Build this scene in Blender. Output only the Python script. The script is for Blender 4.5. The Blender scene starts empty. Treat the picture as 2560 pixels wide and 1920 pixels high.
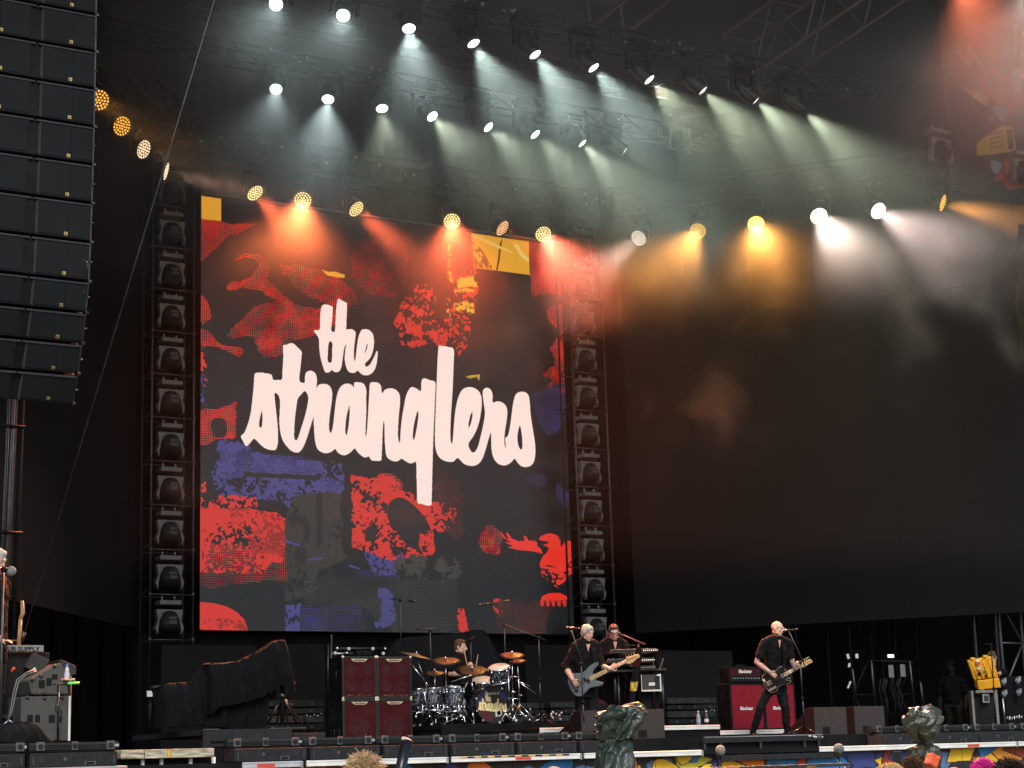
import bpy, bmesh, math, random
import numpy as np
from mathutils import Vector as V, Matrix, Quaternion
random.seed(5)
rng = np.random.default_rng(11)
SC = bpy.context.scene
COL = SC.collection

# ------------------------------------------------------------------ camera
FPX, RHO, CZ = 4637.0, 0.031, 1.6
HEAD, PITCH = math.radians(31.5), math.atan(958.5 / 4637.0)
_fh = V((math.sin(HEAD), math.cos(HEAD), 0)); _r0 = V((math.cos(HEAD), -math.sin(HEAD), 0))
CF = _fh * math.cos(PITCH) + V((0, 0, math.sin(PITCH)))
_u0 = -_fh * math.sin(PITCH) + V((0, 0, math.cos(PITCH)))
CX = _r0 * math.cos(RHO) - _u0 * math.sin(RHO)
CY = _r0 * math.sin(RHO) + _u0 * math.cos(RHO)
CC = V((0, 0, CZ))
cam = bpy.data.cameras.new('camera'); cam.sensor_width = 36; cam.lens = FPX / 2560 * 36
cam.clip_start = 0.1; cam.clip_end = 2000
camo = bpy.data.objects.new('camera', cam); COL.objects.link(camo)
camo.matrix_world = Matrix(((CX.x, CY.x, -CF.x, 0), (CX.y, CY.y, -CF.y, 0), (CX.z, CY.z, -CF.z, CZ), (0, 0, 0, 1)))
SC.camera = camo
def ray(px, py): return CF + CX * ((px - 1280) / FPX) + CY * ((960 - py) / FPX)
def Py(px, py, y): r = ray(px, py); return CC + r * (y / r.y)
def Pz(px, py, z): r = ray(px, py); return CC + r * ((z - CZ) / r.z)
def Pd(px, py, d): return CC + ray(px, py) * d
def cv(r, u, t): return (CX * r + CY * u - CF * t).normalized()   # a direction given as right, up, towards the viewer

# ------------------------------------------------------------------ sky, sun, exposure
W = bpy.data.worlds.new('World'); SC.world = W; W.use_nodes = True
nt = W.node_tree; bg = nt.nodes['Background']
sky = nt.nodes.new('ShaderNodeTexSky'); sky.sky_type = 'NISHITA'; sky.sun_disc = False
SUN_EL, SUN_AZ = math.radians(38), math.radians(200)      # behind the viewer
sky.sun_elevation = SUN_EL; sky.sun_rotation = SUN_AZ
sky.air_density = 1.0; sky.dust_density = 1.5; sky.ozone_density = 1.0
nt.links.new(sky.outputs[0], bg.inputs[0]); SKY_S = 0.15; bg.inputs[1].default_value = SKY_S
sun = bpy.data.lights.new('sun', 'SUN'); sun.energy = 1.5; sun.angle = math.radians(20); sun.color = (1, .985, .97)
suno = bpy.data.objects.new('sun', sun); COL.objects.link(suno)
sd = V((math.sin(SUN_AZ) * math.cos(SUN_EL), math.cos(SUN_AZ) * math.cos(SUN_EL), math.sin(SUN_EL)))
suno.rotation_euler = sd.to_track_quat('Z', 'Y').to_euler(); suno.location = (0, -10, 30)
SC.view_settings.view_transform = 'Standard'; SC.view_settings.look = 'None'
SC.view_settings.exposure = 0.25; SC.view_settings.gamma = 1.0; SC.view_settings.use_curve_mapping = False
cy = SC.cycles
cy.use_denoising = True; cy.denoiser = 'OPENIMAGEDENOISE'
cy.max_bounces = 4; cy.diffuse_bounces = 2; cy.glossy_bounces = 2; cy.transmission_bounces = 2
cy.volume_bounces = 0; cy.transparent_max_bounces = 8
cy.sample_clamp_indirect = 3.0; cy.use_light_tree = True
cy.volume_step_rate = 0.42; cy.volume_max_steps = 64
cy.caustics_reflective = False; cy.caustics_refractive = False

# ------------------------------------------------------------------ materials
def s2l(c): return tuple((x / 255 / 12.92) if x / 255 <= .04045 else ((x / 255 + .055) / 1.055) ** 2.4 for x in c)
MATS = {}
def mat(name, col, rough=.6, metal=0., var=.25, scale=6., bump=0., bscale=40., spec=.5, emit=None, es=0., stretch=None, sheen=0):
    if name in MATS: return MATS[name]
    m = bpy.data.materials.new(name); m.use_nodes = True; n = m.node_tree; b = n.nodes['Principled BSDF']
    if max(col) < .12 and rough > .3 and metal < .5: spec = min(spec, .10)
    b.inputs['Roughness'].default_value = rough; b.inputs['Metallic'].default_value = metal
    b.inputs['Specular IOR Level'].default_value = spec
    tc = n.nodes.new('ShaderNodeTexCoord'); src = tc.outputs['Object']
    if stretch:
        mp = n.nodes.new('ShaderNodeMapping'); mp.inputs['Scale'].default_value = stretch
        n.links.new(src, mp.inputs[0]); src = mp.outputs[0]
    if var:
        nz = n.nodes.new('ShaderNodeTexNoise'); nz.inputs['Scale'].default_value = scale; nz.inputs['Detail'].default_value = 5
        n.links.new(src, nz.inputs['Vector'])
        rp = n.nodes.new('ShaderNodeValToRGB')
        rp.color_ramp.elements[0].position = .3; rp.color_ramp.elements[1].position = .7
        rp.color_ramp.elements[0].color = (*[c * (1 - var) for c in col], 1)
        rp.color_ramp.elements[1].color = (*[min(1, c * (1 + var)) for c in col], 1)
        n.links.new(nz.outputs['Fac'], rp.inputs[0]); n.links.new(rp.outputs[0], b.inputs['Base Color'])
        mr = n.nodes.new('ShaderNodeMapRange'); mr.inputs['To Min'].default_value = max(.05, rough - .12); mr.inputs['To Max'].default_value = min(1, rough + .12)
        n.links.new(nz.outputs['Fac'], mr.inputs[0]); n.links.new(mr.outputs[0], b.inputs['Roughness'])
    else: b.inputs['Base Color'].default_value = (*col, 1)
    if bump:
        bz = n.nodes.new('ShaderNodeTexNoise'); bz.inputs['Scale'].default_value = bscale; bz.inputs['Detail'].default_value = 3
        n.links.new(src, bz.inputs['Vector'])
        bp = n.nodes.new('ShaderNodeBump'); bp.inputs['Strength'].default_value = bump; bp.inputs['Distance'].default_value = .03
        n.links.new(bz.outputs['Fac'], bp.inputs['Height']); n.links.new(bp.outputs[0], b.inputs['Normal'])
    if emit:
        b.inputs['Emission Color'].default_value = (*emit, 1); b.inputs['Emission Strength'].default_value = es
        m.cycles.emission_sampling = 'NONE'
    MATS[name] = m; return m
M_black = mat('black_paint', (.010, .010, .0105), .55, var=.35)
M_blackg = mat('black_gloss', (.008, .008, .009), .28, var=.2)
M_drape = mat('black_drape', (.006, .0058, .0062), .95, var=.3, scale=1.5, bump=.5, bscale=3, stretch=(1, 1, .05), spec=.1)
M_cloth = mat('black_cloth', (.009, .0088, .010), .9, var=.25, bump=.25, bscale=5, spec=.15)
M_scrim = mat('dark_scrim', (.0095, .0095, .0102), .85, var=.12, scale=.4, spec=.2)
M_deck = mat('stage_black', (.010, .010, .010), .6, var=.4, scale=3)
M_steel = mat('dark_steel', (.075, .075, .08), .45, .8, var=.3)
M_alu = mat('aluminium', (.45, .45, .46), .35, .9, var=.2)
M_chrome = mat('chrome', (.75, .75, .77), .15, 1., var=.08)
M_truss = mat('black_truss', (.030, .029, .029), .5, .3, var=.3)
M_gray = mat('grey_box', (.05, .05, .047), .75, var=.2, scale=20, bump=.2, bscale=120)
M_pa = mat('speaker_grille', (.0125, .0138, .0150), .7, var=.18, scale=1.2, bump=.15, bscale=150)
M_paf = mat('speaker_frame', (.045, .049, .055), .5, var=.15)
M_white = mat('white_paint', (.72, .72, .68), .5, var=.12, scale=3)
M_wood = mat('weathered_timber', (.42, .38, .27), .85, var=.7, scale=9, stretch=(.6, 1, 4))
M_gold = mat('gold_badge', (.50, .36, .13), .4, .4, var=.1)
M_cream = mat('cream_plate', (.62, .52, .34), .5, var=.1)
M_ink = mat('black_ink', (.012, .012, .012), .6, var=0)
M_red = mat('red_cloth', (.21, .010, .020), .85, var=.2, scale=14, bump=.15, bscale=200, spec=.2)
M_maroon = mat('maroon_cloth', (.060, .010, .012), .85, var=.3, scale=5, bump=.15, bscale=200, spec=.2)
M_tape_r = mat('red_tape', (.6, .06, .03), .5, var=.1)
M_tape_y = mat('yellow_tape', (.7, .42, .05), .5, var=.1)
M_skin = mat('skin', (.57, .33, .24), .5, var=.1, scale=12, spec=.35)
M_maple = mat('maple', (.55, .36, .15), .4, var=.15, scale=10)

# ------------------------------------------------------------------ mesh building
class MB:
    def __init__(s): s.v = []; s.f = []; s.sm = []
    def add(s, vs, fs, smooth=False):
        o = len(s.v); s.v.extend([tuple(p) for p in vs]); s.f.extend([tuple(i + o for i in q) for q in fs]); s.sm.extend([smooth] * len(fs)); return s
    def box(s, c, d, R=None, top=None):
        c = V(c); x, y, z = d[0] / 2, d[1] / 2, d[2] / 2; t = top or (1, 1)
        P = [V(p) for p in ((-x, -y, -z), (x, -y, -z), (x, y, -z), (-x, y, -z), (-x * t[0], -y * t[1], z), (x * t[0], -y * t[1], z), (x * t[0], y * t[1], z), (-x * t[0], y * t[1], z))]
        if R is not None: P = [R @ p for p in P]
        return s.add([c + p for p in P], [(0, 3, 2, 1), (4, 5, 6, 7), (0, 1, 5, 4), (1, 2, 6, 5), (2, 3, 7, 6), (3, 0, 4, 7)])
    def bb(s, a, b):
        a, b = V(a), V(b); return s.box((a + b) / 2, [abs(b[i] - a[i]) for i in range(3)])
    def cyl(s, p0, p1, r0, r1=None, n=10, cap=True, smooth=True):
        return s.tube([p0, p1], [r0, r0 if r1 is None else r1], n, cap, smooth)
    def tube(s, pts, rad, n=8, cap=True, smooth=True):
        pts = [V(p) for p in pts]; m = len(pts)
        if not isinstance(rad, (list, tuple)): rad = [rad] * m
        vs = []; ref = None
        for i in range(m):
            d = (pts[min(i + 1, m - 1)] - pts[max(i - 1, 0)])
            d = d.normalized() if d.length > 1e-9 else V((0, 0, 1))
            if ref is None: ref = V((0, 0, 1)) if abs(d.z) < .9 else V((1, 0, 0))
            a = d.cross(ref).normalized(); b = d.cross(a).normalized(); ref = a.cross(d).normalized() if True else ref
            for k in range(n):
                t = 2 * math.pi * k / n; vs.append(pts[i] + (a * math.cos(t) + b * math.sin(t)) * rad[i])
        fs = [(i * n + k, i * n + (k + 1) % n, (i + 1) * n + (k + 1) % n, (i + 1) * n + k) for i in range(m - 1) for k in range(n)]
        s.add(vs, fs, smooth)
        if cap:
            o = len(s.v) - len(vs); s.f += [tuple(o + k for k in range(n))[::-1], tuple(o + (m - 1) * n + k for k in range(n))]; s.sm += [False, False]
        return s
    def ball(s, c, r, n=12, m=8, R=None):
        c = V(c); r = V(r) if isinstance(r, (tuple, list, V)) else V((r, r, r)); vs = []
        for i in range(m + 1):
            ph = math.pi * i / m
            for k in range(n):
                t = 2 * math.pi * k / n; p = V((r.x * math.sin(ph) * math.cos(t), r.y * math.sin(ph) * math.sin(t), r.z * math.cos(ph)))
                vs.append(c + (R @ p if R is not None else p))
        return s.add(vs, [(i * n + k, (i + 1) * n + k, (i + 1) * n + (k + 1) % n, i * n + (k + 1) % n) for i in range(m) for k in range(n)], True)
    def lathe(s, prof, c=(0, 0, 0), ax=(0, 0, 1), n=24, smooth=True):
        c = V(c); ax = V(ax).normalized(); a = ax.orthogonal().normalized(); b = ax.cross(a); vs = []
        for r, h in prof:
            for k in range(n):
                t = 2 * math.pi * k / n; vs.append(c + ax * h + (a * math.cos(t) + b * math.sin(t)) * r)
        return s.add(vs, [(i * n + k, i * n + (k + 1) % n, (i + 1) * n + (k + 1) % n, (i + 1) * n + k) for i in range(len(prof) - 1) for k in range(n)], smooth)
    def prism(s, poly, o, u, v, th):          # polygon (2D) at origin o in axes u, v, extruded by vector th
        o, u, v, th = V(o), V(u), V(v), V(th); n = len(poly)
        A = [o + u * p[0] + v * p[1] for p in poly]; B = [p + th for p in A]
        return s.add(A + B, [tuple(range(n)), tuple(range(2 * n - 1, n - 1, -1))] + [((i + 1) % n, i, n + i, n + (i + 1) % n) for i in range(n)])
    def poly(s, poly, o, u, v):
        o, u, v = V(o), V(u), V(v); return s.add([o + u * p[0] + v * p[1] for p in poly], [tuple(range(len(poly)))])
    def ring(s, c, u, v, e, n=16, smooth=True): pass
    def grid(s, fn, nu, nv, smooth=True):
        vs = [fn(i / nu, j / nv) for j in range(nv + 1) for i in range(nu + 1)]
        return s.add(vs, [(j * (nu + 1) + i, j * (nu + 1) + i + 1, (j + 1) * (nu + 1) + i + 1, (j + 1) * (nu + 1) + i) for j in range(nv) for i in range(nu)], smooth)
    def mesh(s, name, off=None):
        me = bpy.data.meshes.new(name); vs = s.v if off is None else [(p[0] - off[0], p[1] - off[1], p[2] - off[2]) for p in s.v]
        me.from_pydata(vs, [], s.f); me.polygons.foreach_set('use_smooth', s.sm); me.update(); return me

def wloc(o):
    l = V((0, 0, 0))
    while o is not None: l = l + o.location; o = o.parent
    return l
def obj(name, mb, m, parent=None, world=True, bevel=0, loc=None, label=None):
    off = None
    if isinstance(mb, MB):
        off = wloc(parent) if (parent is not None and world) else None
        if off is not None and loc is not None: off = off + V(loc)
        me = mb.mesh(name, off)
    else: me = mb
    if m is not None and not me.materials: me.materials.append(m)
    o = bpy.data.objects.new(name, me); COL.objects.link(o)
    if parent is not None: o.parent = parent
    if loc is not None: o.location = loc
    if bevel:
        b = o.modifiers.new('bevel', 'BEVEL'); b.width = bevel; b.segments = 2; b.limit_method = 'ANGLE'; b.angle_limit = .6
    if label: o['label'] = label
    return o
def tag(o, label, cat, group=None, kind=None):
    if label: o['label'] = label
    if cat: o['category'] = cat
    if group: o['group'] = group
    if kind: o['kind'] = kind
    return o
def thing(name, label, cat, loc=(0, 0, 0), group=None):
    o = bpy.data.objects.new(name, None); COL.objects.link(o); o.location = loc; o.empty_display_size = .2
    return tag(o, label, cat, group)
def single(name, mb, m, label, cat, loc, group=None, bevel=0):       # a thing that is one mesh, origin at its base
    o = obj(name, mb.mesh(name, V(loc)), m, None, bevel=bevel); o.location = loc; return tag(o, label, cat, group)
def structure(name, mb, m, bevel=0):
    o = obj(name, mb, m, None, bevel=bevel); o['kind'] = 'structure'; return o
def dup(root, loc=None, label=None, group=None):
    r = root.copy(); COL.objects.link(r)
    if loc is not None: r.location = loc
    if label: r['label'] = label
    if group: r['group'] = group
    for ch in list(root.children):
        c = ch.copy(); COL.objects.link(c); c.parent = r
        for g in list(ch.children):
            d = g.copy(); COL.objects.link(d); d.parent = c
    return r
ORD = ['first', 'second', 'third', 'fourth', 'fifth', 'sixth', 'seventh', 'eighth', 'ninth', 'tenth', 'eleventh', 'twelfth', 'thirteenth', 'fourteenth']
def rotz(a): return Matrix.Rotation(a, 3, 'Z')
def lerp(a, b, t): return V(a) * (1 - t) + V(b) * t
def smoothpoly(P, n=4):                          # closed Catmull-Rom
    out = []; N = len(P)
    for i in range(N):
        p0, p1, p2, p3 = [np.array(P[(i + k) % N], float) for k in (-1, 0, 1, 2)]
        for j in range(n):
            t = j / n
            out.append(tuple(.5 * ((2 * p1) + (-p0 + p2) * t + (2 * p0 - 5 * p1 + 4 * p2 - p3) * t * t + (-p0 + 3 * p1 - 3 * p2 + p3) * t ** 3)))
    return out
def lettering(text, size, m, parent, o, u, v, name='lettering', bold=False, depth=.002, shear=0., wide=1.):
    cu = bpy.data.curves.new('t', 'FONT'); cu.body = text; cu.size = size; cu.align_x = 'CENTER'; cu.align_y = 'CENTER'; cu.shear = shear
    cu.resolution_u = 2
    if bold: cu.offset = size * .03
    t = bpy.data.objects.new('t', cu); COL.objects.link(t)
    me = bpy.data.meshes.new_from_object(t.evaluated_get(bpy.context.evaluated_depsgraph_get()))
    bpy.data.objects.remove(t); bpy.data.curves.remove(cu)
    u, v = V(u).normalized() * wide, V(v).normalized(); o = V(o) - wloc(parent)
    for q in me.vertices: q.co = o + u * q.co.x + v * q.co.y
    me.materials.clear(); me.name = name
    return obj(name, me, m, parent)
# ------------------------------------------------------------------ setting: ground, deck, roof, drapes
structure('ground', MB().bb((-150, -120, -.3), (180, 200, 0)), mat('trampled_grass', (.05, .055, .035), .95, scale=2, var=.5))
structure('stage_floor', MB().bb((4, 22.44, 1.70), (36, 37, 1.95)), M_deck)
structure('deck_lip', MB().bb((4, 22.0, 1.70), (36, 22.438, 1.765)), M_deck)
structure('roof', MB().bb((-2, 13, 17.0), (40, 37.4, 17.4)).bb((-2, 37, 0), (40, 37.4, 17)), M_drape)
structure('wing_wall', MB().bb((-2, 27.5, 0), (-1.6, 37, 17)).bb((39.6, 22, 0), (40, 37, 17)), M_drape)
bd = thing('back_drape', 'black drape hanging full width behind the big screen', 'drape', (17, 35.6, 1.95))
def folds(a, b, z0, z1, amp=.09, per=.55):
    a, b = V(a), V(b); L = (b - a).length; d = (b - a) / L; n = V((-d.y, d.x, 0)); k = int(L / per * 6)
    mb = MB(); mb.grid(lambda u, v: a + d * (L * u) + n * (amp * math.sin(u * L / per * 6.283 + 1.7 * math.sin(u * 37))) + V((0, 0, z0 + (z1 - z0) * v)), k, 1); return mb
obj('cloth', folds((0, 35.6, 0), (37, 35.6, 0), 1.95, 16.9), M_drape, bd)

# ------------------------------------------------------------------ side screens and the LED screen
LX0, LX1, LZ0, LZ1, LY = 13.18, 21.57, 4.31, 12.85, 33.0
def slab(a, b, z0, z1, th):
    a, b = V(a), V(b); d = (b - a).normalized(); n = V((-d.y, d.x, 0)) * th
    return MB().prism([(0, z0), (1, z0), (1, z1), (0, z1)], a, b - a, (0, 0, 1), n)
wl0, wl1 = V((12.07, 33.06, 0)), V((6.2, 25.4, 0)); wr0, wr1 = V((22.71, 32.37, 0)), V((29.0, 24.75, 0))
for a, b, s in ((wl1, wl0, 'near the speaker hang'), (wr0, wr1, 'behind the amber lights')):
    t = thing('side_screen', 'tall dark angled side screen, switched off, ' + s, 'screen', (a + b) / 2 + V((0, 0, 4.3)), 'angled side screens')
    d = (b - a).normalized(); n = V((-d.y, d.x, 0)); N = 7
    for i in range(N):
        for j in range(5):
            p, q = lerp(a, b, i / N), lerp(a, b, (i + 1) / N); zz = 4.3 + 11.2 * j / 5
            obj('panel', slab(p + d * .0015, q - d * .0015, zz + .0015, zz + 11.2 / 5 - .0015, .12), M_scrim, t)
    for i in range(5):
        p = lerp(a, b, (i + .5) / 5) + n * 1.2; obj('support_post', MB().box(p + V((0, 0, 3.15)), (.06, .06, 2.4)), M_drape, t)

# the flat print on the LED screen, computed pixel by pixel
IW, IH = 1050, 1068
def uvp(px, py):
    p = Py(px, py, LY); return ((p.x - LX0) / (LX1 - LX0) * IW, (p.z - LZ0) / (LZ1 - LZ0) * IH)
def inside(poly, w, h):
    P = np.array(poly); x0, y0 = np.maximum(np.floor(P.min(0)).astype(int), 0); x1, y1 = np.ceil(P.max(0)).astype(int); x1 = min(x1, w); y1 = min(y1, h)
    m = np.zeros((h, w), bool)
    if x1 <= x0 or y1 <= y0: return m
    X, Y = np.meshgrid(np.arange(x0, x1) + .5, np.arange(y0, y1) + .5); c = np.zeros(X.shape, bool)
    for i in range(len(P)):
        (xa, ya), (xb, yb) = P[i - 1], P[i]
        if ya == yb: continue
        c ^= ((ya > Y) != (yb > Y)) & (X < (xb - xa) * (Y - ya) / (yb - ya) + xa)
    m[y0:y1, x0:x1] = c; return m
def noise2(w, h, s, oct=4):
    out = np.zeros((h, w)); a = 1.; tot = 0
    for o in range(oct):
        n, m = int(w / s) + 3, int(h / s) + 3; g = rng.random((m, n))
        x = np.arange(w) / s; y = np.arange(h) / s; xi = x.astype(int); yi = y.astype(int); fx = x - xi; fy = y - yi
        fx = fx * fx * (3 - 2 * fx); fy = fy * fy * (3 - 2 * fy)
        A = g[yi][:, xi] * (1 - fx) + g[yi][:, xi + 1] * fx; B = g[yi + 1][:, xi] * (1 - fx) + g[yi + 1][:, xi + 1] * fx
        out += a * (A * (1 - fy)[:, None] + B * fy[:, None]); tot += a; a *= .55; s = max(1.5, s / 2.1)
    return out / tot
IMG = np.zeros((IH, IW, 3)); IMG[:] = s2l((15, 15, 18))
_st = lambda n: np.clip((n - n.mean()) / n.std() * .2 + .5, 0, 1)
NA, NB, NC, ND = _st(noise2(IW, IH, 60)), _st(noise2(IW, IH, 26)), _st(noise2(IW, IH, 6, 2)), _st(noise2(IW, IH, 34, 3))
yy, xx = np.mgrid[0:IH, 0:IW]
HT = (np.sin((xx + yy) * .55) * np.sin((xx - yy) * .55)) * .5 + .5        # halftone lattice
RED, BLU, YEL, GRY = s2l((222, 46, 34)), s2l((70, 66, 132)), s2l((247, 176, 40)), s2l((56, 53, 47))
def put(poly, col, mode='solid', dens=.5, rag=0., k=1., grad=None, sm=True):
    P = [uvp(*p) for p in poly]
    if sm: P = smoothpoly(P, 3)
    m = inside(P, IW, IH)
    if not m.any(): return
    if mode != 'solid':
        dx, dy = ((ND - .5) * 15 + (NC - .5) * 6).astype(int), ((NB - .5) * 15).astype(int); m = m[np.clip(yy + dy, 0, IH - 1), np.clip(xx + dx, 0, IW - 1)]
    D = np.full((IH, IW), dens)
    if grad:
        (ax, ay), (bx, by) = uvp(*grad[0]), uvp(*grad[1]); L2 = (bx - ax) ** 2 + (by - ay) ** 2
        t = np.clip(((xx - ax) * (bx - ax) + (yy - ay) * (by - ay)) / L2, 0, 1); D = grad[2] * (1 - t) + grad[3] * t
    if rag: D = D + (NB - .5) * rag + (NC - .5) * rag * .5
    if mode == 'halftone': mm = m & (HT < .44 + (D - .6 + (NA - .5) * .6) * .5)
    elif mode == 'ragged': mm = m & ((NB * .55 + NC * .45 - .5) * 1.6 + .5 < D)
    elif mode == 'rough': mm = m & ((NA * .5 + NC * .5 - .5) * 1.5 + .5 < D)
    else: mm = m
    IMG[mm] = np.array(col) * k
# collage shapes (photograph coordinates of their corners, laid on the screen plane)
put([(500, 545), (556, 556), (640, 560), (600, 580), (555, 600), (520, 630), (500, 645)], RED, 'halftone', grad=((520, 550), (560, 640), 1.1, .25), sm=False)
put([(500, 640), (535, 605), (580, 575), (560, 600), (515, 645), (500, 660)], RED, 'halftone', .75)
put([(594, 652), (620, 630), (655, 636), (674, 665), (670, 700), (700, 730), (735, 765), (715, 780), (680, 745), (640, 722), (575, 725), (571, 708), (612, 696), (640, 680), (650, 660), (628, 645)], RED, 'halftone', .66, .5)
put([(565, 838), (605, 800), (645, 765), (700, 760), (790, 770), (850, 740), (870, 790), (800, 830), (745, 850), (700, 855), (655, 872), (635, 840), (600, 845), (580, 850)], RED, 'halftone', .55, .6)
put([(640, 840), (720, 850), (740, 880), (660, 890)], RED, 'halftone', .3, .4)
put([(700, 660), (850, 690), (900, 760), (830, 760), (750, 730)], RED, 'halftone', .3, .5)
put([(500, 740), (522, 765), (527, 800), (505, 800)], RED, 'halftone', .7)
put([(500, 815), (540, 850), (575, 872), (604, 870), (598, 895), (560, 880), (530, 865), (500, 860)], RED, 'halftone', .85, .5)
put([(500, 870), (512, 890), (520, 960), (500, 950)], RED, 'ragged', .58)
put([(502, 935), (512, 945), (508, 1000), (500, 1000)], BLU, 'ragged', .56)
put([(500, 1022), (545, 1018), (592, 1005), (590, 1090), (545, 1098), (500, 1112)], RED, 'halftone', .7, .6, sm=False)
put([(530, 1050), (562, 1048), (566, 1088), (535, 1092)], s2l((27, 25, 25)))
put([(1030, 700), (1075, 715), (1090, 760), (1055, 850), (1095, 830), (1150, 800), (1180, 800), (1150, 890), (1080, 860), (1010, 870), (990, 800)], RED, 'ragged', .47, 0)
put([(985, 800), (1030, 795), (1090, 800), (1150, 795), (1120, 840), (1105, 900), (1085, 850), (1040, 830), (1000, 835)], RED, 'ragged', .55, 0)
put([(900, 600), (1010, 610), (1010, 720), (940, 740), (880, 690)], RED, 'halftone', .22, .5)
put([(1120, 590), (1185, 592), (1190, 690), (1188, 784), (1130, 785), (1118, 700)], RED, 'ragged', .45, 0)
put([(1178, 583), (1322, 604), (1325, 687), (1186, 669)], YEL, sm=False)
put([(1180, 600), (1205, 625), (1232, 672), (1186, 669)], s2l((110, 78, 24)), 'ragged', .62, sm=False)
put([(1256, 596), (1252, 625), (1250, 645), (1244, 676), (1240, 676), (1246, 640), (1249, 610)], s2l((40, 28, 12)), sm=False)
put([(1284, 610), (1296, 612), (1305, 630), (1322, 645), (1322, 658), (1300, 640)], s2l((255, 214, 110)), sm=False)
put([(1185, 585), (1230, 605), (1285, 632), (1280, 634), (1225, 612), (1180, 590)], s2l((255, 206, 100)), sm=False)
put([(1322, 604), (1405, 612), (1408, 735), (1326, 738)], RED, 'halftone', .62, .25, sm=False)
for q in ([(1140, 700), (1188, 692), (1189, 718), (1145, 722)], [(1135, 722), (1183, 727), (1183, 733), (1136, 730)], [(1137, 750), (1187, 758), (1188, 783), (1136, 778)]):
    put(q, s2l((250, 190, 50)), 'ragged', .62, 0, sm=False)
put([(1119, 610), (1126, 610), (1126, 790), (1119, 790)], s2l((250, 190, 60)), 'ragged', .42, 0, sm=False)
put([(804, 674), (822, 680), (838, 679), (862, 687), (862, 695), (836, 692), (818, 688)], YEL, sm=False)
put([(1163, 942), (1178, 938), (1200, 936), (1198, 952), (1192, 942), (1175, 946)], s2l((210, 170, 50)), sm=False)
put([(502, 489), (553, 497), (553, 553), (502, 547)], s2l((248, 172, 46)), sm=False)
put([(1378, 770), (1412, 765), (1416, 860), (1380, 862), (1400, 830), (1372, 800)], RED, 'halftone', .62, .8)
put([(1375, 870), (1418, 860), (1420, 970), (1365, 970), (1385, 950), (1355, 940), (1390, 910)], RED, 'halftone', .6, .8)
put([(1335, 980), (1420, 965), (1420, 1020), (1390, 1080), (1360, 1075), (1330, 1010)], BLU, 'halftone', .5, .3, k=.7)
put([(1340, 1185), (1370, 1195), (1360, 1215), (1320, 1205)], BLU, 'halftone', .35, k=.7)
put([(1390, 1210), (1425, 1232), (1420, 1260), (1400, 1255)], BLU, 'halftone', .6, k=.8)
put([(540, 1120), (560, 1100), (600, 1105), (640, 1128), (700, 1150), (790, 1155), (850, 1160), (852, 1240), (770, 1238), (735, 1250), (725, 1270), (690, 1250), (545, 1245)], BLU, 'ragged', .53, 0)
put([(560, 1110), (640, 1130), (780, 1150), (780, 1190), (620, 1185), (550, 1195)], BLU, 'halftone', .62, .8)
put([(800, 1198), (848, 1200), (850, 1232), (806, 1232)], BLU, 'halftone', .85, .3)
put([(610, 1180), (800, 1190), (800, 1200), (612, 1192)], s2l((27, 25, 25)), sm=False)
put([(500, 1195), (512, 1200), (508, 1230), (500, 1228)], RED, 'ragged', .55)
put([(500, 1243), (560, 1240), (640, 1245), (640, 1268), (500, 1272)], RED, 'ragged', .5, 0, sm=False)
put([(500, 1272), (560, 1270), (600, 1272), (690, 1280), (713, 1296), (712, 1390), (640, 1440), (500, 1432)], RED, 'rough', grad=((600, 1300), (600, 1450), .88, .30), sm=False)
put([(578, 1272), (680, 1285), (712, 1300), (712, 1390), (620, 1380), (590, 1330)], s2l((150, 30, 18)), 'rough', .5, 0, sm=False)
put([(500, 1360), (712, 1380), (712, 1450), (500, 1470)], RED, 'halftone', grad=((600, 1370), (600, 1470), .5, .12), sm=False)
put([(735, 1240), (800, 1232), (852, 1235), (853, 1380), (870, 1400), (800, 1420), (780, 1490), (712, 1505), (712, 1300)], GRY, 'rough', .72, 0, sm=False, k=.8)
put([(790, 1235), (806, 1235), (808, 1360), (792, 1370)], s2l((27, 25, 25)), sm=False)
put([(725, 1285), (760, 1290), (778, 1320), (770, 1355), (755, 1350), (762, 1325), (745, 1308), (728, 1320)], s2l((30, 28, 28)))
put([(738, 1375), (765, 1370), (760, 1410), (740, 1400)], s2l((30, 28, 28)))
put([(712, 1350), (752, 1362), (750, 1366), (712, 1356)], BLU, sm=False); put([(770, 1398), (806, 1393), (806, 1397), (770, 1402)], BLU, sm=False)
put([(871, 1410), (900, 1420), (898, 1424), (872, 1416)], BLU, sm=False)
put([(877, 1190), (925, 1200), (950, 1185), (985, 1195), (1000, 1225), (1040, 1240), (1080, 1265), (1120, 1285), (1085, 1330), (1090, 1380), (1060, 1395), (990, 1400), (978, 1405), (920, 1380), (878, 1370)], RED, 'ragged', .60, 0, sm=False)
put([(940, 1185), (990, 1190), (1000, 1230), (940, 1225)], RED, 'halftone', .8, .5)
put([(975, 1255), (1010, 1245), (1060, 1290), (1080, 1340), (1060, 1375), (1020, 1365), (985, 1320), (968, 1290)], s2l((30, 24, 24)))
put([(915, 1320), (938, 1318), (935, 1345), (915, 1350)], s2l((30, 24, 24)))
put([(1050, 1335), (1075, 1330), (1080, 1370), (1048, 1372)], RED, 'ragged', .52, 0)
put([(1058, 1265), (1125, 1255), (1145, 1285), (1110, 1330), (1090, 1320)], RED, 'ragged', .56, 0)
put([(910, 1378), (940, 1390), (990, 1410), (980, 1440), (930, 1430)], BLU, 'ragged', .55, 0); put([(992, 1375), (1010, 1380), (1008, 1410), (992, 1405)], BLU, 'ragged', .55)
put([(900, 1430), (1000, 1440), (1008, 1510), (920, 1520), (890, 1470)], BLU, 'halftone', .28, .2)
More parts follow.
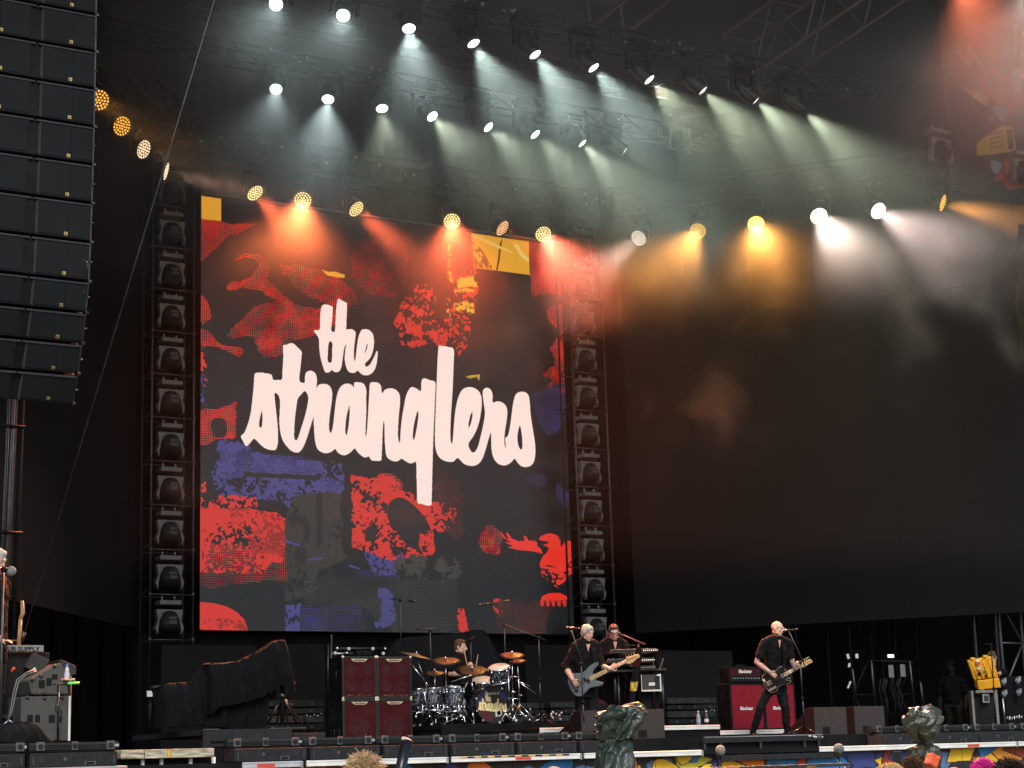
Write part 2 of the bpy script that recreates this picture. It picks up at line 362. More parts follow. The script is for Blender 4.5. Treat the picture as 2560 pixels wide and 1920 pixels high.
put([(945, 1480), (972, 1478), (985, 1530), (982, 1560), (950, 1570), (935, 1555), (960, 1540)], BLU, 'ragged', .68, 0)
put([(712, 1512), (750, 1512), (748, 1580), (711, 1578)], BLU, 'ragged', .72, 0, sm=False)
put([(745, 1515), (900, 1515), (915, 1580), (745, 1580)], BLU, 'halftone', grad=((740, 1540), (910, 1540), .42, .22), sm=False)
put([(760, 1440), (1145, 1450), (1145, 1580), (990, 1580), (900, 1515), (760, 1510)], s2l((70, 66, 60)), 'halftone', .3, sm=False)
put([(1000, 1390), (1140, 1400), (1140, 1450), (1000, 1440)], s2l((62, 58, 52)), 'ragged', .42, 0)
q = [(500, 1505)] + [(500 + 118 * math.sin(t), 1577 - 72 * math.cos(t) ** .9) for t in (.3, .6, .9, 1.2, 1.45)] + [(620, 1580), (500, 1580)]
put(q, RED, sm=False); put([(500, 1550), (600, 1555), (610, 1580), (500, 1580)], s2l((150, 30, 20)), 'ragged', .42, 0)
put([(1144, 1530), (1157, 1518), (1166, 1540), (1168, 1586), (1150, 1586)], RED, 'ragged', .64, 0)
put([(1232, 1500), (1258, 1500), (1256, 1535), (1240, 1530)], RED, 'ragged', .55, 0)
put([(1235, 1500), (1390, 1500), (1360, 1590), (1245, 1590)], s2l((120, 40, 30)), 'halftone', .28, sm=False)
put([(1195, 1360), (1220, 1310), (1255, 1335), (1240, 1390)], RED, 'halftone', .35, 1.2)
put([(1085, 1210), (1155, 1210), (1155, 1350), (1110, 1320)], s2l((120, 36, 26)), 'halftone', .22, .6)
# the red bird emblem
BIRD = [[(1357,1384),(1330,1378),(1296,1375),(1268,1368),(1284,1365),(1262,1356),(1278,1356),(1258,1344),(1249,1328),(1256,1334),(1263,1344),(1274,1350),(1265,1335),(1268,1330),(1280,1347),(1296,1353),(1312,1352),(1309,1340),(1314,1340),(1322,1351),(1338,1352),(1344,1358),(1342,1364),(1352,1372)],
 [(1347,1349),(1352,1341),(1362,1336),(1374,1333),(1388,1336),(1399,1343),(1394,1344),(1402,1352),(1400,1356),(1404,1370),(1408,1360),(1416,1353),(1432,1351),(1432,1426),(1405,1430),(1380,1424),(1352,1420),(1349,1410),(1356,1392),(1368,1380),(1373,1370),(1366,1366),(1357,1363),(1368,1359),(1374,1356),(1366,1353),(1356,1352)]]
for q in BIRD: put(q, s2l((244, 50, 34)), sm=False)
put([(1350, 1420), (1430, 1425), (1418, 1448), (1400, 1470), (1380, 1458), (1358, 1440)], s2l((244, 50, 34)), 'ragged', .58, 0, sm=False)
for q in ([(1352, 1425), (1362, 1420), (1364, 1428)], [(1360, 1415), (1372, 1412), (1395, 1420), (1380, 1418)], [(1375, 1432), (1400, 1436), (1390, 1440)]): put(q, s2l((20, 16, 16)), sm=False)
put([(1352, 1500), (1356, 1490), (1372, 1483), (1400, 1482), (1418, 1492), (1422, 1498), (1400, 1501), (1370, 1502)], s2l((244, 50, 34)), sm=False)
for k in range(5): put([(1350 + k * 14, 1501), (1360 + k * 14, 1502), (1358 + k * 14, 1516), (1353 + k * 14, 1514)], RED)
put([(1371, 1341), (1377, 1341), (1376, 1345)], s2l((20, 20, 20)), sm=False)
IMG[rng.random((IH, IW)) < .0006] = s2l((210, 160, 90))
# the lettering
Z8 = lambda L: [(580 + a * .36166, 720 + b * .36166) for a, b in L]
T_THE = [(622,125),(640,114),(670,118),(695,130),(697,150),(692,220),(686,290),(700,302),(712,290),(720,150),(728,90),(735,75),(745,76),(770,92),(793,104),(795,120),(790,270),(795,285),(830,285),(850,300),(855,320),(845,400),(842,470),(848,505),(855,480),(862,420),(872,350),(885,310),(900,288),(925,285),(950,292),(972,315),(980,350),(980,400),(970,450),(950,490),(925,515),(918,530),(925,542),(940,540),(960,520),(985,470),(1000,437),(1007,440),(1005,480),(998,530),(985,565),(965,590),(935,604),(905,600),(885,585),(868,570),(855,582),(835,588),(810,580),(795,560),(785,530),(780,490),(782,440),(790,390),(775,420),(765,490),(757,540),(745,570),(725,582),(705,578),(690,568),(675,580),(655,585),(640,575),(625,530),(610,470),(602,400),(600,350),(585,325),(568,300),(575,290),(605,287),(608,230),(613,160)]
T_A = [(155,605),(165,588),(200,585),(250,592),(275,602),(283,632),(310,636),(345,630),(350,560),(355,470),(353,400),(380,392),(400,382),(425,385),(455,412),(480,440),(480,480),(472,560),(466,640),(500,655),(505,610),(515,582),(540,572),(565,580),(583,605),(587,650),(583,690),(600,670),(625,663),(655,665),(680,685),(692,720),(690,780),(680,850),(672,920),(672,980),(680,1000),(690,990),(700,940),(710,850),(722,760),(740,700),(770,668),(800,661),(830,672),(841,688),(843,668),(850,652),(880,652),(910,662),(925,690),(928,720),(928,850),(924,960),(922,1012),(928,1018),(935,960),(942,850),(948,740),(952,670),(960,654),(985,651),(1015,658),(1030,680),(1033,710),(1040,728),(1055,705),(1085,694),(1120,697),(1145,715),(1160,745),(1162,790),(1155,860),(1148,960),(1148,1030),(1155,1065),(1162,1060),(1165,1000),(1175,900),(1190,810),(1205,740),(1225,700),(1245,684),(1275,695),(1305,712),(1308,660),(1315,632),(1335,625),(1370,638),(1405,652),(1405,720),(1400,850),(1393,1000),(1388,1150),(1384,1300),(1380,1470),(1375,1500),(1345,1503),(1310,1492),(1282,1482),(1278,1400),(1275,1300),(1272,1205),(1240,1213),(1205,1200),(1172,1180),(1150,1195),(1120,1198),(1090,1185),(1068,1160),(1060,1110),(1055,1030),(1053,940),(1048,920),(1042,980),(1038,1080),(1034,1170),(1030,1192),(995,1196),(965,1190),(945,1165),(920,1172),(890,1155),(865,1130),(848,1110),(820,1135),(785,1155),(755,1152),(730,1135),(712,1112),(690,1130),(655,1142),(620,1135),(590,1110),(575,1060),(568,990),(565,920),(562,895),(545,950),(520,1030),(495,1095),(470,1130),(445,1138),(410,1125),(375,1090),(350,1050),(335,1000),(328,930),(330,850),(333,790),(325,750),(312,732),(295,728),(297,780),(308,880),(317,980),(318,1050),(312,1095),(300,1118),(270,1120),(235,1110),(205,1090),(175,1060),(152,1042),(130,1065),(105,1092),(90,1085),(75,1055),(62,1025),(85,1000),(110,940),(130,860),(142,760),(150,680)]
T_B = [(1430,400),(1445,399),(1500,408),(1525,415),(1535,440),(1532,520),(1525,700),(1515,850),(1510,960),(1510,1040),(1518,1075),(1525,1060),(1532,980),(1540,880),(1555,790),(1575,730),(1600,697),(1635,685),(1670,690),(1700,708),(1720,740),(1727,790),(1722,850),(1710,920),(1690,980),(1665,1030),(1640,1065),(1635,1090),(1650,1125),(1665,1138),(1685,1125),(1705,1080),(1725,1000),(1740,930),(1748,860),(1738,780),(1733,720),(1745,695),(1765,690),(1785,700),(1800,730),(1803,790),(1830,783),(1860,788),(1890,810),(1903,850),(1898,920),(1888,980),(1882,1050),(1887,1095),(1893,1105),(1892,1080),(1888,1040),(1905,1025),(1918,980),(1930,900),(1940,820),(1952,760),(1970,728),(2000,717),(2030,722),(2050,745),(2058,790),(2065,880),(2080,980),(2093,1060),(2097,1130),(2090,1190),(2070,1225),(2030,1238),(1995,1228),(1970,1200),(1952,1180),(1930,1205),(1890,1226),(1850,1220),(1820,1195),(1800,1150),(1792,1080),(1790,1000),(1775,1040),(1755,1110),(1735,1170),(1710,1210),(1675,1228),(1630,1226),(1595,1208),(1560,1175),(1530,1200),(1490,1200),(1450,1185),(1420,1150),(1405,1090),(1403,1000),(1408,850),(1415,650),(1422,480)]
T_H = [[(680,368),(668,385),(663,440),(662,500),(675,517),(690,505),(692,440),(693,385)],[(937,385),(930,395),(920,440),(919,450),(925,440),(935,410)],
 [(207,850),(195,890),(186,945),(195,963),(207,955),(210,900)],[(503,712),(475,740),(455,765),(445,820),(435,900),(430,980),(430,1035),(440,1052),(455,1040),(475,980),(500,900),(518,830),(527,770),(522,735)],
 [(812,815),(800,850),(788,910),(783,980),(787,1013),(795,1010),(805,960),(812,890),(814,840)],[(1283,850),(1270,890),(1257,950),(1250,1010),(1253,1047),(1262,1040),(1275,980),(1287,900),(1288,865)],
 [(1660,855),(1645,890),(1635,940),(1636,965),(1648,945),(1660,900),(1663,870)],[(1990,950),(1978,990),(1972,1040),(1980,1090),(1997,1117),(2007,1100),(2007,1050),(2000,990)]]
def letter_mask(w, h, tr):                        # tr maps zoomed tracing coordinates to pixels of a w x h picture
    m = np.zeros((h, w), bool)
    for P in (T_THE, T_A, T_B): m |= inside(smoothpoly([tr(*p) for p in P], 4), w, h)
    for P in T_H: m &= ~inside(smoothpoly([tr(*p) for p in P], 4), w, h)
    return m
LM = letter_mask(IW, IH, lambda a, b: uvp(580 + a * .36166, 720 + b * .36166))
IMG[LM] = np.array(s2l((255, 226, 215))) * 1.22
def image_of(name, arr):
    h, w = arr.shape[:2]; im = bpy.data.images.new(name, w, h, float_buffer=True); im.colorspace_settings.name = 'Linear Rec.709'
    px = np.ones((h, w, 4), np.float32); px[..., :3] = arr; im.pixels.foreach_set(px.ravel()); im.update(); im.pack(); return im
def print_mat(name, arr, emit=0., rough=.4, base=1.):
    m = bpy.data.materials.new(name); m.use_nodes = True; n = m.node_tree; b = n.nodes['Principled BSDF']
    t = n.nodes.new('ShaderNodeTexImage'); t.image = image_of(name, arr); t.extension = 'EXTEND'
    b.inputs['Roughness'].default_value = rough
    if emit:
        n.links.new(t.outputs[0], b.inputs['Emission Color']); b.inputs['Emission Strength'].default_value = emit
        b.inputs['Base Color'].default_value = (.012, .012, .012, 1)
    else: n.links.new(t.outputs[0], b.inputs['Base Color'])
    return m
def print_quad(name, p00, p10, p11, p01, m, parent=None):
    mb = MB().add([p00, p10, p11, p01], [(0, 1, 2, 3)]); o = obj(name, mb, m, parent); me = o.data
    uv = me.uv_layers.new(name='UVMap')
    for l, c in zip(me.loops, ((0, 0), (1, 0), (1, 1), (0, 1))): uv.data[l.index].uv = c
    return o
led = thing('led_screen', 'big lit LED screen with white brush script on a red and black collage', 'screen', ((LX0 + LX1) / 2, LY, LZ0))
obj('cabinet', MB().bb((LX0 - .01, LY + .004, LZ0 - .01), (LX1 + .01, LY + .16, LZ1 + .01)), M_black, led)
print_quad('display', (LX0, LY, LZ0), (LX1, LY, LZ0), (LX1, LY, LZ1), (LX0, LY, LZ1), print_mat('screen_picture', IMG, .67), led)
obj('top_rail', MB().bb((LX0 - .01, LY - .04, LZ1 + .012), (LX1 + .01, LY + .1, LZ1 + .05)), M_alu, led)
sk = thing('screen_skirt', 'black skirt hanging below the lit screen', 'drape', (17.4, 33.3, 1.95))
obj('cloth', folds((12.0, 33.3, 0), (23, 33.3, 0), 1.95, 4.28, .05, .5), M_drape, sk)

# ------------------------------------------------------------------ trusses
def truss(label, a, b, w=.3, h=.3, bay=.5, r=.022, m=M_truss, faces=('front', 'rear', 'under'), plates=()):
    a, b = V(a), V(b); mid = (a + b) / 2; L = (b - a).length; d = (b - a) / L
    s = V((d.y, -d.x, 0)).normalized(); up = s.cross(d).normalized()
    if up.z < 0: up = -up
    t = thing('lighting_truss', label, 'truss', mid, 'black lighting trusses')
    for i in (-1, 1):
        for j in (-1, 1):
            o = s * (i * w / 2) + up * (j * h / 2); obj('chord', MB().cyl(a + o, b + o, r, n=8), m, t)
    n = max(2, round(L / bay)); bl = L / n; cache = {}
    def brace(key, p, q, at, rad):
        if key not in cache:
            mb = MB().cyl(p, q, rad, n=6, cap=False); me = mb.mesh('brace'); me.materials.append(m); cache[key] = me
        obj('brace', cache[key], None, t, loc=at)
    for k in range(n):
        c = a + d * ((k + .5) * bl) - mid; z = 1 if k % 2 else -1; e = d * (bl / 2)
        if 'front' in faces: brace(('f', z), -e - up * (z * h / 2), e + up * (z * h / 2), c + s * w / 2, r * .55)
        if 'rear' in faces: brace(('r', z), -e + up * (z * h / 2), e - up * (z * h / 2), c - s * w / 2, r * .55)
        if 'under' in faces: brace(('u', z), -e - s * (z * w / 2), e + s * (z * w / 2), c - up * h / 2, r * .55)
        if 'over' in faces: brace(('o', 0), -s * (w / 2), s * (w / 2), c + up * (h / 2) - e, r * .6)
    for k in range(0, n + 1, 6):
        p = a + d * (k * bl)
        for i in (-1, 1): obj('end_post', MB().cyl(p + s * (i * w / 2) - up * h / 2, p + s * (i * w / 2) + up * h / 2, r * .8, n=6), m, t)
    return t
M_pale = mat('pale_tube', (.16, .16, .165), .5, .4, var=.2)
zr1, zr2, zw = 12.93, 12.95, 12.51
truss('front black truss carrying the upper row of white spotlights', (8.0, 24.25, 13.60), (22.9, 24.25, 13.60), .32, .32)
truss('middle black truss carrying the lower row of white spotlights', (8.6, 27.75, 13.62), (22.6, 27.75, 13.62), .32, .32)
truss('rear black truss above the lit screen, red lights under it', (12.6, 31.55, 13.35), (21.5, 31.55, 13.35), .4, .5)
truss('angled black truss beside the speaker hang, amber lights under it', (7.6, 25.7, 13.35), (12.35, 31.35, 13.35), .4, .5)
truss('angled black truss over the dark screen, orange and white lights under it', (21.75, 31.35, 13.35), (27.9, 24.1, 13.35), .4, .5)
truss('roof truss with pale cross bars running out over the crowd end', (17.4, 24.9, 14.35), (17.4, 14.5, 15.4), .7, .6, .7, .03, M_pale, ('front', 'over'))
truss('deep roof truss with pale cross bars near the printed banner', (20.6, 25.2, 14.1), (20.6, 14.5, 15.2), .7, 1.1, .7, .03, M_pale, ('front', 'over', 'rear'))
truss('heavy dark roof beam crossing the top edge by the orange glow', (14.6, 18.5, 14.6), (24.5, 18.5, 14.6), .6, .7, .8, .035, M_truss)
truss('black roof truss far back over the screen', (9.0, 29.6, 15.3), (23, 29.6, 15.3), .4, .4)
truss('black roof truss close to the speaker hang', (5.5, 24.0, 15.0), (11.5, 24.9, 14.7), .4, .4)

# ------------------------------------------------------------------ wash lights: a round head of small lenses in a yoke
AMB, REDL, WHT, ORG, PNK = (1, .42, .06), (1, .14, .05), (1, .86, .78), (1, .40, .08), (1, .78, .74)
cellpos = [(0, 0)] + [(.05 * k * math.cos(2 * math.pi * i / (6 * k)), .05 * k * math.sin(2 * math.pi * i / (6 * k))) for k in (1, 2, 3) for i in range(6 * k)]
def cells_mesh():
    mb = MB()
    for x, y in cellpos: mb.lathe([(.0185, -.006), (.016, -.015), (.009, -.019), (.0005, -.020)], (x, y, 0), n=8)
    return mb.mesh('lens_cells')
def lamp(kind, energy, color, size, blend, rad, parent, loc):
    l = bpy.data.lights.new(kind, 'SPOT'); l.energy = energy; l.color = color; l.spot_size = math.radians(size); l.spot_blend = min(1, blend + .25)
    l.shadow_soft_size = rad; o = bpy.data.objects.new(kind, l); COL.objects.link(o); o.parent = parent; o.location = loc; return o
wash_cells = cells_mesh()
wb = MB().lathe([(.0, .24), (.10, .24), (.16, .17), (.185, .05), (.19, -.025), (.178, -.03), (.176, .0), (0, 0)], n=28); wash_body = wb.mesh('head')
def wash(px, py, aim, ccol, cs, lcol, energy, size, label, tr_dir, z=12.51):
    p = Pz(px, py, z); aim = cv(*aim); hc = p - aim * .08
    t = thing('wash_light', label, 'stage light', hc, 'round LED wash lights on the rear trusses')
    hd = bpy.data.objects.new('head', wash_body); COL.objects.link(hd); hd.parent = t
    if not wash_body.materials: wash_body.materials.append(M_blackg)
    hd.rotation_mode = 'QUATERNION'; q = (-aim).to_track_quat('Z', 'Y'); hd.rotation_quaternion = q
    hd.location = aim * .08
    c = bpy.data.objects.new('lens_cells', wash_cells.copy()); COL.objects.link(c); c.parent = hd
    c.data.materials.clear(); c.data.materials.append(mat('lens_' + '_'.join('%d' % (x * 100) for x in ccol) + '_%d' % (cs * 10), (.1, .1, .1), .3, var=0, emit=ccol, es=cs)); c['kind'] = 'stuff'
    rim = obj('bezel', MB().lathe([(.178, -.028), (.186, -.036), (.194, -.028), (.19, .01)], n=28).mesh('bezel'), M_steel, hd)
    lamp('beam', energy, lcol, size, .7, .13, hd, (0, 0, -.045))
    d = V(tr_dir).normalized(); s = V((-d.y, d.x, 0))
    y = MB()
    for k in (-1, 1): y.tube([hc + d * (.235 * k) + V((0, 0, -.03)), hc + d * (.245 * k) + V((0, 0, .2)), hc + d * (.2 * k) + V((0, 0, .3)), hc + V((0, 0, .33))], [.03, .026, .026, .03], 6)
    obj('yoke', y, M_blackg, t)
    R = Matrix((d, s, V((0, 0, 1)))).transposed()
    obj('base', MB().box(hc + V((0, 0, .41)), (.36, .24, .15), R), M_black, t, bevel=.015)
    for k in (-1, 1): obj('clamp', MB().box(hc + d * (.1 * k) + V((0, 0, .53)), (.04, .05, .16), R), M_steel, t)
    return t
dl = (wl0 - wl1); dr = (wr1 - wr0); db = (1, 0, 0)
CA, CR, CW, CO = (1, .42, .05), (1, .72, .28), (1, .86, .74), (1, .55, .08)
E_W = 4000
wash(247, 250, (.45, -.3, .84), CA, 1.3, AMB, E_W * .15, 20, 'amber wash light half hidden by the hanging speaker column', dl)
wash(304, 315, (.68, -.3, .66), CA, 1.3, AMB, E_W * .15, 20, 'amber wash light next inward from the half hidden one', dl)
wash(358, 373, (.82, -.32, .48), (1, .7, .4), 1.4, (1, .6, .35), E_W * .15, 20, 'pale amber wash light on the angled truss beside the speaker hang, seen narrow', dl)
wash(413, 428, (.96, -.25, .04), (1, .75, .5), 1.2, (1, .55, .4), E_W * .55, 22, 'wash light seen edge on, throwing a brown beam over the tower top', dl)
wash(637, 482, (.58, -.6, .55), CR, 1.6, REDL, E_W * 2.4, 32, 'tilted red wash light over the yellow square of the screen', db)
wash(757, 500, (.04, -.44, .90), CR, 1.5, (1, .20, .06), E_W * 8.5, 40, 'brightest red wash light, its beam falling onto the script word the', db)
wash(890, 522, (.62, -.56, .55), CR, 1.5, REDL, E_W * 2.2, 30, 'tilted red wash light third along above the screen', db)
wash(1130, 553, (.05, -.44, .90), CR, 2.0, REDL, E_W * 7.0, 40, 'round red wash light shining down past the yellow sketch on the screen', db)
wash(1255, 570, (.68, -.52, .52), (1, .45, .2), 1.5, REDL, E_W * .9, 28, 'dim tilted red wash light over the yellow strip of the screen', db)
wash(1358, 585, (.22, -.44, .87), CR, 2.0, (1, .17, .09), E_W * 5.5, 40, 'round red wash light at the corner of the screen', db)
wash(1597, 595, (-.5, -.42, .76), CW, 1.2, (1, .66, .5), E_W * 1.2, 32, 'pinkish white wash light aimed back over the second light tower', dr)
wash(1745, 577, (-.32, -.42, .85), CO, 1.5, ORG, E_W * 3.4, 44, 'yellow orange wash light with a beam slanting towards the screen', dr)
wash(1890, 560, (-.04, -.42, .91), CO, 9.0, ORG, E_W * 4.4, 46, 'glaring orange wash light pointing at the viewer', dr)
wash(2047, 540, (.11, -.45, .89), (1, .85, .65), 14.0, (1, .78, .66), E_W * 3.4, 44, 'glaring white wash light with the strongest pale beam', dr)
wash(2195, 527, (.38, -.40, .84), (1, .88, .72), 6.0, (1, .74, .68), E_W * 2.2, 44, 'bright white wash light between the glaring one and the last orange one', dr)
wash(2355, 507, (.82, -.27, .50), CO, 1.3, ORG, E_W * 1.8, 28, 'orange wash light nearest the printed banner', dr)

# ------------------------------------------------------------------ white spotlights
M_lensw = mat('lit_lens', (.2, .2, .2), .3, var=0, emit=(.86, .94, 1.0), es=7)
M_lensd = mat('dim_lens', (.2, .2, .2), .3, var=0, emit=(.9, .9, .8), es=1.2)
sp_head = MB().lathe([(.0, .52), (.10, .52), (.15, .44), (.16, .2), (.13, .02), (.125, -.03), (.105, -.03), (.105, -.005), (0, -.005)], n=20).mesh('head'); sp_head.materials.append(M_blackg)
def spot(p, aim, energy, size, col, lens, label, group):
    aim = cv(*aim); hc = p - aim * .3
    t = thing('spotlight', label, 'stage light', hc, group)
    hd = obj('head', sp_head, None, t, loc=aim * .3); hd.rotation_mode = 'QUATERNION'; hd.rotation_quaternion = (-aim).to_track_quat('Z', 'Y')
    obj('lens', MB().lathe([(.102, -.006), (.06, -.022), (.0005, -.028)], n=16).mesh('lens'), lens, hd)
    lamp('beam', energy, col, size, .9, .07, hd, (0, 0, -.04))
    y = MB()
    for k in (-1, 1): y.box(hc + V((.22 * k, 0, .1)), (.05, .12, .36))
    y.box(hc + V((0, 0, .29)), (.49, .14, .05))
    obj('yoke', y, M_black, t, bevel=.02)
    obj('base', MB().box(hc + V((0, 0, .38)), (.42, .30, .13)), M_black, t, bevel=.015)
    for k in (-1, 1): obj('clamp', MB().box(hc + V((.12 * k, 0, .49)), (.04, .05, .1)), M_steel, t)
    return t
E_S = 1400
R1 = [(690, 10, (0, -.5, .86), .5), (858, 38, (0, -.5, .87), .8), (1022, 70, (.12, -.75, .65), 1.3), (1183, 107, (.42, -.8, .45), 2.0), (1337, 135, (.48, -.78, .40), 2.6), (1483, 168, (.54, -.76, .35), 2.2),
      (1622, 198, (.60, -.72, .30), 2.0), (1756, 225, (.64, -.70, .25), 1.8), (1888, 250, (.68, -.66, .15), 1.5), (2008, 278, (.72, -.62, .05), 1.4)]
R2 = [(690, 222, (.05, -.6, .8), .7), (820, 247, (0, -.7, .7), 1.5), (955, 270, (.15, -.75, .65), .7), (1080, 290, (.5, -.6, .6), .9), (1220, 317, (.6, -.62, .45), .9), (1337, 335, (.6, -.68, .4), 1.2), (1455, 357, (.62, -.70, .33), 1.0), (1560, 375, (.8, -.5, .1), .15)]
for i, (x, y, a, e) in enumerate(R1):
    c = (.76, .98, .96) if i < 3 else ((.76, 1, .88) if i < 6 else (.86, 1, .70))
    spot(Py(x, y, 24), a, E_S * e, 54, c, M_lensw if i < 7 else M_lensd, 'white spotlight on the front truss, %s along from the speaker hang' % ORD[i], 'white spotlights on the front truss')
for i, (x, y, a, e) in enumerate(R2):
    spot(Py(x, y, 27.5), a, E_S * e, 54, (.76, .95, .95) if i < 2 else (.86, 1, .74), M_lensw if i < 6 else M_lensd, 'white spotlight on the middle truss, %s along from the speaker hang' % ORD[i], 'white spotlights on the middle truss')
# a warm light just beyond the upper corner, its glow reaches into the picture
spot(Py(2395, -60, 21.5), (.15, -.75, .6), E_S * 1.8, 75, (1, .22, .10), M_lensd, 'orange spotlight on the roof beam beyond the banner corner', None)
spot(Py(2590, -50, 21.5), (-.25, -.75, .6), E_S * 1.3, 80, (1, .82, .74), M_lensd, 'pale spotlight on the roof beam beyond the picture corner', None)

# ------------------------------------------------------------------ light towers either side of the screen
M_yoke = mat('yoke_grey', (.12, .124, .12), .6, var=.15)
def tower_light_proto():
    t = thing('moving_head_light', '', 'stage light', (0, 0, 0), 'dark moving lights on the towers')
    MBg = M_steel
    obj('base', MB().box((0, 0, .0), (.42, .30, .09)), M_yoke, t, bevel=.02)
    P = [(-.25, .0), (.25, 0), (.25, -.06), (.225, -.20), (.275, -.34), (.225, -.46), (.215, -.34), (.185, -.18), (.13, -.07), (.06, -.035), (-.06, -.035), (-.13, -.07), (-.185, -.18), (-.215, -.34), (-.225, -.46), (-.275, -.34), (-.225, -.20), (-.25, -.06)]
    obj('yoke', MB().prism(P, (0, -.10, -.12), (1, 0, 0), (0, 0, 1), (0, .12, 0)), M_yoke, t, bevel=.006)
    h = obj('head', MB().lathe([(.0, -.20), (.11, -.20), (.17, -.15), (.19, -.02), (.18, .1), (.13, .17), (0, .18)], (0, -.06, -.40), (0, -.45, -.9), n=20), mat('head_grey', (.022, .023, .023), .35, var=.2), t); h.data.transform(Matrix.Diagonal((1.08, 1, .92, 1)))
    for pz, py_, ph_ in ((-.29, -.225, .05), (-.37, -.255, .07)): obj('head_panel', MB().box((.0, py_, pz), (.15, .04, ph_)), mat('panel_grey', (.07, .072, .07), .4, var=.15), h, bevel=.008)
    for k in (-1, 1): obj('clamp', MB().cyl((.12 * k, 0, .05), (.12 * k, 0, .13), .02), M_alu, t)
    return t
tl0 = None
for (xc, zb, nb, side, bayh) in ((12.27, 4.05, 11, 'nearer the speaker hang', .818), (21.60, 4.05, 11, 'on the dark screen side', .818)):
    yc = 32.35
    t = thing('light_tower', 'black ladder truss tower %s of the lit screen' % ('before the edge' if xc < 15 else 'past the far edge'), 'truss tower', (xc, yc, 1.95), 'light towers beside the screen')
    for i in (-1, 1):
        for j in (-1, 1):
            obj('rail', MB().cyl((xc + .41 * i, yc + .25 * j, 1.95), (xc + .41 * i, yc + .25 * j, zb + nb * bayh + .3), .024, n=8), M_steel if j < 0 else M_truss, t)
    for k in range(nb + 1):
        z = zb + k * bayh
        rg = obj('rung', MB().cyl((xc - .41, yc - .25, z), (xc + .41, yc - .25, z), .016, n=6), M_steel, t)
        for k2 in (-1, 1): obj('bolt', MB().cyl((xc + .41 * k2, yc - .25, z - .05), (xc + .41 * k2, yc - .25, z + .05), .034), M_steel, rg)
        obj('rear_rung', MB().cyl((xc - .41, yc + .25, z), (xc + .41, yc + .25, z), .016, n=6), M_truss, t)
        if k < nb: obj('brace', MB().cyl((xc - .41, yc + .25, z), (xc + .41, yc + .25, z + bayh), .013, n=6), M_truss, t)
    obj('cable', MB().tube([(xc + .3, yc + .2, 2), (xc + .28, yc + .15, 6), (xc + .31, yc + .17, zb + nb * bayh)], .02, 6), M_black, t)
    for k in range(nb):
        pos = (xc, yc - .08, zb + (k + 1) * bayh - .14)
        lb = 'dark moving light in the tower %s, %s from the bottom' % (side, ORD[k])
        if tl0 is None: tl0 = tower_light_proto(); tl0.location = pos; tl0['label'] = lb
        else: dup(tl0, pos, lb)

# ------------------------------------------------------------------ smoke drifting through the beams
def smoke(name, lo, hi, dens):
    o = structure(name, MB().bb(lo, hi), None); o['kind'] = 'stuff'
    m = bpy.data.materials.new('smoke'); m.use_nodes = True; n = m.node_tree; n.nodes.clear()
    out = n.nodes.new('ShaderNodeOutputMaterial'); vs = n.nodes.new('ShaderNodeVolumePrincipled')
    vs.inputs['Color'].default_value = (.92, .92, .92, 1); vs.inputs['Anisotropy'].default_value = 0.0
    tc = n.nodes.new('ShaderNodeTexCoord'); nz = n.nodes.new('ShaderNodeTexNoise')
    nz.inputs['Scale'].default_value = .48; nz.inputs['Detail'].default_value = 5; nz.inputs['Roughness'].default_value = .55; nz.inputs['Distortion'].default_value = .35
    n.links.new(tc.outputs['Object'], nz.inputs['Vector'])
    sp = n.nodes.new('ShaderNodeSeparateXYZ'); n.links.new(tc.outputs['Object'], sp.inputs[0])
    hg = n.nodes.new('ShaderNodeMapRange'); hg.inputs['From Min'].default_value = 7.8; hg.inputs['From Max'].default_value = 12.2; hg.inputs['To Min'].default_value = -.19; hg.inputs['To Max'].default_value = .045
    n.links.new(sp.outputs['Z'], hg.inputs['Value'])
    ad = n.nodes.new('ShaderNodeMath'); ad.operation = 'ADD'; n.links.new(nz.outputs['Fac'], ad.inputs[0]); n.links.new(hg.outputs[0], ad.inputs[1])
    ss = n.nodes.new('ShaderNodeMapRange'); ss.interpolation_type = 'SMOOTHSTEP'
    ss.inputs['From Min'].default_value = .46; ss.inputs['From Max'].default_value = .68; ss.inputs['To Min'].default_value = dens * .012; ss.inputs['To Max'].default_value = dens * .62
    n.links.new(ad.outputs[0], ss.inputs['Value'])
    ba = n.nodes.new('ShaderNodeMapRange'); ba.interpolation_type = 'SMOOTHSTEP'; ba.inputs['From Min'].default_value = 9.4; ba.inputs['From Max'].default_value = 12.9; ba.inputs['To Min'].default_value = 0; ba.inputs['To Max'].default_value = dens * .52
    n.links.new(sp.outputs['Z'], ba.inputs['Value']); sm = n.nodes.new('ShaderNodeMath'); sm.operation = 'ADD'; n.links.new(ss.outputs[0], sm.inputs[0]); n.links.new(ba.outputs[0], sm.inputs[1])
    n.links.new(sm.outputs[0], vs.inputs['Density'])
    n.links.new(vs.outputs[0], out.inputs['Volume']); o.data.materials.append(m); return o
smoke('smoke', (8.6, 19.0, 4.6), (29.5, 32.95, 16.3), .042)

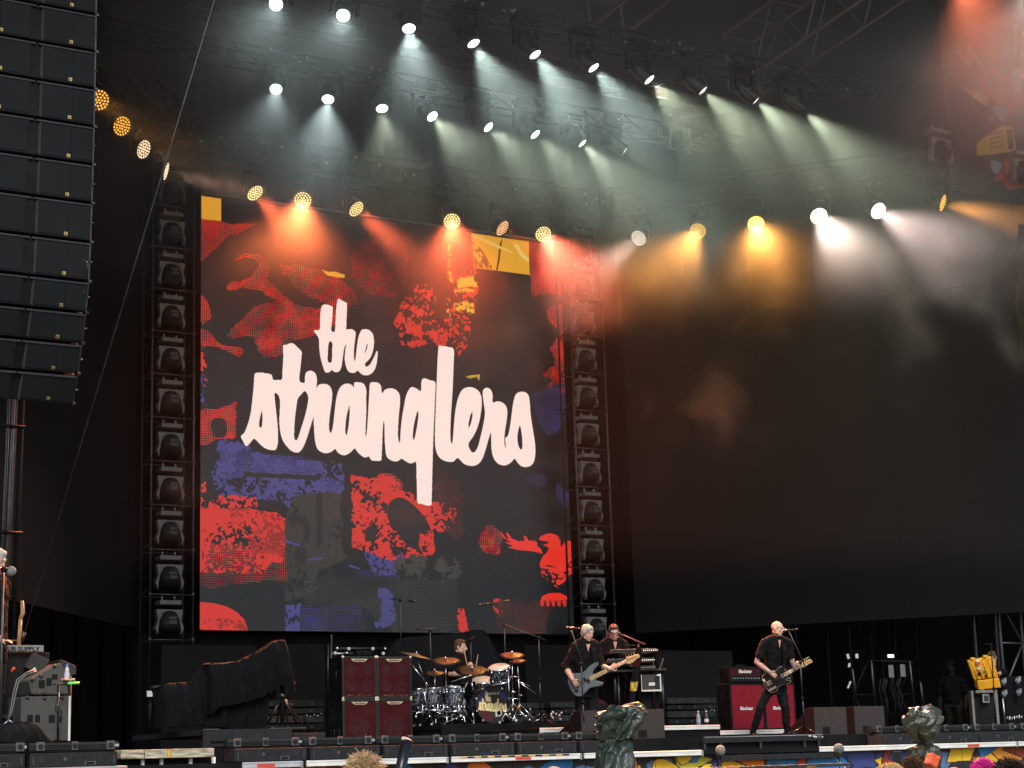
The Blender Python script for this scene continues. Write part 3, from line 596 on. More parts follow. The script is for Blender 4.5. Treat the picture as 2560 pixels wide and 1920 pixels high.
# ------------------------------------------------------------------ hanging line of loudspeakers
la = thing('line_array', 'tall hanging curved column of dark loudspeaker cabinets with small gold badges', 'speakers', (5.96, 20.3, 5.5))
Y0, Z0 = 20.0, Py(238, 36, 20).z
angs = [0, .5, 1, 1.5, 2.5, 3.5, 5, 14, 19, 23, 27]
hts = [.462] * 7 + [.365] * 4
cabs = [(Y0, Z0 + .462 * 2, 0, .462), (Y0, Z0 + .462, 0, .462)]; cyy, czz = Y0, Z0
for a, h in zip(angs, hts):
    cabs.append((cyy, czz, math.radians(a), h)); cyy += h * math.sin(math.radians(a)); czz -= h * math.cos(math.radians(a))
xc = 5.965; hw = .69
for (y, z, a, h) in cabs:
    d = V((0, math.sin(a), -math.cos(a))); nrm = V((0, -math.cos(a), -math.sin(a)))     # down the face, out of the face
    o = V((xc, y, z)); U = V((1, 0, 0))
    R = Matrix((U, -nrm, -d)).transposed()
    big = h > .4; g = .012
    def fb(x0, x1, t0, t1, d0, d1): return MB().box(o + U * ((x0 + x1) / 2) + d * ((t0 + t1) / 2) + nrm * ((d0 + d1) / 2), (abs(x1 - x0), abs(d1 - d0), abs(t1 - t0)), R)
    cb = obj('cabinet', fb(-hw, hw, .014, h - .014, -.5, -.03), M_black, la, bevel=.008)
    for s in (-1, 1):
        x0, x1 = (.075 * s, hw * s)
        obj('grille', fb(x0, (x0 + (x1 - x0) * .58), .042, h - .045, -.03, -.004), M_pa, cb, bevel=.003)
        obj('grille', fb((x0 + (x1 - x0) * .584), x1 - .004 * s, .042, h - .045, -.03, -.007), M_pa, cb, bevel=.003)
        obj('flare', MB().prism([(.008 * s, -.10), (.072 * s, .004), (.072 * s, -.03), (.03 * s, -.12)], o + d * .02, U, nrm, d * (h - .04)), M_paf, cb)
        obj('top_rail', fb(.012 * s, hw * s, .016, .038, -.03, .004), M_paf, cb, bevel=.004)
        obj('bottom_rail', fb(.012 * s, hw * s, h - .042, h - .024, -.04, -.006), M_black, cb)
        bx = .40 * s if s > 0 else -.42
        bg_ = obj('badge', fb(bx - .02, bx + .02, h - .086, h - .046, -.004, .002), M_gold if big else mat('dull_badge', (.34, .25, .10), .5, .3, var=.1), cb)
        obj('badge_mark', MB().add([o + U * (bx - .012) + d * (h - .079) + nrm * .0035, o + U * (bx - .012) + d * (h - .054) + nrm * .0035, o + U * (bx + .013) + d * (h - .054) + nrm * .0035], [(0, 1, 2)]), M_ink, cb)
    rg = MB()
    rg.box(o + U * (hw + .012) + d * (h / 2) + nrm * -.05, (.018, .05, h * .94), R).box(o + U * (hw + .03) + d * (h * .97) + nrm * -.06, (.04, .07, .03), R).cyl(o + U * (hw + .01) + d * (h * .5) + nrm * -.02, o + U * (hw + .04) + d * (h * .5) + nrm * -.02, .012)
    obj('rigging_link', rg, M_steel, cb)
lab = MB().bb((5.3, 20.05, Z0 + .96), (6.63, 20.5, Z0 + 1.05)); lab.cyl((5.5, 20.3, Z0 + 1), (5.5, 20.3, 17), .02).cyl((6.4, 20.3, Z0 + 1), (6.4, 20.3, 17), .02); obj('hanging_frame', lab, M_steel, la)
for k in range(6):
    q = Py(168 + k * 8, 960 - 62 * k, 20.75 - .15 * k); obj('safety_cable', MB().tube([q, q + V((.05, 0, -.02)), q + V((.055, 0, -.07)), q + V((.02, 0, -.1))], .006, 5), M_steel, la)
ga, gb = Py(545, -30, 19.0), Py(55, 1602, 21.0)
cw = thing('guy_wire', 'thin grey wire slanting down in front of the towers to the stage edge', 'wire', gb)
obj('wire', MB().cyl(ga + (ga - gb) * .4, gb, .009, n=6), M_steel, cw); obj('turnbuckle', MB().cyl(gb, gb + (ga - gb) * .012, .02), M_steel, cw)
# ------------------------------------------------------------------ front edge of the stage
def X(px, py, y): return Py(px, py, y).x
M_bar = mat('strip_light_bar', (.028, .031, .030), .45, .3, var=.2)
M_brk = mat('grey_bracket', (.10, .106, .104), .6, .2, var=.2)
M_box = mat('front_box', (.026, .027, .029), .7, var=.25, scale=14)
units = [(-110, 66, 'u'), (72, 296, 'left end'), (568, 753, ''), (757, 935, ''), (939, 1104, ''), (1108, 1269, ''), (1273, 1424, ''), (1428, 1560, ''), (2182, 2300, ''), (2304, 2424, ''), (2428, 2540, ''), (2544, 2660, '')]
uname = ['outermost one under the hanging speakers', 'before the grey speaker stack', 'below the black cloth heap', 'between the cloth heap and the maroon cabinets', 'before the maroon cabinets', 'before the drum riser', 'between drum riser and green wrapped camera', 'behind the first green wrapping', 'beyond the second pair of monitors', 'behind the second green wrapping', 'before the yellow case', 'at the far edge before the caster wheels']
for (a, b, _), nm in zip(units, uname):
    yb = 22.25 if a > 300 else 22.0
    x0, x1 = X(a, 1850, yb), X(b, 1850, yb); zb = 1.95
    t = thing('strip_light', 'dark ribbed footlight bar with square brackets, ' + nm, 'footlight', ((x0 + x1) / 2, yb, zb), 'footlight bars along the stage edge')
    L = x1 - x0
    bd_ = MB()
    P = [(0, .03), (.012, .02), (.012, .035), (.02, .037), (.012, .05), (.02, .055), (.012, .068), (.02, .074), (.008, .09), (0, .105)]
    bd_.prism([(-p[0], p[1]) for p in P] + [(.11, .105), (.11, .03)], (x0, yb, zb), (0, 1, 0), (0, 0, 1), (L, 0, 0)); obj('body', bd_, M_bar, t)
    obj('shelf', MB().bb((x0, yb + .0, zb), (x1, yb + .1, zb + .028)), M_black, t)
    for k, f in enumerate((.12, .5, .9)):
        c = V((x0 + L * f, yb - .03, zb + .062)); w = .1 if k != 1 else .075
        br = obj('bracket', MB().box(c, (w, .02, .1)), M_brk, t, bevel=.004)
        obj('knob', MB().cyl(c + V((0, -.01, 0)), c + V((0, -.022, 0)), .034, n=6, smooth=False).cyl(c + V((0, -.02, 0)), c + V((0, -.028, 0)), .014, n=8), M_bar, br)
    obj('end_plug', MB().box((x1 - .03, yb - .02, zb + .06), (.05, .03, .03)), M_alu, t)
    # low box below it
    f = thing('front_box', 'low dark box under the footlight bar, ' + nm, 'speaker', ((x0 + x1) / 2, 22.0, 1.77), 'low boxes along the stage lip')
    obj('cabinet', MB().bb((x0 + .015, 22.05 - (.06 if a < 300 else 0), 1.772), (x1 - .015, 22.4 if a > 300 else 21.995 + .4, 1.935)), M_box, f, bevel=.006)
    fy = 22.05 - (.06 if a < 300 else 0)
    obj('handle', MB().bb((x0 + L * .62, fy - .004, 1.785), (x0 + L * .74, fy + .002, 1.83)), M_brk, f); obj('handle_pocket', MB().bb((x0 + L * .635, fy - .006, 1.79), (x0 + L * .725, fy + .002, 1.822)), M_ink, f)
    obj('latch', MB().bb((x0 + .05, fy - .006, 1.80), (x0 + .065, fy, 1.90)), M_steel, f); obj('latch', MB().bb((x1 - .065, fy - .006, 1.80), (x1 - .05, fy, 1.90)), M_steel, f)
    obj('badge', MB().cyl((x0 + L * .4, fy - .003, 1.86), (x0 + L * .4, fy + .001, 1.86), .022, n=8), M_brk, f)
# pale edge strips with tape
def strip(a, b, lbl, col, tapes=(), y=21.99):
    x0, x1 = X(a, 1890, y), X(b, 1890, y)
    t = thing('edge_strip', lbl, 'stage edge', ((x0 + x1) / 2, y, 1.69), 'pale metal strips along the stage lip')
    obj('channel', MB().prism([(0, 0), (-.012, .004), (-.012, .018), (-.006, .022), (-.006, .05), (-.012, .054), (-.012, .072), (0, .076), (.015, .076), (.015, 0)], (x0, y, 1.69), (0, 1, 0), (0, 0, 1), (x1 - x0, 0, 0)), col, t)
    obj('end_bracket', MB().box((x1 + .012, y - .004, 1.72), (.03, .03, .09)), M_alu, t, bevel=.004)
    for (c, d, m, z0, z1) in tapes: obj('tape', MB().bb((X(c, 1890, y), y - .0155, z0), (X(d, 1890, y), y - .0125, z1)), m, t)
    return t
strip(-60, 312, 'pale lilac grey stage edge strip under the hanging speakers', mat('lilac_edge', (.40, .36, .38), .5, var=.15, scale=3))
strip(606, 752, 'light grey stage edge strip with a single red tape mark', mat('grey_edge', (.42, .45, .46), .5, var=.12), [(642, 686, M_tape_r, 1.70, 1.738)])
strip(766, 1116, 'long white stage edge strip before the maroon cabinets', M_white)
hz = [(1150 + k * 34, 1167 + k * 34, M_tape_y if True else 0, 1.742, 1.762) for k in range(8)] + [(1167 + k * 34, 1184 + k * 34, M_ink, 1.742, 1.762) for k in range(8)]
strip(1128, 1450, 'white stage edge strip with yellow and black hazard tape', M_white, hz + [(1288, 1326, M_tape_r, 1.70, 1.735)])
strip(1460, 1754, 'white stage edge strip behind the first green wrapping', M_white)
strip(2050, 2543, 'white stage edge strip below the second green wrapping with red tape', M_white, [(2420, 2449, M_tape_r, 1.70, 1.74)])
strip(2549, 2700, 'short white stage edge strip at the far corner', M_white)
lg = thing('timber_ledge', 'weathered pale timber ledge beside the grey speaker stack', 'ledge', (8.6, 22.3, 1.7))
for a, b in ((298, 357), (358, 415), (424, 532)): obj('plank', MB().bb((X(a, 1885, 22.25) + .004, 22.2, 1.845), (X(b, 1885, 22.25), 22.43, 1.953)), M_wood, lg, bevel=.006)
obj('hinge', MB().bb((X(415, 1885, 22.25) + .004, 22.21, 1.85), (X(424, 1885, 22.25) - .002, 22.42, 1.94)), M_tape_y, lg)
for a in (358, 405, 478, 535): obj('post', MB().cyl((X(a, 1900, 22.3), 22.32, .0), (X(a, 1900, 22.3), 22.32, 1.843), .025), M_white, lg)
# painted boards below
BH, BW = 120, 1600
BO = np.zeros((BH, BW, 3)); BO[:] = s2l((40, 36, 40))
pal = [s2l(c) for c in ((226, 120, 30), (40, 120, 190), (240, 190, 40), (205, 60, 35), (60, 70, 130), (190, 180, 50), (30, 28, 34), (150, 60, 40), (235, 150, 50), (90, 120, 160))]
for k in range(700):
    x, yv, r = rng.random() * BW, rng.random() * BH, 6 + rng.random() * 17; n = rng.integers(3, 8); a0 = rng.random() * 6.3
    P = [(x + r * (1.6 if i % 2 else .9) * math.cos(a0 + 6.283 * i / n), yv + r * (.6 + .6 * rng.random()) * math.sin(a0 + 6.283 * i / n)) for i in range(n)]
    Q = smoothpoly(P, 4) if k % 2 else P
    BO[inside([((p[0] - x) * 1.12 + x, (p[1] - yv) * 1.15 + yv) for p in Q], BW, BH)] = pal[6]; BO[inside(Q, BW, BH)] = pal[rng.integers(0, len(pal))]
BO *= (.75 + .4 * noise2(BW, BH, 12))[..., None]
mp = thing('mural_boards', 'row of boards below the stage edge painted in bright graffiti colours', 'mural', (16, 22.15, 0))
m_mu = print_mat('graffiti_paint', np.clip(BO, 0, 1), rough=.6)
x = 5.0; k = 0
while x < 31:
    o = print_quad('panel', (x, 22.16, .2), (x + 1.19, 22.16, .2), (x + 1.19, 22.16, 1.688), (x, 22.16, 1.688), m_mu, mp)
    for l, c in zip(o.data.loops, ((k / 22, 0), ((k + 1) / 22, 0), ((k + 1) / 22, 1), (k / 22, 1))): o.data.uv_layers[0].data[l.index].uv = c
    x += 1.2; k += 1
for o in list(mp.children):
    so = o.modifiers.new('thick', 'SOLIDIFY'); so.thickness = .02; so.offset = -1
# exposed deck frame under the guitarist
df = thing('deck_frame', 'black bolted deck frame under the bald guitarist with a worn pale corner', 'platform', (18.7, 22.42, 0))
xa, xb, xm = X(1757, 1850, 22.4), X(2052, 1850, 22.4), X(1790, 1850, 22.4)
obj('beam', MB().bb((xa, 22.36, 1.865), (xb, 22.434, 1.955)), M_box, df, bevel=.004)
obj('edge_line', MB().bb((xa, 22.352, 1.945), (xb, 22.36, 1.958)), M_alu, df)
obj('lower_beam', MB().bb((xa, 22.0, 1.60), (X(2105, 1890, 22), 22.06, 1.68)), M_box, df, bevel=.004)
for px in (1760, 1800, 1900, 2010, 2046): obj('post', MB().bb((X(px, 1860, 22.4) - .02, 22.38, 0), (X(px, 1860, 22.4) + .02, 22.42, 1.864)), M_steel, df)
cn = MB()
for k in range(9): cn.box((xb - .02 - .05 * k * rng.random(), 22.354, 1.93 + .03 * (rng.random() - .5)), (.05, .01, .018))
obj('worn_corner', cn, M_white, df); df.children[-1]['kind'] = 'stuff'
br_ = thing('crowd_barrier', 'plain grey steel crowd barrier rail before the deck frame', 'barrier', (16, 19.5, 0))
ba, bb_ = Py(1690, 1921, 19.0), Py(2122, 1911, 19.0); bz = (ba.z + bb_.z) / 2
obj('rail', MB().bb((ba.x, 18.97, bz - .03), (bb_.x, 19.03, bz + .01)), M_steel, br_, bevel=.006)
for k in range(4): obj('post', MB().cyl((ba.x + (bb_.x - ba.x) * k / 3, 19.06, 0), (ba.x + (bb_.x - ba.x) * k / 3, 19.06, bz - .032), .02), M_steel, br_)

# ------------------------------------------------------------------ platforms
def platform(label, x0, x1, y0, y1, z, trim=None, zt=.07):
    t = thing('platform', label, 'platform', ((x0 + x1) / 2, y0, 1.95))
    obj('top', MB().bb((x0, y0, z - .08), (x1, y1, z)), M_deck, t, bevel=.004)
    obj('skirt', MB().bb((x0 + .02, y0 + .02, 1.952), (x1 - .02, y1 - .02, z - .081)), M_cloth, t)
    if trim is not None:
        obj('trim', MB().prism([(0, 0), (-.014, .004), (-.014, .028), (-.006, .03), (-.006, .042), (-.014, .044), (-.014, .066), (0, .07)], (x0, y0 - .002, z - .072), (0, 1, 0), (0, 0, 1), (x1 - x0, 0, 0)), trim, t)
    return t
xk0, xk1 = 15.0, X(1799, 1820, 24.0)
platform('black keyboard platform with a ribbed white front trim', xk0, xk1, 24.0, 26.0, 2.17, M_white)
xg0, xg1 = X(1800, 1830, 24.35), X(1966, 1830, 24.35)
platform('low platform with white trim under the red fronted amplifier stack', xg0, xg1 + .35, 24.35, 26.0, 2.085, M_white)
rx0, rx1 = 14.42, X(1424, 1810, 26.0)
dr_ = platform('black draped drum riser', rx0, rx1, 26.0, 29.4, 2.30)
obj('front_cloth', folds((rx0, 25.97, 0), (rx1, 25.97, 0), 1.955, 2.285, .012, .3), M_cloth, dr_)
pk = thing('platform', 'dark slotted platform with a pale edge under the black cloth heap', 'platform', (11, 22.9, 1.95))
a0, a1 = X(505, 1820, 22.9), X(690, 1820, 22.9)
obj('top', MB().bb((a0, 22.9, 2.13), (X(665, 1820, 22.9), 25.5, 2.20)), M_box, pk)
obj('front_upper', MB().bb((a0, 22.86, 2.05), (X(728, 1820, 22.9), 22.9, 2.195)), M_box, pk)
obj('front_middle', MB().bb((a0 + .05, 22.88, 1.985), (X(728, 1820, 22.9), 22.9, 2.02)), M_box, pk)
obj('front_post', MB().bb((a0, 22.865, 1.953), (a0 + .10, 22.9, 2.048)), M_box, pk)
obj('pale_edge', MB().bb((a0, 22.85, 2.196), (X(545, 1820, 22.9), 22.9, 2.206)), M_brk, pk); obj('pale_edge', MB().bb((X(672, 1811, 22.9), 22.85, 2.196), (X(762, 1811, 22.9), 22.9, 2.206)), M_brk, pk)
obj('step', MB().bb((X(733, 1820, 22.9), 22.88, 1.953), (X(812, 1820, 22.9), 23.6, 2.13)), M_box, pk, bevel=.004)

# ------------------------------------------------------------------ maroon bass cabinets
bx = [Py(855, 1700, 26.75).x, Py(941.5, 1700, 26.75).x, Py(1029, 1700, 26.75).x]
zt = Py(855, 1640, 26.75).z; zm = Py(855, 1748, 26.75).z; zl = zm - (zt - zm) * 1.02
structure('cabinet_base', MB().bb((bx[0] - .02, 26.76, 1.952), (bx[2] + .02, 27.3, zl - .002)), M_black)
names = {(0, 0): 'upper maroon bass cabinet on the cloth heap side', (1, 0): 'upper maroon bass cabinet on the drum side', (0, 1): 'lower maroon bass cabinet on the cloth heap side', (1, 1): 'lower maroon bass cabinet on the drum side'}
for i in (0, 1):
    for j in (0, 1):
        x0, x1 = bx[i] + .004, bx[i + 1] - .004; z1, z0 = ((zt, zm) if j == 0 else (zm, zl)); z1 -= .003; z0 += .003
        t = thing('bass_cabinet', names[(i, j)], 'amplifier', ((x0 + x1) / 2, 26.75, z0), 'stack of four maroon bass cabinets')
        obj('body', MB().bb((x0, 26.765, z0), (x1, 27.25, z1)), M_blackg, t, bevel=.012)
        fr = .028
        obj('frame', MB().bb((x0, 26.742, z0), (x0 + fr, 26.764, z1)).bb((x1 - fr, 26.742, z0), (x1, 26.764, z1)).bb((x0 + fr, 26.742, z0), (x1 - fr, 26.764, z0 + fr)).bb((x0 + fr, 26.742, z1 - fr), (x1 - fr, 26.764, z1)), mat('edge_binding', (.035, .037, .036), .4, var=.2), t)
        obj('grille', MB().bb((x0 + fr + .001, 26.752, z0 + fr + .001), (x1 - fr - .001, 26.763, z1 - fr - .001)), M_maroon, t)
        cx_ = (x0 + x1) / 2; w = x1 - x0
        sps = [(cx_ - w * .23, z1 - .21, .085), (cx_ + w * .23, z1 - .21, .085), (cx_ - w * .23, z1 - .48, .085), (cx_ + w * .23, z1 - .48, .085)] if j == 0 else [(cx_, z0 + .23, .16)]
        for (sx, sz, r) in sps: obj('speaker_cone', MB().lathe([(r * 1.08, 0), (r * 1.08, .0016), (r * .97, .0022), (r * .93, .0008), (r * .42, .0008), (r * .36, .002), (.0005, .0026)], (sx, 26.752, sz), (0, -1, 0), n=24), mat('cone_behind_cloth', (.055, .016, .019), .8, var=.25, scale=9), t)
        bw = w * .24; bz_ = z1 - fr - .012
        b = obj('badge', MB().prism([(-bw, 0), (bw, 0), (bw * .92, -.016), (bw * .62, -.045), (-bw * .62, -.045), (-bw * .92, -.016)], (cx_, 26.752, bz_), (1, 0, 0), (0, 0, 1), (0, -.008, 0)), M_cream, t)
        lettering('Ashdown', .05, M_ink, b, (cx_, 26.7425, bz_ - .022), (1, 0, 0), (0, 0, 1), shear=.25, bold=True)
        for cx2 in (x0 + .012, x1 - .012):
            for cz2 in (z0 + .012, z1 - .012): obj('corner', MB().ball((cx2, 26.75, cz2), (.026, .022, .026), 10, 6), mat('brass_corner', (.7, .62, .42), .35, .5, var=.1), t)
        if i == 0:
            for zz in ([z1 - .28] if j == 0 else [z0 + .16]):
                for yy_ in ([27.0] if j == 0 else [26.92, 27.09]):
                    h = obj('side_plate', MB().bb((x0 - .006, yy_ - .055, zz - .06), (x0 + .001, yy_ + .055, zz + .06)), M_steel, t, bevel=.003)
                    obj('recess', MB().bb((x0 - .0085, yy_ - .042, zz - .045), (x0, yy_ + .042, zz + .045)), M_ink, h)
        if j == 0:
            sc = MB()
            for k in range(26): sc.box((x0 + .06 + (w - .1) * rng.random(), 26.7505, z0 + fr + .012 + .025 * rng.random() ** 2), (.05 * rng.random() + .01, .003, .012))
            so = obj('scuff', sc, mat('scuffed_cloth', (.20, .07, .07), .9, var=.4, scale=30), t); so['kind'] = 'stuff'

# ------------------------------------------------------------------ red amplifier stack
rxp = [X(1827, 1760, 24.9), X(1911, 1760, 24.9), X(1989, 1760, 24.9)]
rz1, rz0 = Py(1827, 1708, 24.9).z, 2.09
def amp(kind, label, x0, x1, z0, z1, yf, dep):
    t = thing(kind, label, 'amplifier', ((x0 + x1) / 2, yf, z0), 'red fronted guitar amplifier stack')
    obj('body', MB().bb((x0, yf + .016, z0), (x1, yf + dep, z1)), M_blackg, t, bevel=.01)
    fr = .03
    obj('frame', MB().bb((x0, yf, z0), (x0 + fr, yf + .015, z1)).bb((x1 - fr, yf, z0), (x1, yf + .015, z1)).bb((x0 + fr, yf, z0), (x1 - fr, yf + .015, z0 + fr)).bb((x0 + fr, yf, z1 - fr), (x1 - fr, yf + .015, z1)), M_black, t, bevel=.003)
    cx_, w = (x0 + x1) / 2, x1 - x0
    if kind == 'guitar_cabinet':
        obj('grille', MB().bb((x0 + fr + .001, yf + .006, z0 + fr + .001), (x1 - fr - .001, yf + .0145, z1 - fr - .001)), M_red, t)
        lettering('Blackstar', .075, M_white, t, (cx_ - .02, yf + .003, (z0 + z1) / 2 - .03), (1, 0, 0), (0, 0, 1), bold=True)
        obj('side_handle', MB().bb((x0 - .004, yf + .14, (z0 + z1) / 2 + .12), (x0 + .001, yf + .26, (z0 + z1) / 2 + .2)), M_black, t)
    else:
        zc = z0 + (z1 - z0) * .42
        obj('grille', MB().bb((x0 + fr + .001, yf + .006, zc), (x1 - fr - .001, yf + .0145, z1 - fr - .001)), mat('dark_red_cloth', (.05, .01, .014), .8, var=.2), t)
        lettering('Blackstar', .075, M_white, t, (cx_, yf + .003, (zc + z1) / 2 - .01), (1, 0, 0), (0, 0, 1), bold=True)
        pl = obj('control_panel', MB().bb((x0 + fr + .001, yf + .007, z0 + fr + .001), (x1 - fr - .001, yf + .0145, zc - .002)), M_ink, t)
        for k in range(11): obj('knob', MB().cyl((x0 + .07 + (w - .14) * k / 10, yf - .012, z0 + .06), (x0 + .07 + (w - .14) * k / 10, yf + .007, z0 + .06), .0115, n=8), M_alu, pl)
        obj('top_handle', MB().tube([(cx_ - .12, yf + .12, z1), (cx_ - .1, yf + .12, z1 + .025), (cx_ + .1, yf + .12, z1 + .025), (cx_ + .12, yf + .12, z1)], .011, 6), M_black, t)
    return t
amp('guitar_cabinet', 'upright red fronted guitar cabinet on the keyboard side', rxp[0], rxp[1] - .006, rz0, rz1, 24.9, .36)
amp('guitar_cabinet', 'upright red fronted guitar cabinet behind the guitarist legs', rxp[1] + .006, rxp[2], rz0, rz1, 24.9, .36)
hz0, hz1 = rz1 + .02, Py(1824, 1666, 24.9).z
amp('amplifier_head', 'black amplifier head with dark red front and white name, keyboard side', rxp[0], rxp[1] - .02, hz0, hz1, 24.9, .27)
amp('amplifier_head', 'black amplifier head half hidden by the bald guitarist', rxp[1] + .01, rxp[2] - .03, hz0, hz1, 24.9, .27)

# ------------------------------------------------------------------ monitor wedges
M_wedge = mat('wedge_paint', (.055, .047, .044), .85, var=.3, scale=40, bump=.3, bscale=200)
M_wedges = mat('wedge_side', (.011, .008, .0085), .8, var=.3, scale=20)
def wedge(a, b, sidepx, y, z0, z1, label):
    x0, x1 = X(a, 1800, y), X(b, 1800, y); D = .62; h = z1 - z0
    t = thing('monitor_wedge', label, 'speaker', ((x0 + x1) / 2, y, z0), 'floor monitor speakers')
    P = [(0, 0), (0, h), (.17, h * .985), (.36, h * .60), (D, h * .30), (D, 0)]
    obj('body', MB().prism(P, (x0, y + .002, z0), (0, 1, 0), (0, 0, 1), (x1 - x0, 0, 0)), M_wedges, t, bevel=.008)
    obj('rear_panel', MB().bb((x0 + .006, y - .006, z0 + .006), (x1 - .006, y + .001, z1 - .006)), M_wedge, t, bevel=.003)
    obj('grille', MB().prism([(0, 0), (.36, 0), (.36, .012), (0, .012)], (x0 + .03, y + .38, z0 + h * .62), (0, .72, -.36 * h / .44 * 1.15), (0, .36, .72), (x1 - x0 - .06, 0, 0)), M_pa, t)
    obj('handle_hole', MB().bb((x0 - .003, y + .20, z0 + .11), (x0 + .002, y + .34, z0 + .19)), M_ink, t, bevel=.001)
    obj('connector_plate', MB().bb((x0 + .16, y - .009, z0 + .02), (x0 + .31, y - .005, z0 + .13)), M_ink, t)
    return t
wedge(1452, 1546, 0, 22.85, 1.952, 2.38, 'grey backed monitor wedge in front of the bassist, drum side')
wedge(1572, 1661, 0, 22.85, 1.952, 2.385, 'grey backed monitor wedge before the keyboards beside the green wrapping')
wedge(2035, 2117, 0, 23.0, 1.952, 2.39, 'brownish monitor wedge at the bald guitarist feet')
wedge(2136, 2212, 0, 23.05, 1.952, 2.40, 'grey monitor wedge farthest from the guitarist')

# ------------------------------------------------------------------ cloth covered heaps
def interp(P, u):
    xs = [p[0] for p in P]; return np.interp(u, xs, [p[1] for p in P])
def heap(top, bot, y0, depth, nf, amp_, mtl, parent, name='cover', seed=0, slope=0.):
    x0, x1 = top[0][0], top[-1][0]; r = random.Random(seed); ph = [r.random() * 6.28 for _ in range(6)]
    def fn(u, v):
        px = x0 + (x1 - x0) * u
        yt, yb = interp(top, px), interp(bot, px)
        if v <= .6:
            q = v / .6; py = yb + (yt - yb) * q; back = depth * .5 * q ** 3
            fo = lambda x: 1.3 * abs(math.sin(x)) - .85 + .25 * math.sin(2.3 * x + 1)
            w = amp_ * (1 - q * .6) * (fo(u * nf * 3.14 + ph[0] + 1.2 * math.sin(u * 9 + ph[1] + q * 1.5)) + .5 * fo(u * nf * 8 + ph[2] + q * 2.2) + .45 * fo(q * 4 - u * 9 + ph[3]))
            p = Py(px, py, y0); p.y = p.y + back + w + slope * u + depth * .9 * (max(0, 1 - u / .05) ** 2)
            return p
        q = (v - .6) / .4; p = Py(px, yt, y0); pb = Py(px, yb, y0)
        return V((p.x + .1 * q, y0 + depth * (.5 + .5 * q) + slope * u, p.z + (pb.z - p.z) * q ** 2))
    return obj(name, MB().grid(fn, 110, 44), mtl, parent)
M_heap = mat('matte_black_cloth', (.0055, .0055, .0062), .95, var=.2, bump=.2, bscale=6)
h1 = thing('covered_equipment', 'heap of stage gear under black cloth rising to a peak on a tripod', 'covered gear', (10.5, 23.9, 2.2))
topo = [(405, 1716), (420, 1709), (434, 1706), (470, 1704), (487, 1704), (494, 1690), (503, 1670), (512, 1661), (522, 1656), (540, 1655), (570, 1655), (599, 1651), (625, 1640), (650, 1627), (672, 1613), (688, 1602), (706, 1598), (722, 1597), (726, 1606), (731, 1635), (738, 1680), (744, 1708), (745, 1714)]
boto = [(405, 1818), (440, 1818), (499, 1813), (520, 1816), (545, 1816), (580, 1824), (611, 1828), (645, 1825), (664, 1814), (670, 1790), (674, 1738), (690, 1724), (703, 1711), (712, 1730), (722, 1745), (730, 1742), (745, 1715)]
heap(topo, boto, 23.6, .30, 9, .05, M_heap, h1, seed=3)
heap([(526, 1660), (545, 1657), (570, 1657), (599, 1653), (625, 1642), (650, 1630), (672, 1616), (686, 1606)], [(526, 1790), (545, 1768), (570, 1764), (600, 1758), (630, 1752), (655, 1742), (672, 1734), (686, 1724)], 23.47, .2, 4, .035, M_heap, h1, 'upper_cover', seed=8)
ts = thing('tripod_stand', 'black tripod stand holding up the peak of the black cloth', 'stand', Py(706, 1811, 23.7))
q0 = Py(706, 1811, 23.7)
obj('pole', MB().cyl(q0, Py(706, 1640, 23.7), .03), M_cloth, ts)
hub = Py(706, 1740, 23.7)
for dx, dyv in ((-36, 0), (36, 0), (-14, 1), (14, 1), (48, 2)):
    f = Py(706 + dx, 1808, 23.7 + .35 * dyv); obj('leg', MB().cyl(hub, f, .016), M_blackg, ts)
obj('collar', MB().cyl(hub - V((0, 0, .02)), hub + V((0, 0, .03)), .05), M_steel, ts)
h2 = thing('covered_equipment', 'tall gear under black cloth behind the drummer', 'covered gear', (15.2, 28.3, 2.3))
heap([(985, 1650), (1000, 1624), (1025, 1594), (1050, 1587), (1090, 1584), (1150, 1580), (1192, 1575), (1222, 1568), (1249, 1570), (1262, 1600), (1272, 1625)], [(985, 1760), (1100, 1765), (1272, 1752)], 28.2, 1.0, 6, .06, M_cloth, h2, seed=5)
h3 = thing('covered_equipment', 'low lump of gear under dark cloth before the grey speaker stack', 'covered gear', (6.2, 22.4, 1.95))
heap([(-40, 1815), (0, 1812), (40, 1803), (80, 1802), (108, 1812), (125, 1838), (134, 1850)], [(-40, 1856), (134, 1856)], 22.3, .4, 3, .02, M_cloth, h3, seed=6)
h4 = thing('covered_equipment', 'dark rounded cushion shape behind the first monitor wedge', 'covered gear', (15.8, 24.2, 2.17))
heap([(1490, 1772), (1496, 1755), (1512, 1747), (1526, 1752), (1540, 1772)], [(1490, 1790), (1540, 1790)], 24.3, .3, 1, .005, M_cloth, h4, seed=7)

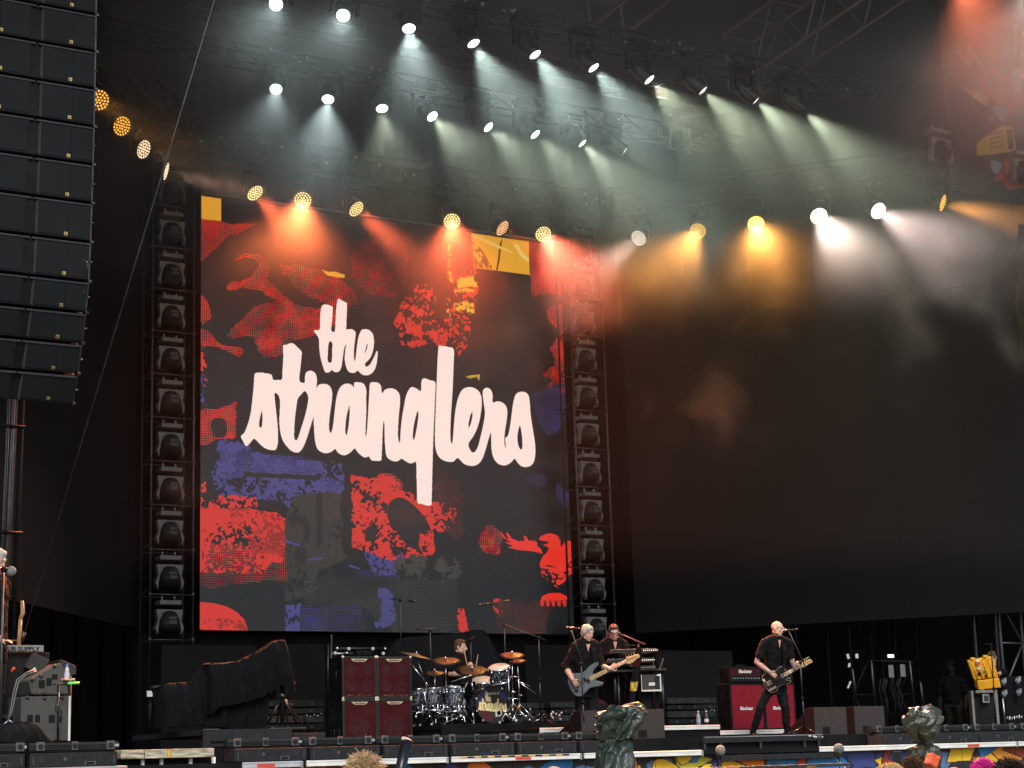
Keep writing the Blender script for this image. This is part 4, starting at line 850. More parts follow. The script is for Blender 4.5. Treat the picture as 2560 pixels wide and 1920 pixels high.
# ------------------------------------------------------------------ green wrapped cameras before the stage
M_tarp = mat('green_plastic', (.020, .034, .025), .30, var=.3, scale=3, bump=.5, bscale=14, spec=.5)
M_tarp2 = mat('olive_plastic', (.036, .042, .028), .30, var=.3, scale=3, bump=.5, bscale=14, spec=.5)
def wrapped(prof, y, label, mtl, seed, legs):
    # prof: (centre x, y, half width) from the top down in photograph coordinates
    r = random.Random(seed); ph = [r.random() * 6.28 for _ in range(8)]
    base = Py(prof[-1][0], prof[-1][1], y); t = thing('wrapped_camera', label, 'covered camera', (base.x, base.y, 0))
    def fn(u, v):
        i = v * (len(prof) - 1); k = min(int(i), len(prof) - 2); f = i - k; f = f * f * (3 - 2 * f)
        cx_, cyp, hw_ = [prof[k][j] * (1 - f) + prof[k + 1][j] * f for j in range(3)]
        a = u * 2 * math.pi; c = Py(cx_, cyp, y); s = hw_ * (c - CC).length / FPX
        cr = 1 + .16 * (abs(math.sin(a * 2.5 + ph[5] + v * 3.3 + 1.3 * math.sin(v * 7 + a))) - .6) + .10 * (abs(math.sin(a * 5 + v * 9 + ph[6])) - .6) + .07 * math.sin(a * 3 + ph[0] + v * 6) + .07 * math.sin(a * 7 + ph[1] + v * 14) + .06 * math.sin(a * 11 + v * 23 + ph[2]) + .05 * math.sin(v * 40 + a * 2 + ph[3])
        return c + CX * (s * cr * math.cos(a)) + V((CF.x, CF.y, 0)).normalized() * (s * .75 * cr * math.sin(a)) + V((0, 0, .02 * math.sin(a * 5 + ph[4]) + s * (.35 * math.sin(a + ph[7]) + .18 * math.sin(3 * a + ph[2])) * (1 - v) ** 3))
    obj('cover', MB().grid(fn, 90, 80, False), mtl, t)
    obj('tie', MB().tube([fn(i / 24, legs) + (fn(i / 24, legs) - Py(prof[2][0], 1850, y)).normalized() * 0 for i in range(25)], .012, 6), M_black, t)
    obj('pedestal', MB().cyl((base.x, base.y, 0), (base.x, base.y, base.z + .2), .06), M_steel, t)
    return t
wrapped([(1548, 1771, 4), (1546, 1774, 52), (1550, 1788, 62), (1549, 1805, 57), (1545, 1830, 46), (1541, 1850, 38), (1540, 1868, 36), (1540, 1885, 42), (1540, 1925, 47), (1540, 1990, 48)], 17.5, 'camera wrapped in crumpled dark green plastic standing before the bass monitors', M_tarp, 2, .55)
wrapped([(2300, 1772, 4), (2302, 1774, 30), (2310, 1788, 42), (2306, 1808, 42), (2306, 1830, 34), (2312, 1850, 22), (2314, 1863, 14), (2308, 1872, 34), (2310, 1890, 36), (2314, 1925, 26), (2314, 1990, 26)], 17.5, 'camera wrapped in olive plastic sheet with an orange patch below', M_tarp2, 9, .62)
q = Py(2330, 1902, 17.2); single('orange_bag', MB().box(q, (.14, .12, .16), Matrix.Rotation(.5, 3, 'Y')).box(q + V((.05, -.03, .03)), (.08, .08, .06)), mat('orange_fabric', (.65, .10, .03), .6, bump=.3, bscale=20), 'bright orange bag under the olive wrapped camera', 'bag', q, bevel=.02)
# ------------------------------------------------------------------ people
WRK = bpy.data.textures.new('wrinkle', 'CLOUDS'); WRK.noise_scale = .09; WRK.noise_depth = 2
HRT = bpy.data.textures.new('strands', 'CLOUDS'); HRT.noise_scale = .018; HRT.noise_depth = 1
def remesh(o, vox, sm=3, disp=0, tex=None):
    r = o.modifiers.new('skin', 'REMESH'); r.mode = 'VOXEL'; r.voxel_size = vox; r.use_smooth_shade = True
    s = o.modifiers.new('soften', 'SMOOTH'); s.factor = .5; s.iterations = sm
    if disp:
        d = o.modifiers.new('wrinkle', 'DISPLACE'); d.texture = tex; d.strength = disp; d.mid_level = .36; d.texture_coords = 'LOCAL'
    return o
def loft(mb, rings, n=18):                      # rings: centre, half width vector, half depth vector
    vs = []
    for c, a, b in rings:
        for k in range(n):
            t = 2 * math.pi * k / n; vs.append(V(c) + V(a) * math.cos(t) + V(b) * math.sin(t))
    fs = [(i * n + k, i * n + (k + 1) % n, (i + 1) * n + (k + 1) % n, (i + 1) * n + k) for i in range(len(rings) - 1) for k in range(n)]
    fs += [tuple(range(n))[::-1], tuple((len(rings) - 1) * n + k for k in range(n))]
    mb.add(vs, fs, True)
def joint_tube(mb, pts, rad, n=12):
    mb.tube(pts, rad, n)
    for p, r in zip(pts, rad): mb.ball(p, r * .99, 12, 8)
def hand(mb, wrist, d, pn, curl=.5, spread=.0, s=1.0, thumb=1):
    wrist, d, pn = V(wrist), V(d).normalized(), V(pn); pn = (pn - d * pn.dot(d)).normalized(); lat = d.cross(pn) * thumb
    loft(mb, [(wrist, lat * .026 * s, pn * .019 * s), (wrist + d * .03 * s, lat * .034 * s, pn * .017 * s), (wrist + d * .088 * s, lat * .041 * s, pn * .014 * s)], 12)
    for i, (o, L) in enumerate(((.031, .070), (.0105, .079), (-.0105, .073), (-.031, .058))):
        p = wrist + d * (.078 * s) + lat * (o * s); a = curl * .6; pts = [p]; dd = (d + lat * (spread * o * 12)).normalized()
        for k, fr in enumerate((.45, .32, .23)):
            v_ = dd * math.cos(a) + pn * math.sin(a); p = p + v_ * (L * fr * s); pts.append(p); a += curl
        joint_tube(mb, pts, [.0098 * s, .0092 * s, .0086 * s, .0078 * s], 8)
    p = wrist + d * (.028 * s) + lat * (.03 * s)
    t1 = p + (d * .5 + lat * .75 + pn * .25) * (.04 * s); t2 = t1 + (d * .75 + lat * .15 + pn * .5) * (.034 * s); t3 = t2 + (d * .7 - lat * .25 + pn * .55) * (.024 * s)
    joint_tube(mb, [p, t1, t2, t3], [.014 * s, .0115 * s, .0105 * s, .009 * s], 8)
def head_axes(f, tilt=0.):
    f = V(f).normalized(); up = V((0, 0, 1)); up = (up - f * up.dot(f)).normalized(); r = f.cross(up)
    R = Matrix((r, f, up)).transposed()
    if tilt: R = R @ Matrix.Rotation(tilt, 3, 'Y')
    return R
def head_mesh(mb, c, R, s=1.):
    def b(p, r): mb.ball(V(c) + R @ (V(p) * s), tuple(x * s for x in r), 16, 12, R)
    def t(ps, rs): joint_tube(mb, [V(c) + R @ (V(p) * s) for p in ps], [r * s for r in rs], 8)
    b((0, -.014, .034), (.073, .096, .083)); b((0, .022, -.028), (.060, .070, .082)); b((0, .034, -.076), (.046, .050, .036)); b((0, .066, -.094), (.023, .020, .019))
    t([(0, .088, .022), (0, .104, -.006), (0, .116, -.028)], [.010, .011, .014]); b((.012, .100, -.031), (.010, .011, .009)); b((-.012, .100, -.031), (.010, .011, .009))
    t([(-.045, .066, .026), (-.02, .084, .028), (.02, .084, .028), (.045, .066, .026)], [.010, .012, .012, .010])
    for k in (-1, 1):
        b((.036 * k, .064, -.022), (.022, .018, .020)); b((.077 * k, -.008, -.006), (.010, .022, .034)); b((.072 * k, -.004, -.034), (.010, .012, .012)); b((.05 * k, .02, -.065), (.02, .03, .02))
    t([(-.024, .082, -.058), (0, .092, -.056), (.024, .082, -.058)], [.006, .008, .006]); t([(-.02, .082, -.068), (0, .090, -.070), (.02, .082, -.068)], [.006, .009, .006])
M_eye = mat('eye_dark', (.03, .02, .015), .2, var=0); M_eyew = mat('eye_white', (.6, .56, .52), .25, var=0); M_lip = mat('lip', (.36, .12, .10), .45, var=0)
M_shirt = mat('black_shirt', (.008, .0078, .009), .85, var=.3, scale=8, bump=.2, bscale=60, spec=.25)
M_jean = mat('dark_jeans', (.012, .012, .0145), .8, var=.35, scale=10, bump=.2, bscale=90, spec=.25)
M_shoe = mat('black_shoe', (.015, .015, .016), .45, var=.2)
def face_bits(t, c, R, brow, mouth_open=0., s=1.):
    for k in (-1, 1):
        e = obj('eye', MB().ball(V(c) + R @ V((.031 * k, .0795, .008)) * s, .0125 * s, 10, 8), M_eyew, t)
        obj('iris', MB().ball(V(c) + R @ V((.031 * k, .088, .008)) * s, .0065 * s, 8, 6), M_eye, e)
        obj('eyebrow', MB().tube([V(c) + R @ V(p) * s for p in ((.048 * k, .073, .028), (.032 * k, .092, .036), (.014 * k, .095, .031))], [.004, .0055, .004], 6), brow, t)
    m = MB().ball(V(c) + R @ V((0, .088, -.064)) * s, (.021 * s, .011 * s, (.0045 + mouth_open) * s), 12, 8, R)
    obj('mouth', m, M_ink if mouth_open > .004 else M_lip, t)
def hair_mesh(style, c, R, s=1.):
    mb = MB()
    def b(p, r): mb.ball(V(c) + R @ (V(p) * s), tuple(x * s for x in r), 16, 10, R)
    if style == 'short':
        b((0, -.024, .052), (.078, .093, .078)); b((0, -.062, .0), (.068, .052, .070))
        for k in (-1, 1): b((.062 * k, -.012, .035), (.020, .05, .045)); b((.068 * k, .012, .012), (.010, .012, .028))
        b((0, .045, .093), (.052, .035, .028))
    elif style == 'fringe':
        b((0, -.022, .050), (.078, .092, .078)); b((0, -.058, .0), (.070, .053, .076)); b((.0, .052, .080), (.052, .032, .030)); b((.03, .07, .062), (.03, .018, .028))
        for k in (-1, 1): b((.070 * k, -.004, .02), (.020, .05, .055)); b((.073 * k, -.02, -.02), (.014, .03, .04))
    elif style == 'long':
        b((0, -.02, .052), (.084, .098, .082)); b((0, -.06, -.02), (.084, .058, .11)); b((0, -.06, -.12), (.085, .045, .09)); b((0, .04, .095), (.055, .04, .03))
        for k in (-1, 1): b((.075 * k, -.0, -.02), (.022, .05, .10))
    elif style == 'wild':
        b((0, -.02, .05), (.095, .105, .088)); b((0, -.055, -.01), (.092, .07, .09)); b((0, .04, .1), (.07, .05, .04))
        r = random.Random(int(c[0] * 100))
        for k in range(70):
            a, e = r.random() * 6.283, r.random() * 1.5; d = V((math.cos(a) * math.cos(e), math.sin(a) * math.cos(e) * .95 - .25, math.sin(e) * .9 + .12)); p = V((0, -.02, .045)) + d * .088
            joint_tube(mb, [V(c) + R @ (p * s), V(c) + R @ ((p + d * .02 + V((0, 0, .012 * r.random()))) * s), V(c) + R @ ((p + d * .035 + V((.02 * (r.random() - .5), .02 * (r.random() - .5), -.004))) * s)], [.014 * s, .010 * s, .005 * s], 6)
    return mb
def strands(style, c, R, s=1.):
    mb = MB(); r = random.Random(int(c[0] * 1000)); L, curl, n = {'wild': (.045, 1.0, 1900), 'short': (.05, .12, 1300), 'long': (.16, .15, 1500), 'fringe': (.07, .2, 1300)}[style]
    mb.ball(c + R @ V((0, -.016, .036)) * s, (.075 * s, .098 * s, .085 * s), 16, 12, R)
    for k in range(n):
        a, e = r.random() * 6.283, math.asin(r.uniform(-.55, 1)); d = V((math.cos(a) * math.cos(e), math.sin(a) * math.cos(e), math.sin(e)))
        if d.y > .35 and d.z < .35: continue
        p = V((d.x * .074, d.y * .097 - .016, d.z * .084 + .036)); w = V((r.uniform(-1, 1), r.uniform(-1, 1), r.uniform(-1, 1)))
        flow = (V((d.x * .35, -.5 + .2 * d.y, -.75)) if style != 'wild' else V((d.x * .6, d.y * .6, d.z * .5 + .1))); flow = (flow - d * flow.dot(d) * (.75 if style != 'wild' else 0)).normalized()
        l = L * r.uniform(.6, 1.2); q1 = p + (d * .35 + flow * .6 + w * curl * .4) * (l * .4); q2 = q1 + (flow + w * curl * .7 - V((0, 0, .2))) * (l * .35); q3 = q2 + (flow * .8 + V((r.uniform(-1, 1), r.uniform(-1, 1), r.uniform(-1, 1))) * curl - V((0, 0, .45))) * (l * .3)
        mb.tube([c + R @ (q * s) for q in (p, q1, q2, q3)], [.0030 * s, .0032 * s, .0024 * s, .0008 * s], 3, cap=False)
    return mb
def person(label, J, head, hf, tilt=0., hair=None, hairm=None, skin=None, shirt=None, trousers=None, sleeve='short', hands=(None, None), fwd=None, mouth=0., brow=None, shoes=True, s=1., vox=.0075, group=None, girth=1., detail=True):
    """J: joints in the world - ls, rs (shoulders), le, re, lw, rw, lh, rh (hips), lk, rk, la, ra (ankles). head: centre of the head."""
    skin = skin or M_skin; shirt = shirt or M_shirt; trousers = trousers or M_jean
    ls, rs, lh, rh = J['ls'], J['rs'], J['lh'], J['rh']; sm, hm = (ls + rs) / 2, (lh + rh) / 2
    w = (ls - rs).normalized(); axis = (sm - hm).normalized(); dep = w.cross(axis).normalized()
    if fwd is not None and dep.dot(V(fwd)) < 0: dep = -dep
    R = head_axes(hf, tilt); foot = min(J['la'].z, J['ra'].z) - .09; base = V((hm.x, hm.y, foot))
    mb = MB(); head_mesh(mb, head, R, s)
    nb = sm + axis * .05; joint_tube(mb, [nb - axis * .05, nb + (V(head) - nb) * .35, V(head) + R @ V((0, -.025, -.05)) * s], [.062, .056, .055])
    def torso(m_, k, lo=0.):
        g = girth
        rr = [(hm - axis * (.10 + lo), .155 * g, .105 * g), (hm, .165 * g, .115 * g), (lerp(hm, sm, .25), .157 * g, .110 * g), (lerp(hm, sm, .5), .160 * g, .112 * g), (lerp(hm, sm, .75), .175, .118), (lerp(hm, sm, .92), .172, .100), (sm + axis * .035, .105, .070)]
        loft(m_, [(c, w * (a + k), dep * (b + k)) for c, a, b in rr])
        m_.ball(ls - axis * .02, .056 + k, 12, 8); m_.ball(rs - axis * .02, .056 + k, 12, 8)
        for q_ in (ls, rs): joint_tube(m_, [q_ - axis * .012, lerp(q_, sm, .5) + axis * .028, sm + axis * .06], [.050 + k, .055 + k, .055 + k])
    torso(mb, 0)
    for q in 'lr':
        S, E, Wr = J[q + 's'], J[q + 'e'], J[q + 'w']
        joint_tube(mb, [S, lerp(S, E, .45), E, lerp(E, Wr, .3), lerp(E, Wr, .7), Wr], [.058, .053, .044, .048, .039, .030])
        H, K, A = J[q + 'h'], J[q + 'k'], J[q + 'a']
        joint_tube(mb, [H, lerp(H, K, .5), K, lerp(K, A, .35), A], [.085, .074, .055, .056, .038])
        h = hands[0 if q == 'l' else 1]
        if h: hand(mb, Wr, *h)
    t = obj('person', mb.mesh('person', base), skin); t.location = base; remesh(t, vox, 3)
    tag(t, label, 'person', group)
    # shirt
    sb = MB(); torso(sb, .020, .0)
    for q in 'lr':
        S, E, Wr = J[q + 's'], J[q + 'e'], J[q + 'w']
        S = S - axis * .015
        if sleeve == 'short': P, r = [S, lerp(S, E, .4), lerp(S, E, .66)], [.066, .066, .066]
        elif sleeve == 'rolled': P, r = [S, lerp(S, E, .5), E, lerp(E, Wr, .18)], [.066, .066, .060, .058]
        else: P, r = [S, lerp(S, E, .5), E, lerp(E, Wr, .5), lerp(E, Wr, .93)], [.066, .064, .058, .054, .044]
        joint_tube(sb, P, r)
    so = remesh(obj('shirt', sb, shirt, t), .012, 2, .04, WRK)
    cb = MB()
    for k in (-1, 1): cb.tube([nb + w * (.055 * k) - dep * .055 + axis * .03, nb + w * (.066 * k) + axis * .02, nb + w * (.05 * k) + dep * .06 - axis * .02, nb + w * (.018 * k) + dep * .10 - axis * .075], [.016, .018, .018, .010], 8)
    obj('collar', cb, shirt, t)
    tb = MB(); loft(tb, [(hm - axis * .14, w * .165 * girth, dep * .125 * girth), (hm - axis * .03, w * .178 * girth, dep * .130 * girth), (hm + axis * .08, w * .168 * girth, dep * .122 * girth)])
    for q in 'lr':
        H, K, A = J[q + 'h'], J[q + 'k'], J[q + 'a']; joint_tube(tb, [H, lerp(H, K, .5), K, lerp(K, A, .5), lerp(K, A, .97)], [.098, .086, .066, .062, .052])
    remesh(obj('trousers', tb, trousers, t), .012, 2, .032, WRK)
    if shoes:
        for q in 'lr':
            A = J[q + 'a']; f = V(J.get(q + 'f', hf)); f.z = 0; f.normalize(); sd = V((-f.y, f.x, 0)); g = V((A.x, A.y, foot))
            z = MB(); loft(z, [(g - f * .07 + V((0, 0, .035)), sd * .036, V((0, 0, .034))), (g + V((0, 0, .05)), sd * .045, V((0, 0, .05))), (g + f * .10 + V((0, 0, .035)), sd * .048, V((0, 0, .034))), (g + f * .19 + V((0, 0, .026)), sd * .038, V((0, 0, .024)))], 12)
            z.cyl(A - V((0, 0, .03)), A + V((0, 0, .03)), .05); obj('shoe', z, M_shoe, t)
    if detail: face_bits(t, head, R, brow or hairm or skin, mouth, s)
    if hair and detail: remesh(obj('hair', hair_mesh(hair, V(head), R, s), hairm, t), .008, 2, .016, HRT)
    elif hair: obj('hair', strands(hair, V(head), R, s), hairm, t)
    return t, R
def JP(D, **k): return {n: Pd(p[0], p[1], D + (p[2] if len(p) > 2 else 0)) for n, p in k.items()}

M_skin_g = mat('skin_pale', (.60, .36, .265), .42, var=.10, scale=14, spec=.4)
# tattooed forearms are ink in the skin of the bald guitarist
def tattoo(m0):
    m = m0.copy(); m.name = 'tattooed_skin'; n = m.node_tree; b = n.nodes['Principled BSDF']; lk = b.inputs['Base Color'].links[0].from_socket
    nz = n.nodes.new('ShaderNodeTexVoronoi'); nz.inputs['Scale'].default_value = 26; rp = n.nodes.new('ShaderNodeValToRGB'); rp.color_ramp.elements[0].position = .15; rp.color_ramp.elements[1].position = .55
    tc = n.nodes.new('ShaderNodeTexCoord'); n.links.new(tc.outputs['Object'], nz.inputs[0]); n.links.new(nz.outputs['Distance'], rp.inputs[0])
    sp = n.nodes.new('ShaderNodeSeparateXYZ'); n.links.new(tc.outputs['Object'], sp.inputs[0])
    def rng_(lo, hi, sock):
        a = n.nodes.new('ShaderNodeMath'); a.operation = 'GREATER_THAN'; a.inputs[1].default_value = lo; n.links.new(sock, a.inputs[0])
        c = n.nodes.new('ShaderNodeMath'); c.operation = 'LESS_THAN'; c.inputs[1].default_value = hi; n.links.new(sock, c.inputs[0])
        d = n.nodes.new('ShaderNodeMath'); d.operation = 'MULTIPLY'; n.links.new(a.outputs[0], d.inputs[0]); n.links.new(c.outputs[0], d.inputs[1]); return d.outputs[0]
    zz = rng_(.97, 1.32, sp.outputs['Z']); mu = n.nodes.new('ShaderNodeMath'); mu.operation = 'MULTIPLY'; mu.inputs[1].default_value = .75; n.links.new(zz, mu.inputs[0])
    mx = n.nodes.new('ShaderNodeMixRGB'); n.links.new(mu.outputs[0], mx.inputs[0]); n.links.new(lk, mx.inputs[1])
    ink = n.nodes.new('ShaderNodeMixRGB'); ink.inputs[1].default_value = (.10, .11, .12, 1); ink.inputs[2].default_value = (.30, .20, .17, 1); n.links.new(rp.outputs[0], ink.inputs[0]); n.links.new(ink.outputs[0], mx.inputs[2])
    n.links.new(mx.outputs[0], b.inputs['Base Color']); return m
M_tat = tattoo(M_skin_g)
H_silver = mat('silver_hair', (.40, .365, .29), .6, var=.3, scale=40); H_dark = mat('dark_greying_hair', (.055, .05, .048), .6, var=.5, scale=40)
H_brown = mat('brown_hair', (.10, .06, .035), .6, var=.4, scale=40); H_blond = mat('blond_hair', (.55, .36, .14), .6, var=.35, scale=50); H_straw = mat('pale_straw_hair', (.55, .38, .20), .6, var=.3, scale=50)
H_ginger = mat('ginger_hair', (.42, .16, .05), .6, var=.35, scale=50); H_pink = mat('pink_hair', (.75, .03, .35), .55, var=.3, scale=50); H_black = mat('dark_frizzy_hair', (.05, .035, .028), .65, var=.5, scale=50); H_white = mat('white_hair', (.66, .64, .58), .6, var=.2, scale=40)
N = cv(0, 0, 1)                                     # towards the viewer

# the bald singing guitarist
D = 29.25
G = JP(D, rs=(1912, 1605, -.05), ls=(1970, 1607, .08), re=(1892, 1656, -.10), rw=(1925, 1681, -.33), le=(1981, 1656, .02), lw=(1990, 1672, -.27),
       rh=(1926, 1712, -.02), lh=(1950, 1712, .04), rk=(1903, 1763, -.10), lk=(1962, 1767, -.02), ra=(1882, 1827, .06), la=(1968, 1828, .05))
dz = 1.95 + .085 - G['ra'].z; G['ra'].z += dz; G['la'].z = 1.95 + .085
G['rf'] = cv(.35, 0, .9); G['lf'] = cv(.75, 0, .6)
gh = Pd(1944, 1572.5, D - .02)
pg, Rg = person('bald man in a black short sleeved shirt singing and playing a black guitar', G, gh, cv(.80, -.02, .58), -.08, None, None, M_tat, sleeve='short', fwd=cv(.3, 0, .9), mouth=.012, brow=M_skin_g,
                hands=((cv(.2, .75, .35), cv(.3, .1, -.9), .75, 0, 1., -1), (cv(.75, -.5, -.1), cv(-.05, -.3, -1), .45, 0, 1., 1)))
obj('skin_of_chest', MB().prism([(-.02, 0), (.02, 0), (0, -.13)], Pd(1949, 1600, D - .135), CX, CY, N * .01), M_skin_g, pg)

# bassist
D = 27.5
B = JP(D, rs=(1441, 1613, -.04), ls=(1489, 1614, .06), re=(1414, 1668, -.06), rw=(1432, 1699, -.34), le=(1504, 1667, 0), lw=(1524, 1672, -.30),
       rh=(1452, 1718, 0), lh=(1477, 1718, .03), rk=(1452, 1785, -.03), lk=(1484, 1785, 0), ra=(1455, 1842, .05), la=(1488, 1842, .06))
B['ra'].z = B['la'].z = 1.95 + .085; B['rf'] = B['lf'] = cv(.25, 0, .95)
bh = Pd(1468.5, 1583, D - .02)
pb, Rb = person('silver haired man in a black rolled sleeve shirt playing a grey bass guitar', B, bh, cv(.55, -.06, .83), 0, 'fringe', H_silver, M_skin_g, sleeve='rolled', fwd=cv(.2, 0, .95), brow=H_silver,
                hands=((cv(.6, .35, -.1), cv(.1, -.1, -1), .8, 0, 1., -1), (cv(.55, -.75, -.1), cv(-.2, -.2, -1), .5, 0, 1., 1)))
obj('skin_of_chest', MB().prism([(-.03, .01), (.03, .01), (0, -.10)], Pd(1470.5, 1612, D - .14), CX, CY, N * .01), M_skin_g, pb)

# keyboard player
D = 29.4
K = JP(D, rs=(1510, 1609, 0), ls=(1560, 1610, 0), re=(1507, 1642, -.05), rw=(1548, 1627, -.30), le=(1572, 1645, -.05), lw=(1572, 1655, -.30),
       rh=(1523, 1708, .04), lh=(1549, 1708, .04), rk=(1524, 1760, .02), lk=(1553, 1760, .02), ra=(1526, 1810, .05), la=(1556, 1810, .05))
K['ra'].z = K['la'].z = 2.17 + .085; K['rf'] = K['lf'] = cv(.1, 0, .95)
kh = Pd(1534.5, 1582, D - .05)
pk_, Rk = person('man with dark greying hair and thick glasses in a black shirt behind keyboards', K, kh, cv(.10, -.16, .98), 0, 'short', H_dark, M_skin, sleeve='long', fwd=cv(0, 0, 1), brow=H_dark,
                 hands=((cv(.3, -.1, .8), cv(0, -1, 0), .35, .3, 1., -1), (cv(.5, -.1, .8), cv(0, -1, 0), .35, .3, 1., 1)), girth=1.05)
gl = MB()
for k in (-1, 1):
    c = kh + Rk @ V((.033 * k, .104, .006)); gl.tube([c + Rk @ V((.027 * math.cos(a), 0, .021 * math.sin(a))) for a in [i * math.pi / 6 for i in range(13)]], .0045, 6)
    gl.cyl(kh + Rk @ V((.06 * k, .10, .012)), kh + Rk @ V((.08 * k, -.01, .01)), .004)
gl.cyl(kh + Rk @ V((-.008, .106, .01)), kh + Rk @ V((.008, .106, .01)), .004); obj('glasses', gl, M_ink, pk_)
obj('stubble', MB().ball(kh + Rk @ V((0, .046, -.082)), (.046, .050, .034), 14, 10, Rk), mat('stubble_skin', (.22, .14, .11), .6, var=.3, scale=60), pk_)
obj('skin_of_chest', MB().prism([(-.03, .01), (.03, .01), (0, -.13)], Pd(1538, 1606, D - .14), CX, CY, N * .01), M_skin, pk_)

# drummer, seated in profile
D = 30.6
Dm = JP(D, rs=(1133, 1646, -.17), ls=(1147, 1647, .17), re=(1126, 1685, -.22), rw=(1155, 1686, -.30), le=(1152, 1688, .15), lw=(1166, 1669, -.05),
        rh=(1128, 1716, -.1), lh=(1130, 1716, .1), rk=(1172, 1718, -.25), lk=(1175, 1718, .2), ra=(1180, 1790, -.25), la=(1184, 1790, .2))
Dm['ra'].z = Dm['la'].z = 2.30 + .085; Dm['rf'] = Dm['lf'] = cv(.9, 0, .2)
dh = Pd(1151, 1618, D)
pd_, Rd = person('drummer with swept back brown hair in a black tee seen in profile', Dm, dh, cv(.93, .0, .36), 0, 'short', H_brown, M_skin_g, sleeve='short', fwd=cv(1, 0, .2), brow=H_brown,
                 hands=((cv(.4, .5, .3), cv(.7, -.2, -.5), .8, 0, 1., -1), (cv(.9, .1, .2), cv(.1, -.9, .2), .8, 0, 1., 1)))
obj('stubble', MB().ball(dh + Rd @ V((0, .044, -.082)), (.046, .050, .034), 14, 10, Rd), mat('stubble_skin', (.22, .14, .11)), pd_)
st = obj('stool', MB().lathe([(0, .0), (.17, 0), (.18, -.04), (.17, -.09), (0, -.09)], Pd(1129, 1726, D), n=20), M_blackg, None); q = Pd(1129, 1726, D); q.z = 2.3
st.data = MB().lathe([(0, .0), (.17, 0), (.18, -.04), (.17, -.09), (0, -.09)], Pd(1129, 1726, D) - q, n=20).mesh('stool'); st.data.materials.append(M_blackg); st.location = q; tag(st, 'round black drum stool under the drummer', 'stool')
hz_ = Pd(1129, 1726, D).z - 2.3
for k in range(3): obj('leg', MB().cyl((0, 0, hz_ - .1), (.25 * math.cos(k * 2.1), .25 * math.sin(k * 2.1), .01), .012), M_chrome, st, world=False)
sl = Pd(1168, 1663, D - .05); single('drumstick', MB().tube([sl + (sl - Pd(1158, 1617, D - .1)) * .15, sl, Pd(1158, 1617, D - .1)], [.009, .009, .005], 6), M_maple, 'pale drumstick held up across the drummer face', 'drumstick', sl)
sr = Pd(1189, 1671, D - .2); single('drumstick', MB().tube([Pd(1186, 1690, D - .3), sr, Pd(1195, 1636, D - .2)], [.009, .009, .005], 6), M_maple, 'pale drumstick standing upright over the dark ride cymbal', 'drumstick', sr)

# generic standing figures (crew, crowd)
def stander(label, hx, hy, D, hf, hair, hairm, skin, shirt, trousers, floor=0., detail=True, sleeve='short', group=None, arm=None, s=1., mouth=0.):
    h = Pd(hx, hy, D); f = V(hf); f.z = 0; f.normalize(); r = V((f.y, -f.x, 0)); H = h.z - .115 - floor + .235
    def P(x, y, z): return V((h.x, h.y, floor)) + r * x + f * y + V((0, 0, z))
    hz = h.z - floor
    J = dict(ls=P(-.19, -.02, hz - .27), rs=P(.19, -.02, hz - .27), le=P(-.25, -.04, hz - .56), re=P(.25, -.04, hz - .56), lw=P(-.24, .1, hz - .78), rw=P(.24, .1, hz - .78),
             lh=P(-.09, -.01, hz * .51), rh=P(.09, -.01, hz * .51), lk=P(-.1, .02, hz * .28), rk=P(.1, .02, hz * .28), la=P(-.11, 0, .085), ra=P(.11, 0, .085))
    if arm: J.update(arm)
    J['lf'] = J['rf'] = f
    return person(label, J, h, hf, 0, hair, hairm, skin, shirt, trousers, sleeve, ((V((0, 0, -1)) if not arm else f, -r if not arm else V((0, 0, -1)), .35, 0, 1., 1), (V((0, 0, -1)) if not arm else f, r if not arm else V((0, 0, -1)), .35, 0, 1., -1)), fwd=f, brow=hairm, vox=.010, group=group, detail=detail, s=s, mouth=mouth)
gc = 'crowd heads at the bottom edge'
def sh(n, c): return mat(n, c, .9, var=.3, bump=.2)
away = (.52, .85, 0)
cr = [('curly straw haired head in the crowd before the maroon cabinets', 911, 1952, 10.5, 'wild', H_straw, sh('tan_top', (.3, .2, .1))), ('top of a light brown head in the crowd before the drum riser', 1385, 1958, 14, 'short', H_straw, sh('grey_top', (.2, .2, .2))),
      ('ginger haired head in the crowd below the fuzzy microphone', 1828, 1961, 12.5, 'short', H_ginger, sh('blue_top', (.05, .08, .2))), ('sandy brown head in the crowd under the deck corner', 2029, 1957, 14, 'short', H_brown, sh('olive_top', (.1, .11, .06))),
      ('blond head in the crowd holding up a phone', 2224, 1954, 13, 'long', H_blond, sh('white_top', (.6, .6, .6))), ('wide brown haired head in the crowd left of the olive wrapping', 2280, 1939, 15.5, 'wild', H_brown, sh('dark_top', (.04, .04, .05))),
      ('orange haired head in the crowd under the olive wrapping', 2328, 1961, 14.5, 'short', H_ginger, sh('green_top', (.05, .12, .06))), ('fair haired head in the crowd between orange and pink hair', 2384, 1956, 15.5, 'short', H_blond, sh('black_top', (.02, .02, .02))),
      ('bright pink haired head in the crowd', 2461, 1942, 16, 'wild', H_pink, sh('purple_top', (.1, .03, .12))), ('dark frizzy haired head in the crowd at the corner', 2524, 1953, 12.5, 'wild', H_black, sh('red_top', (.25, .04, .04)))]
for (lb, x, y, D, hs, hm_, shm) in cr: stander(lb, x, y, D, away, hs, hm_, M_skin, shm, M_jean, 0., False, group=gc)
pos = Pd(2243, 1905, 13.2); single('phone', MB().box(pos, (.075, .009, .15)).box(pos + V((0, -.006, .055)), (.02, .004, .02)), M_blackg, 'dark phone held up beside the blond head', 'phone', pos, bevel=.003)
tb0, tb1 = Py(1000, 1930, 9.0), Py(1017, 1850, 9.0)
tu = thing('black_tube', 'black cylinder with a pale round end poking up from the crowd', 'tube', tb0)
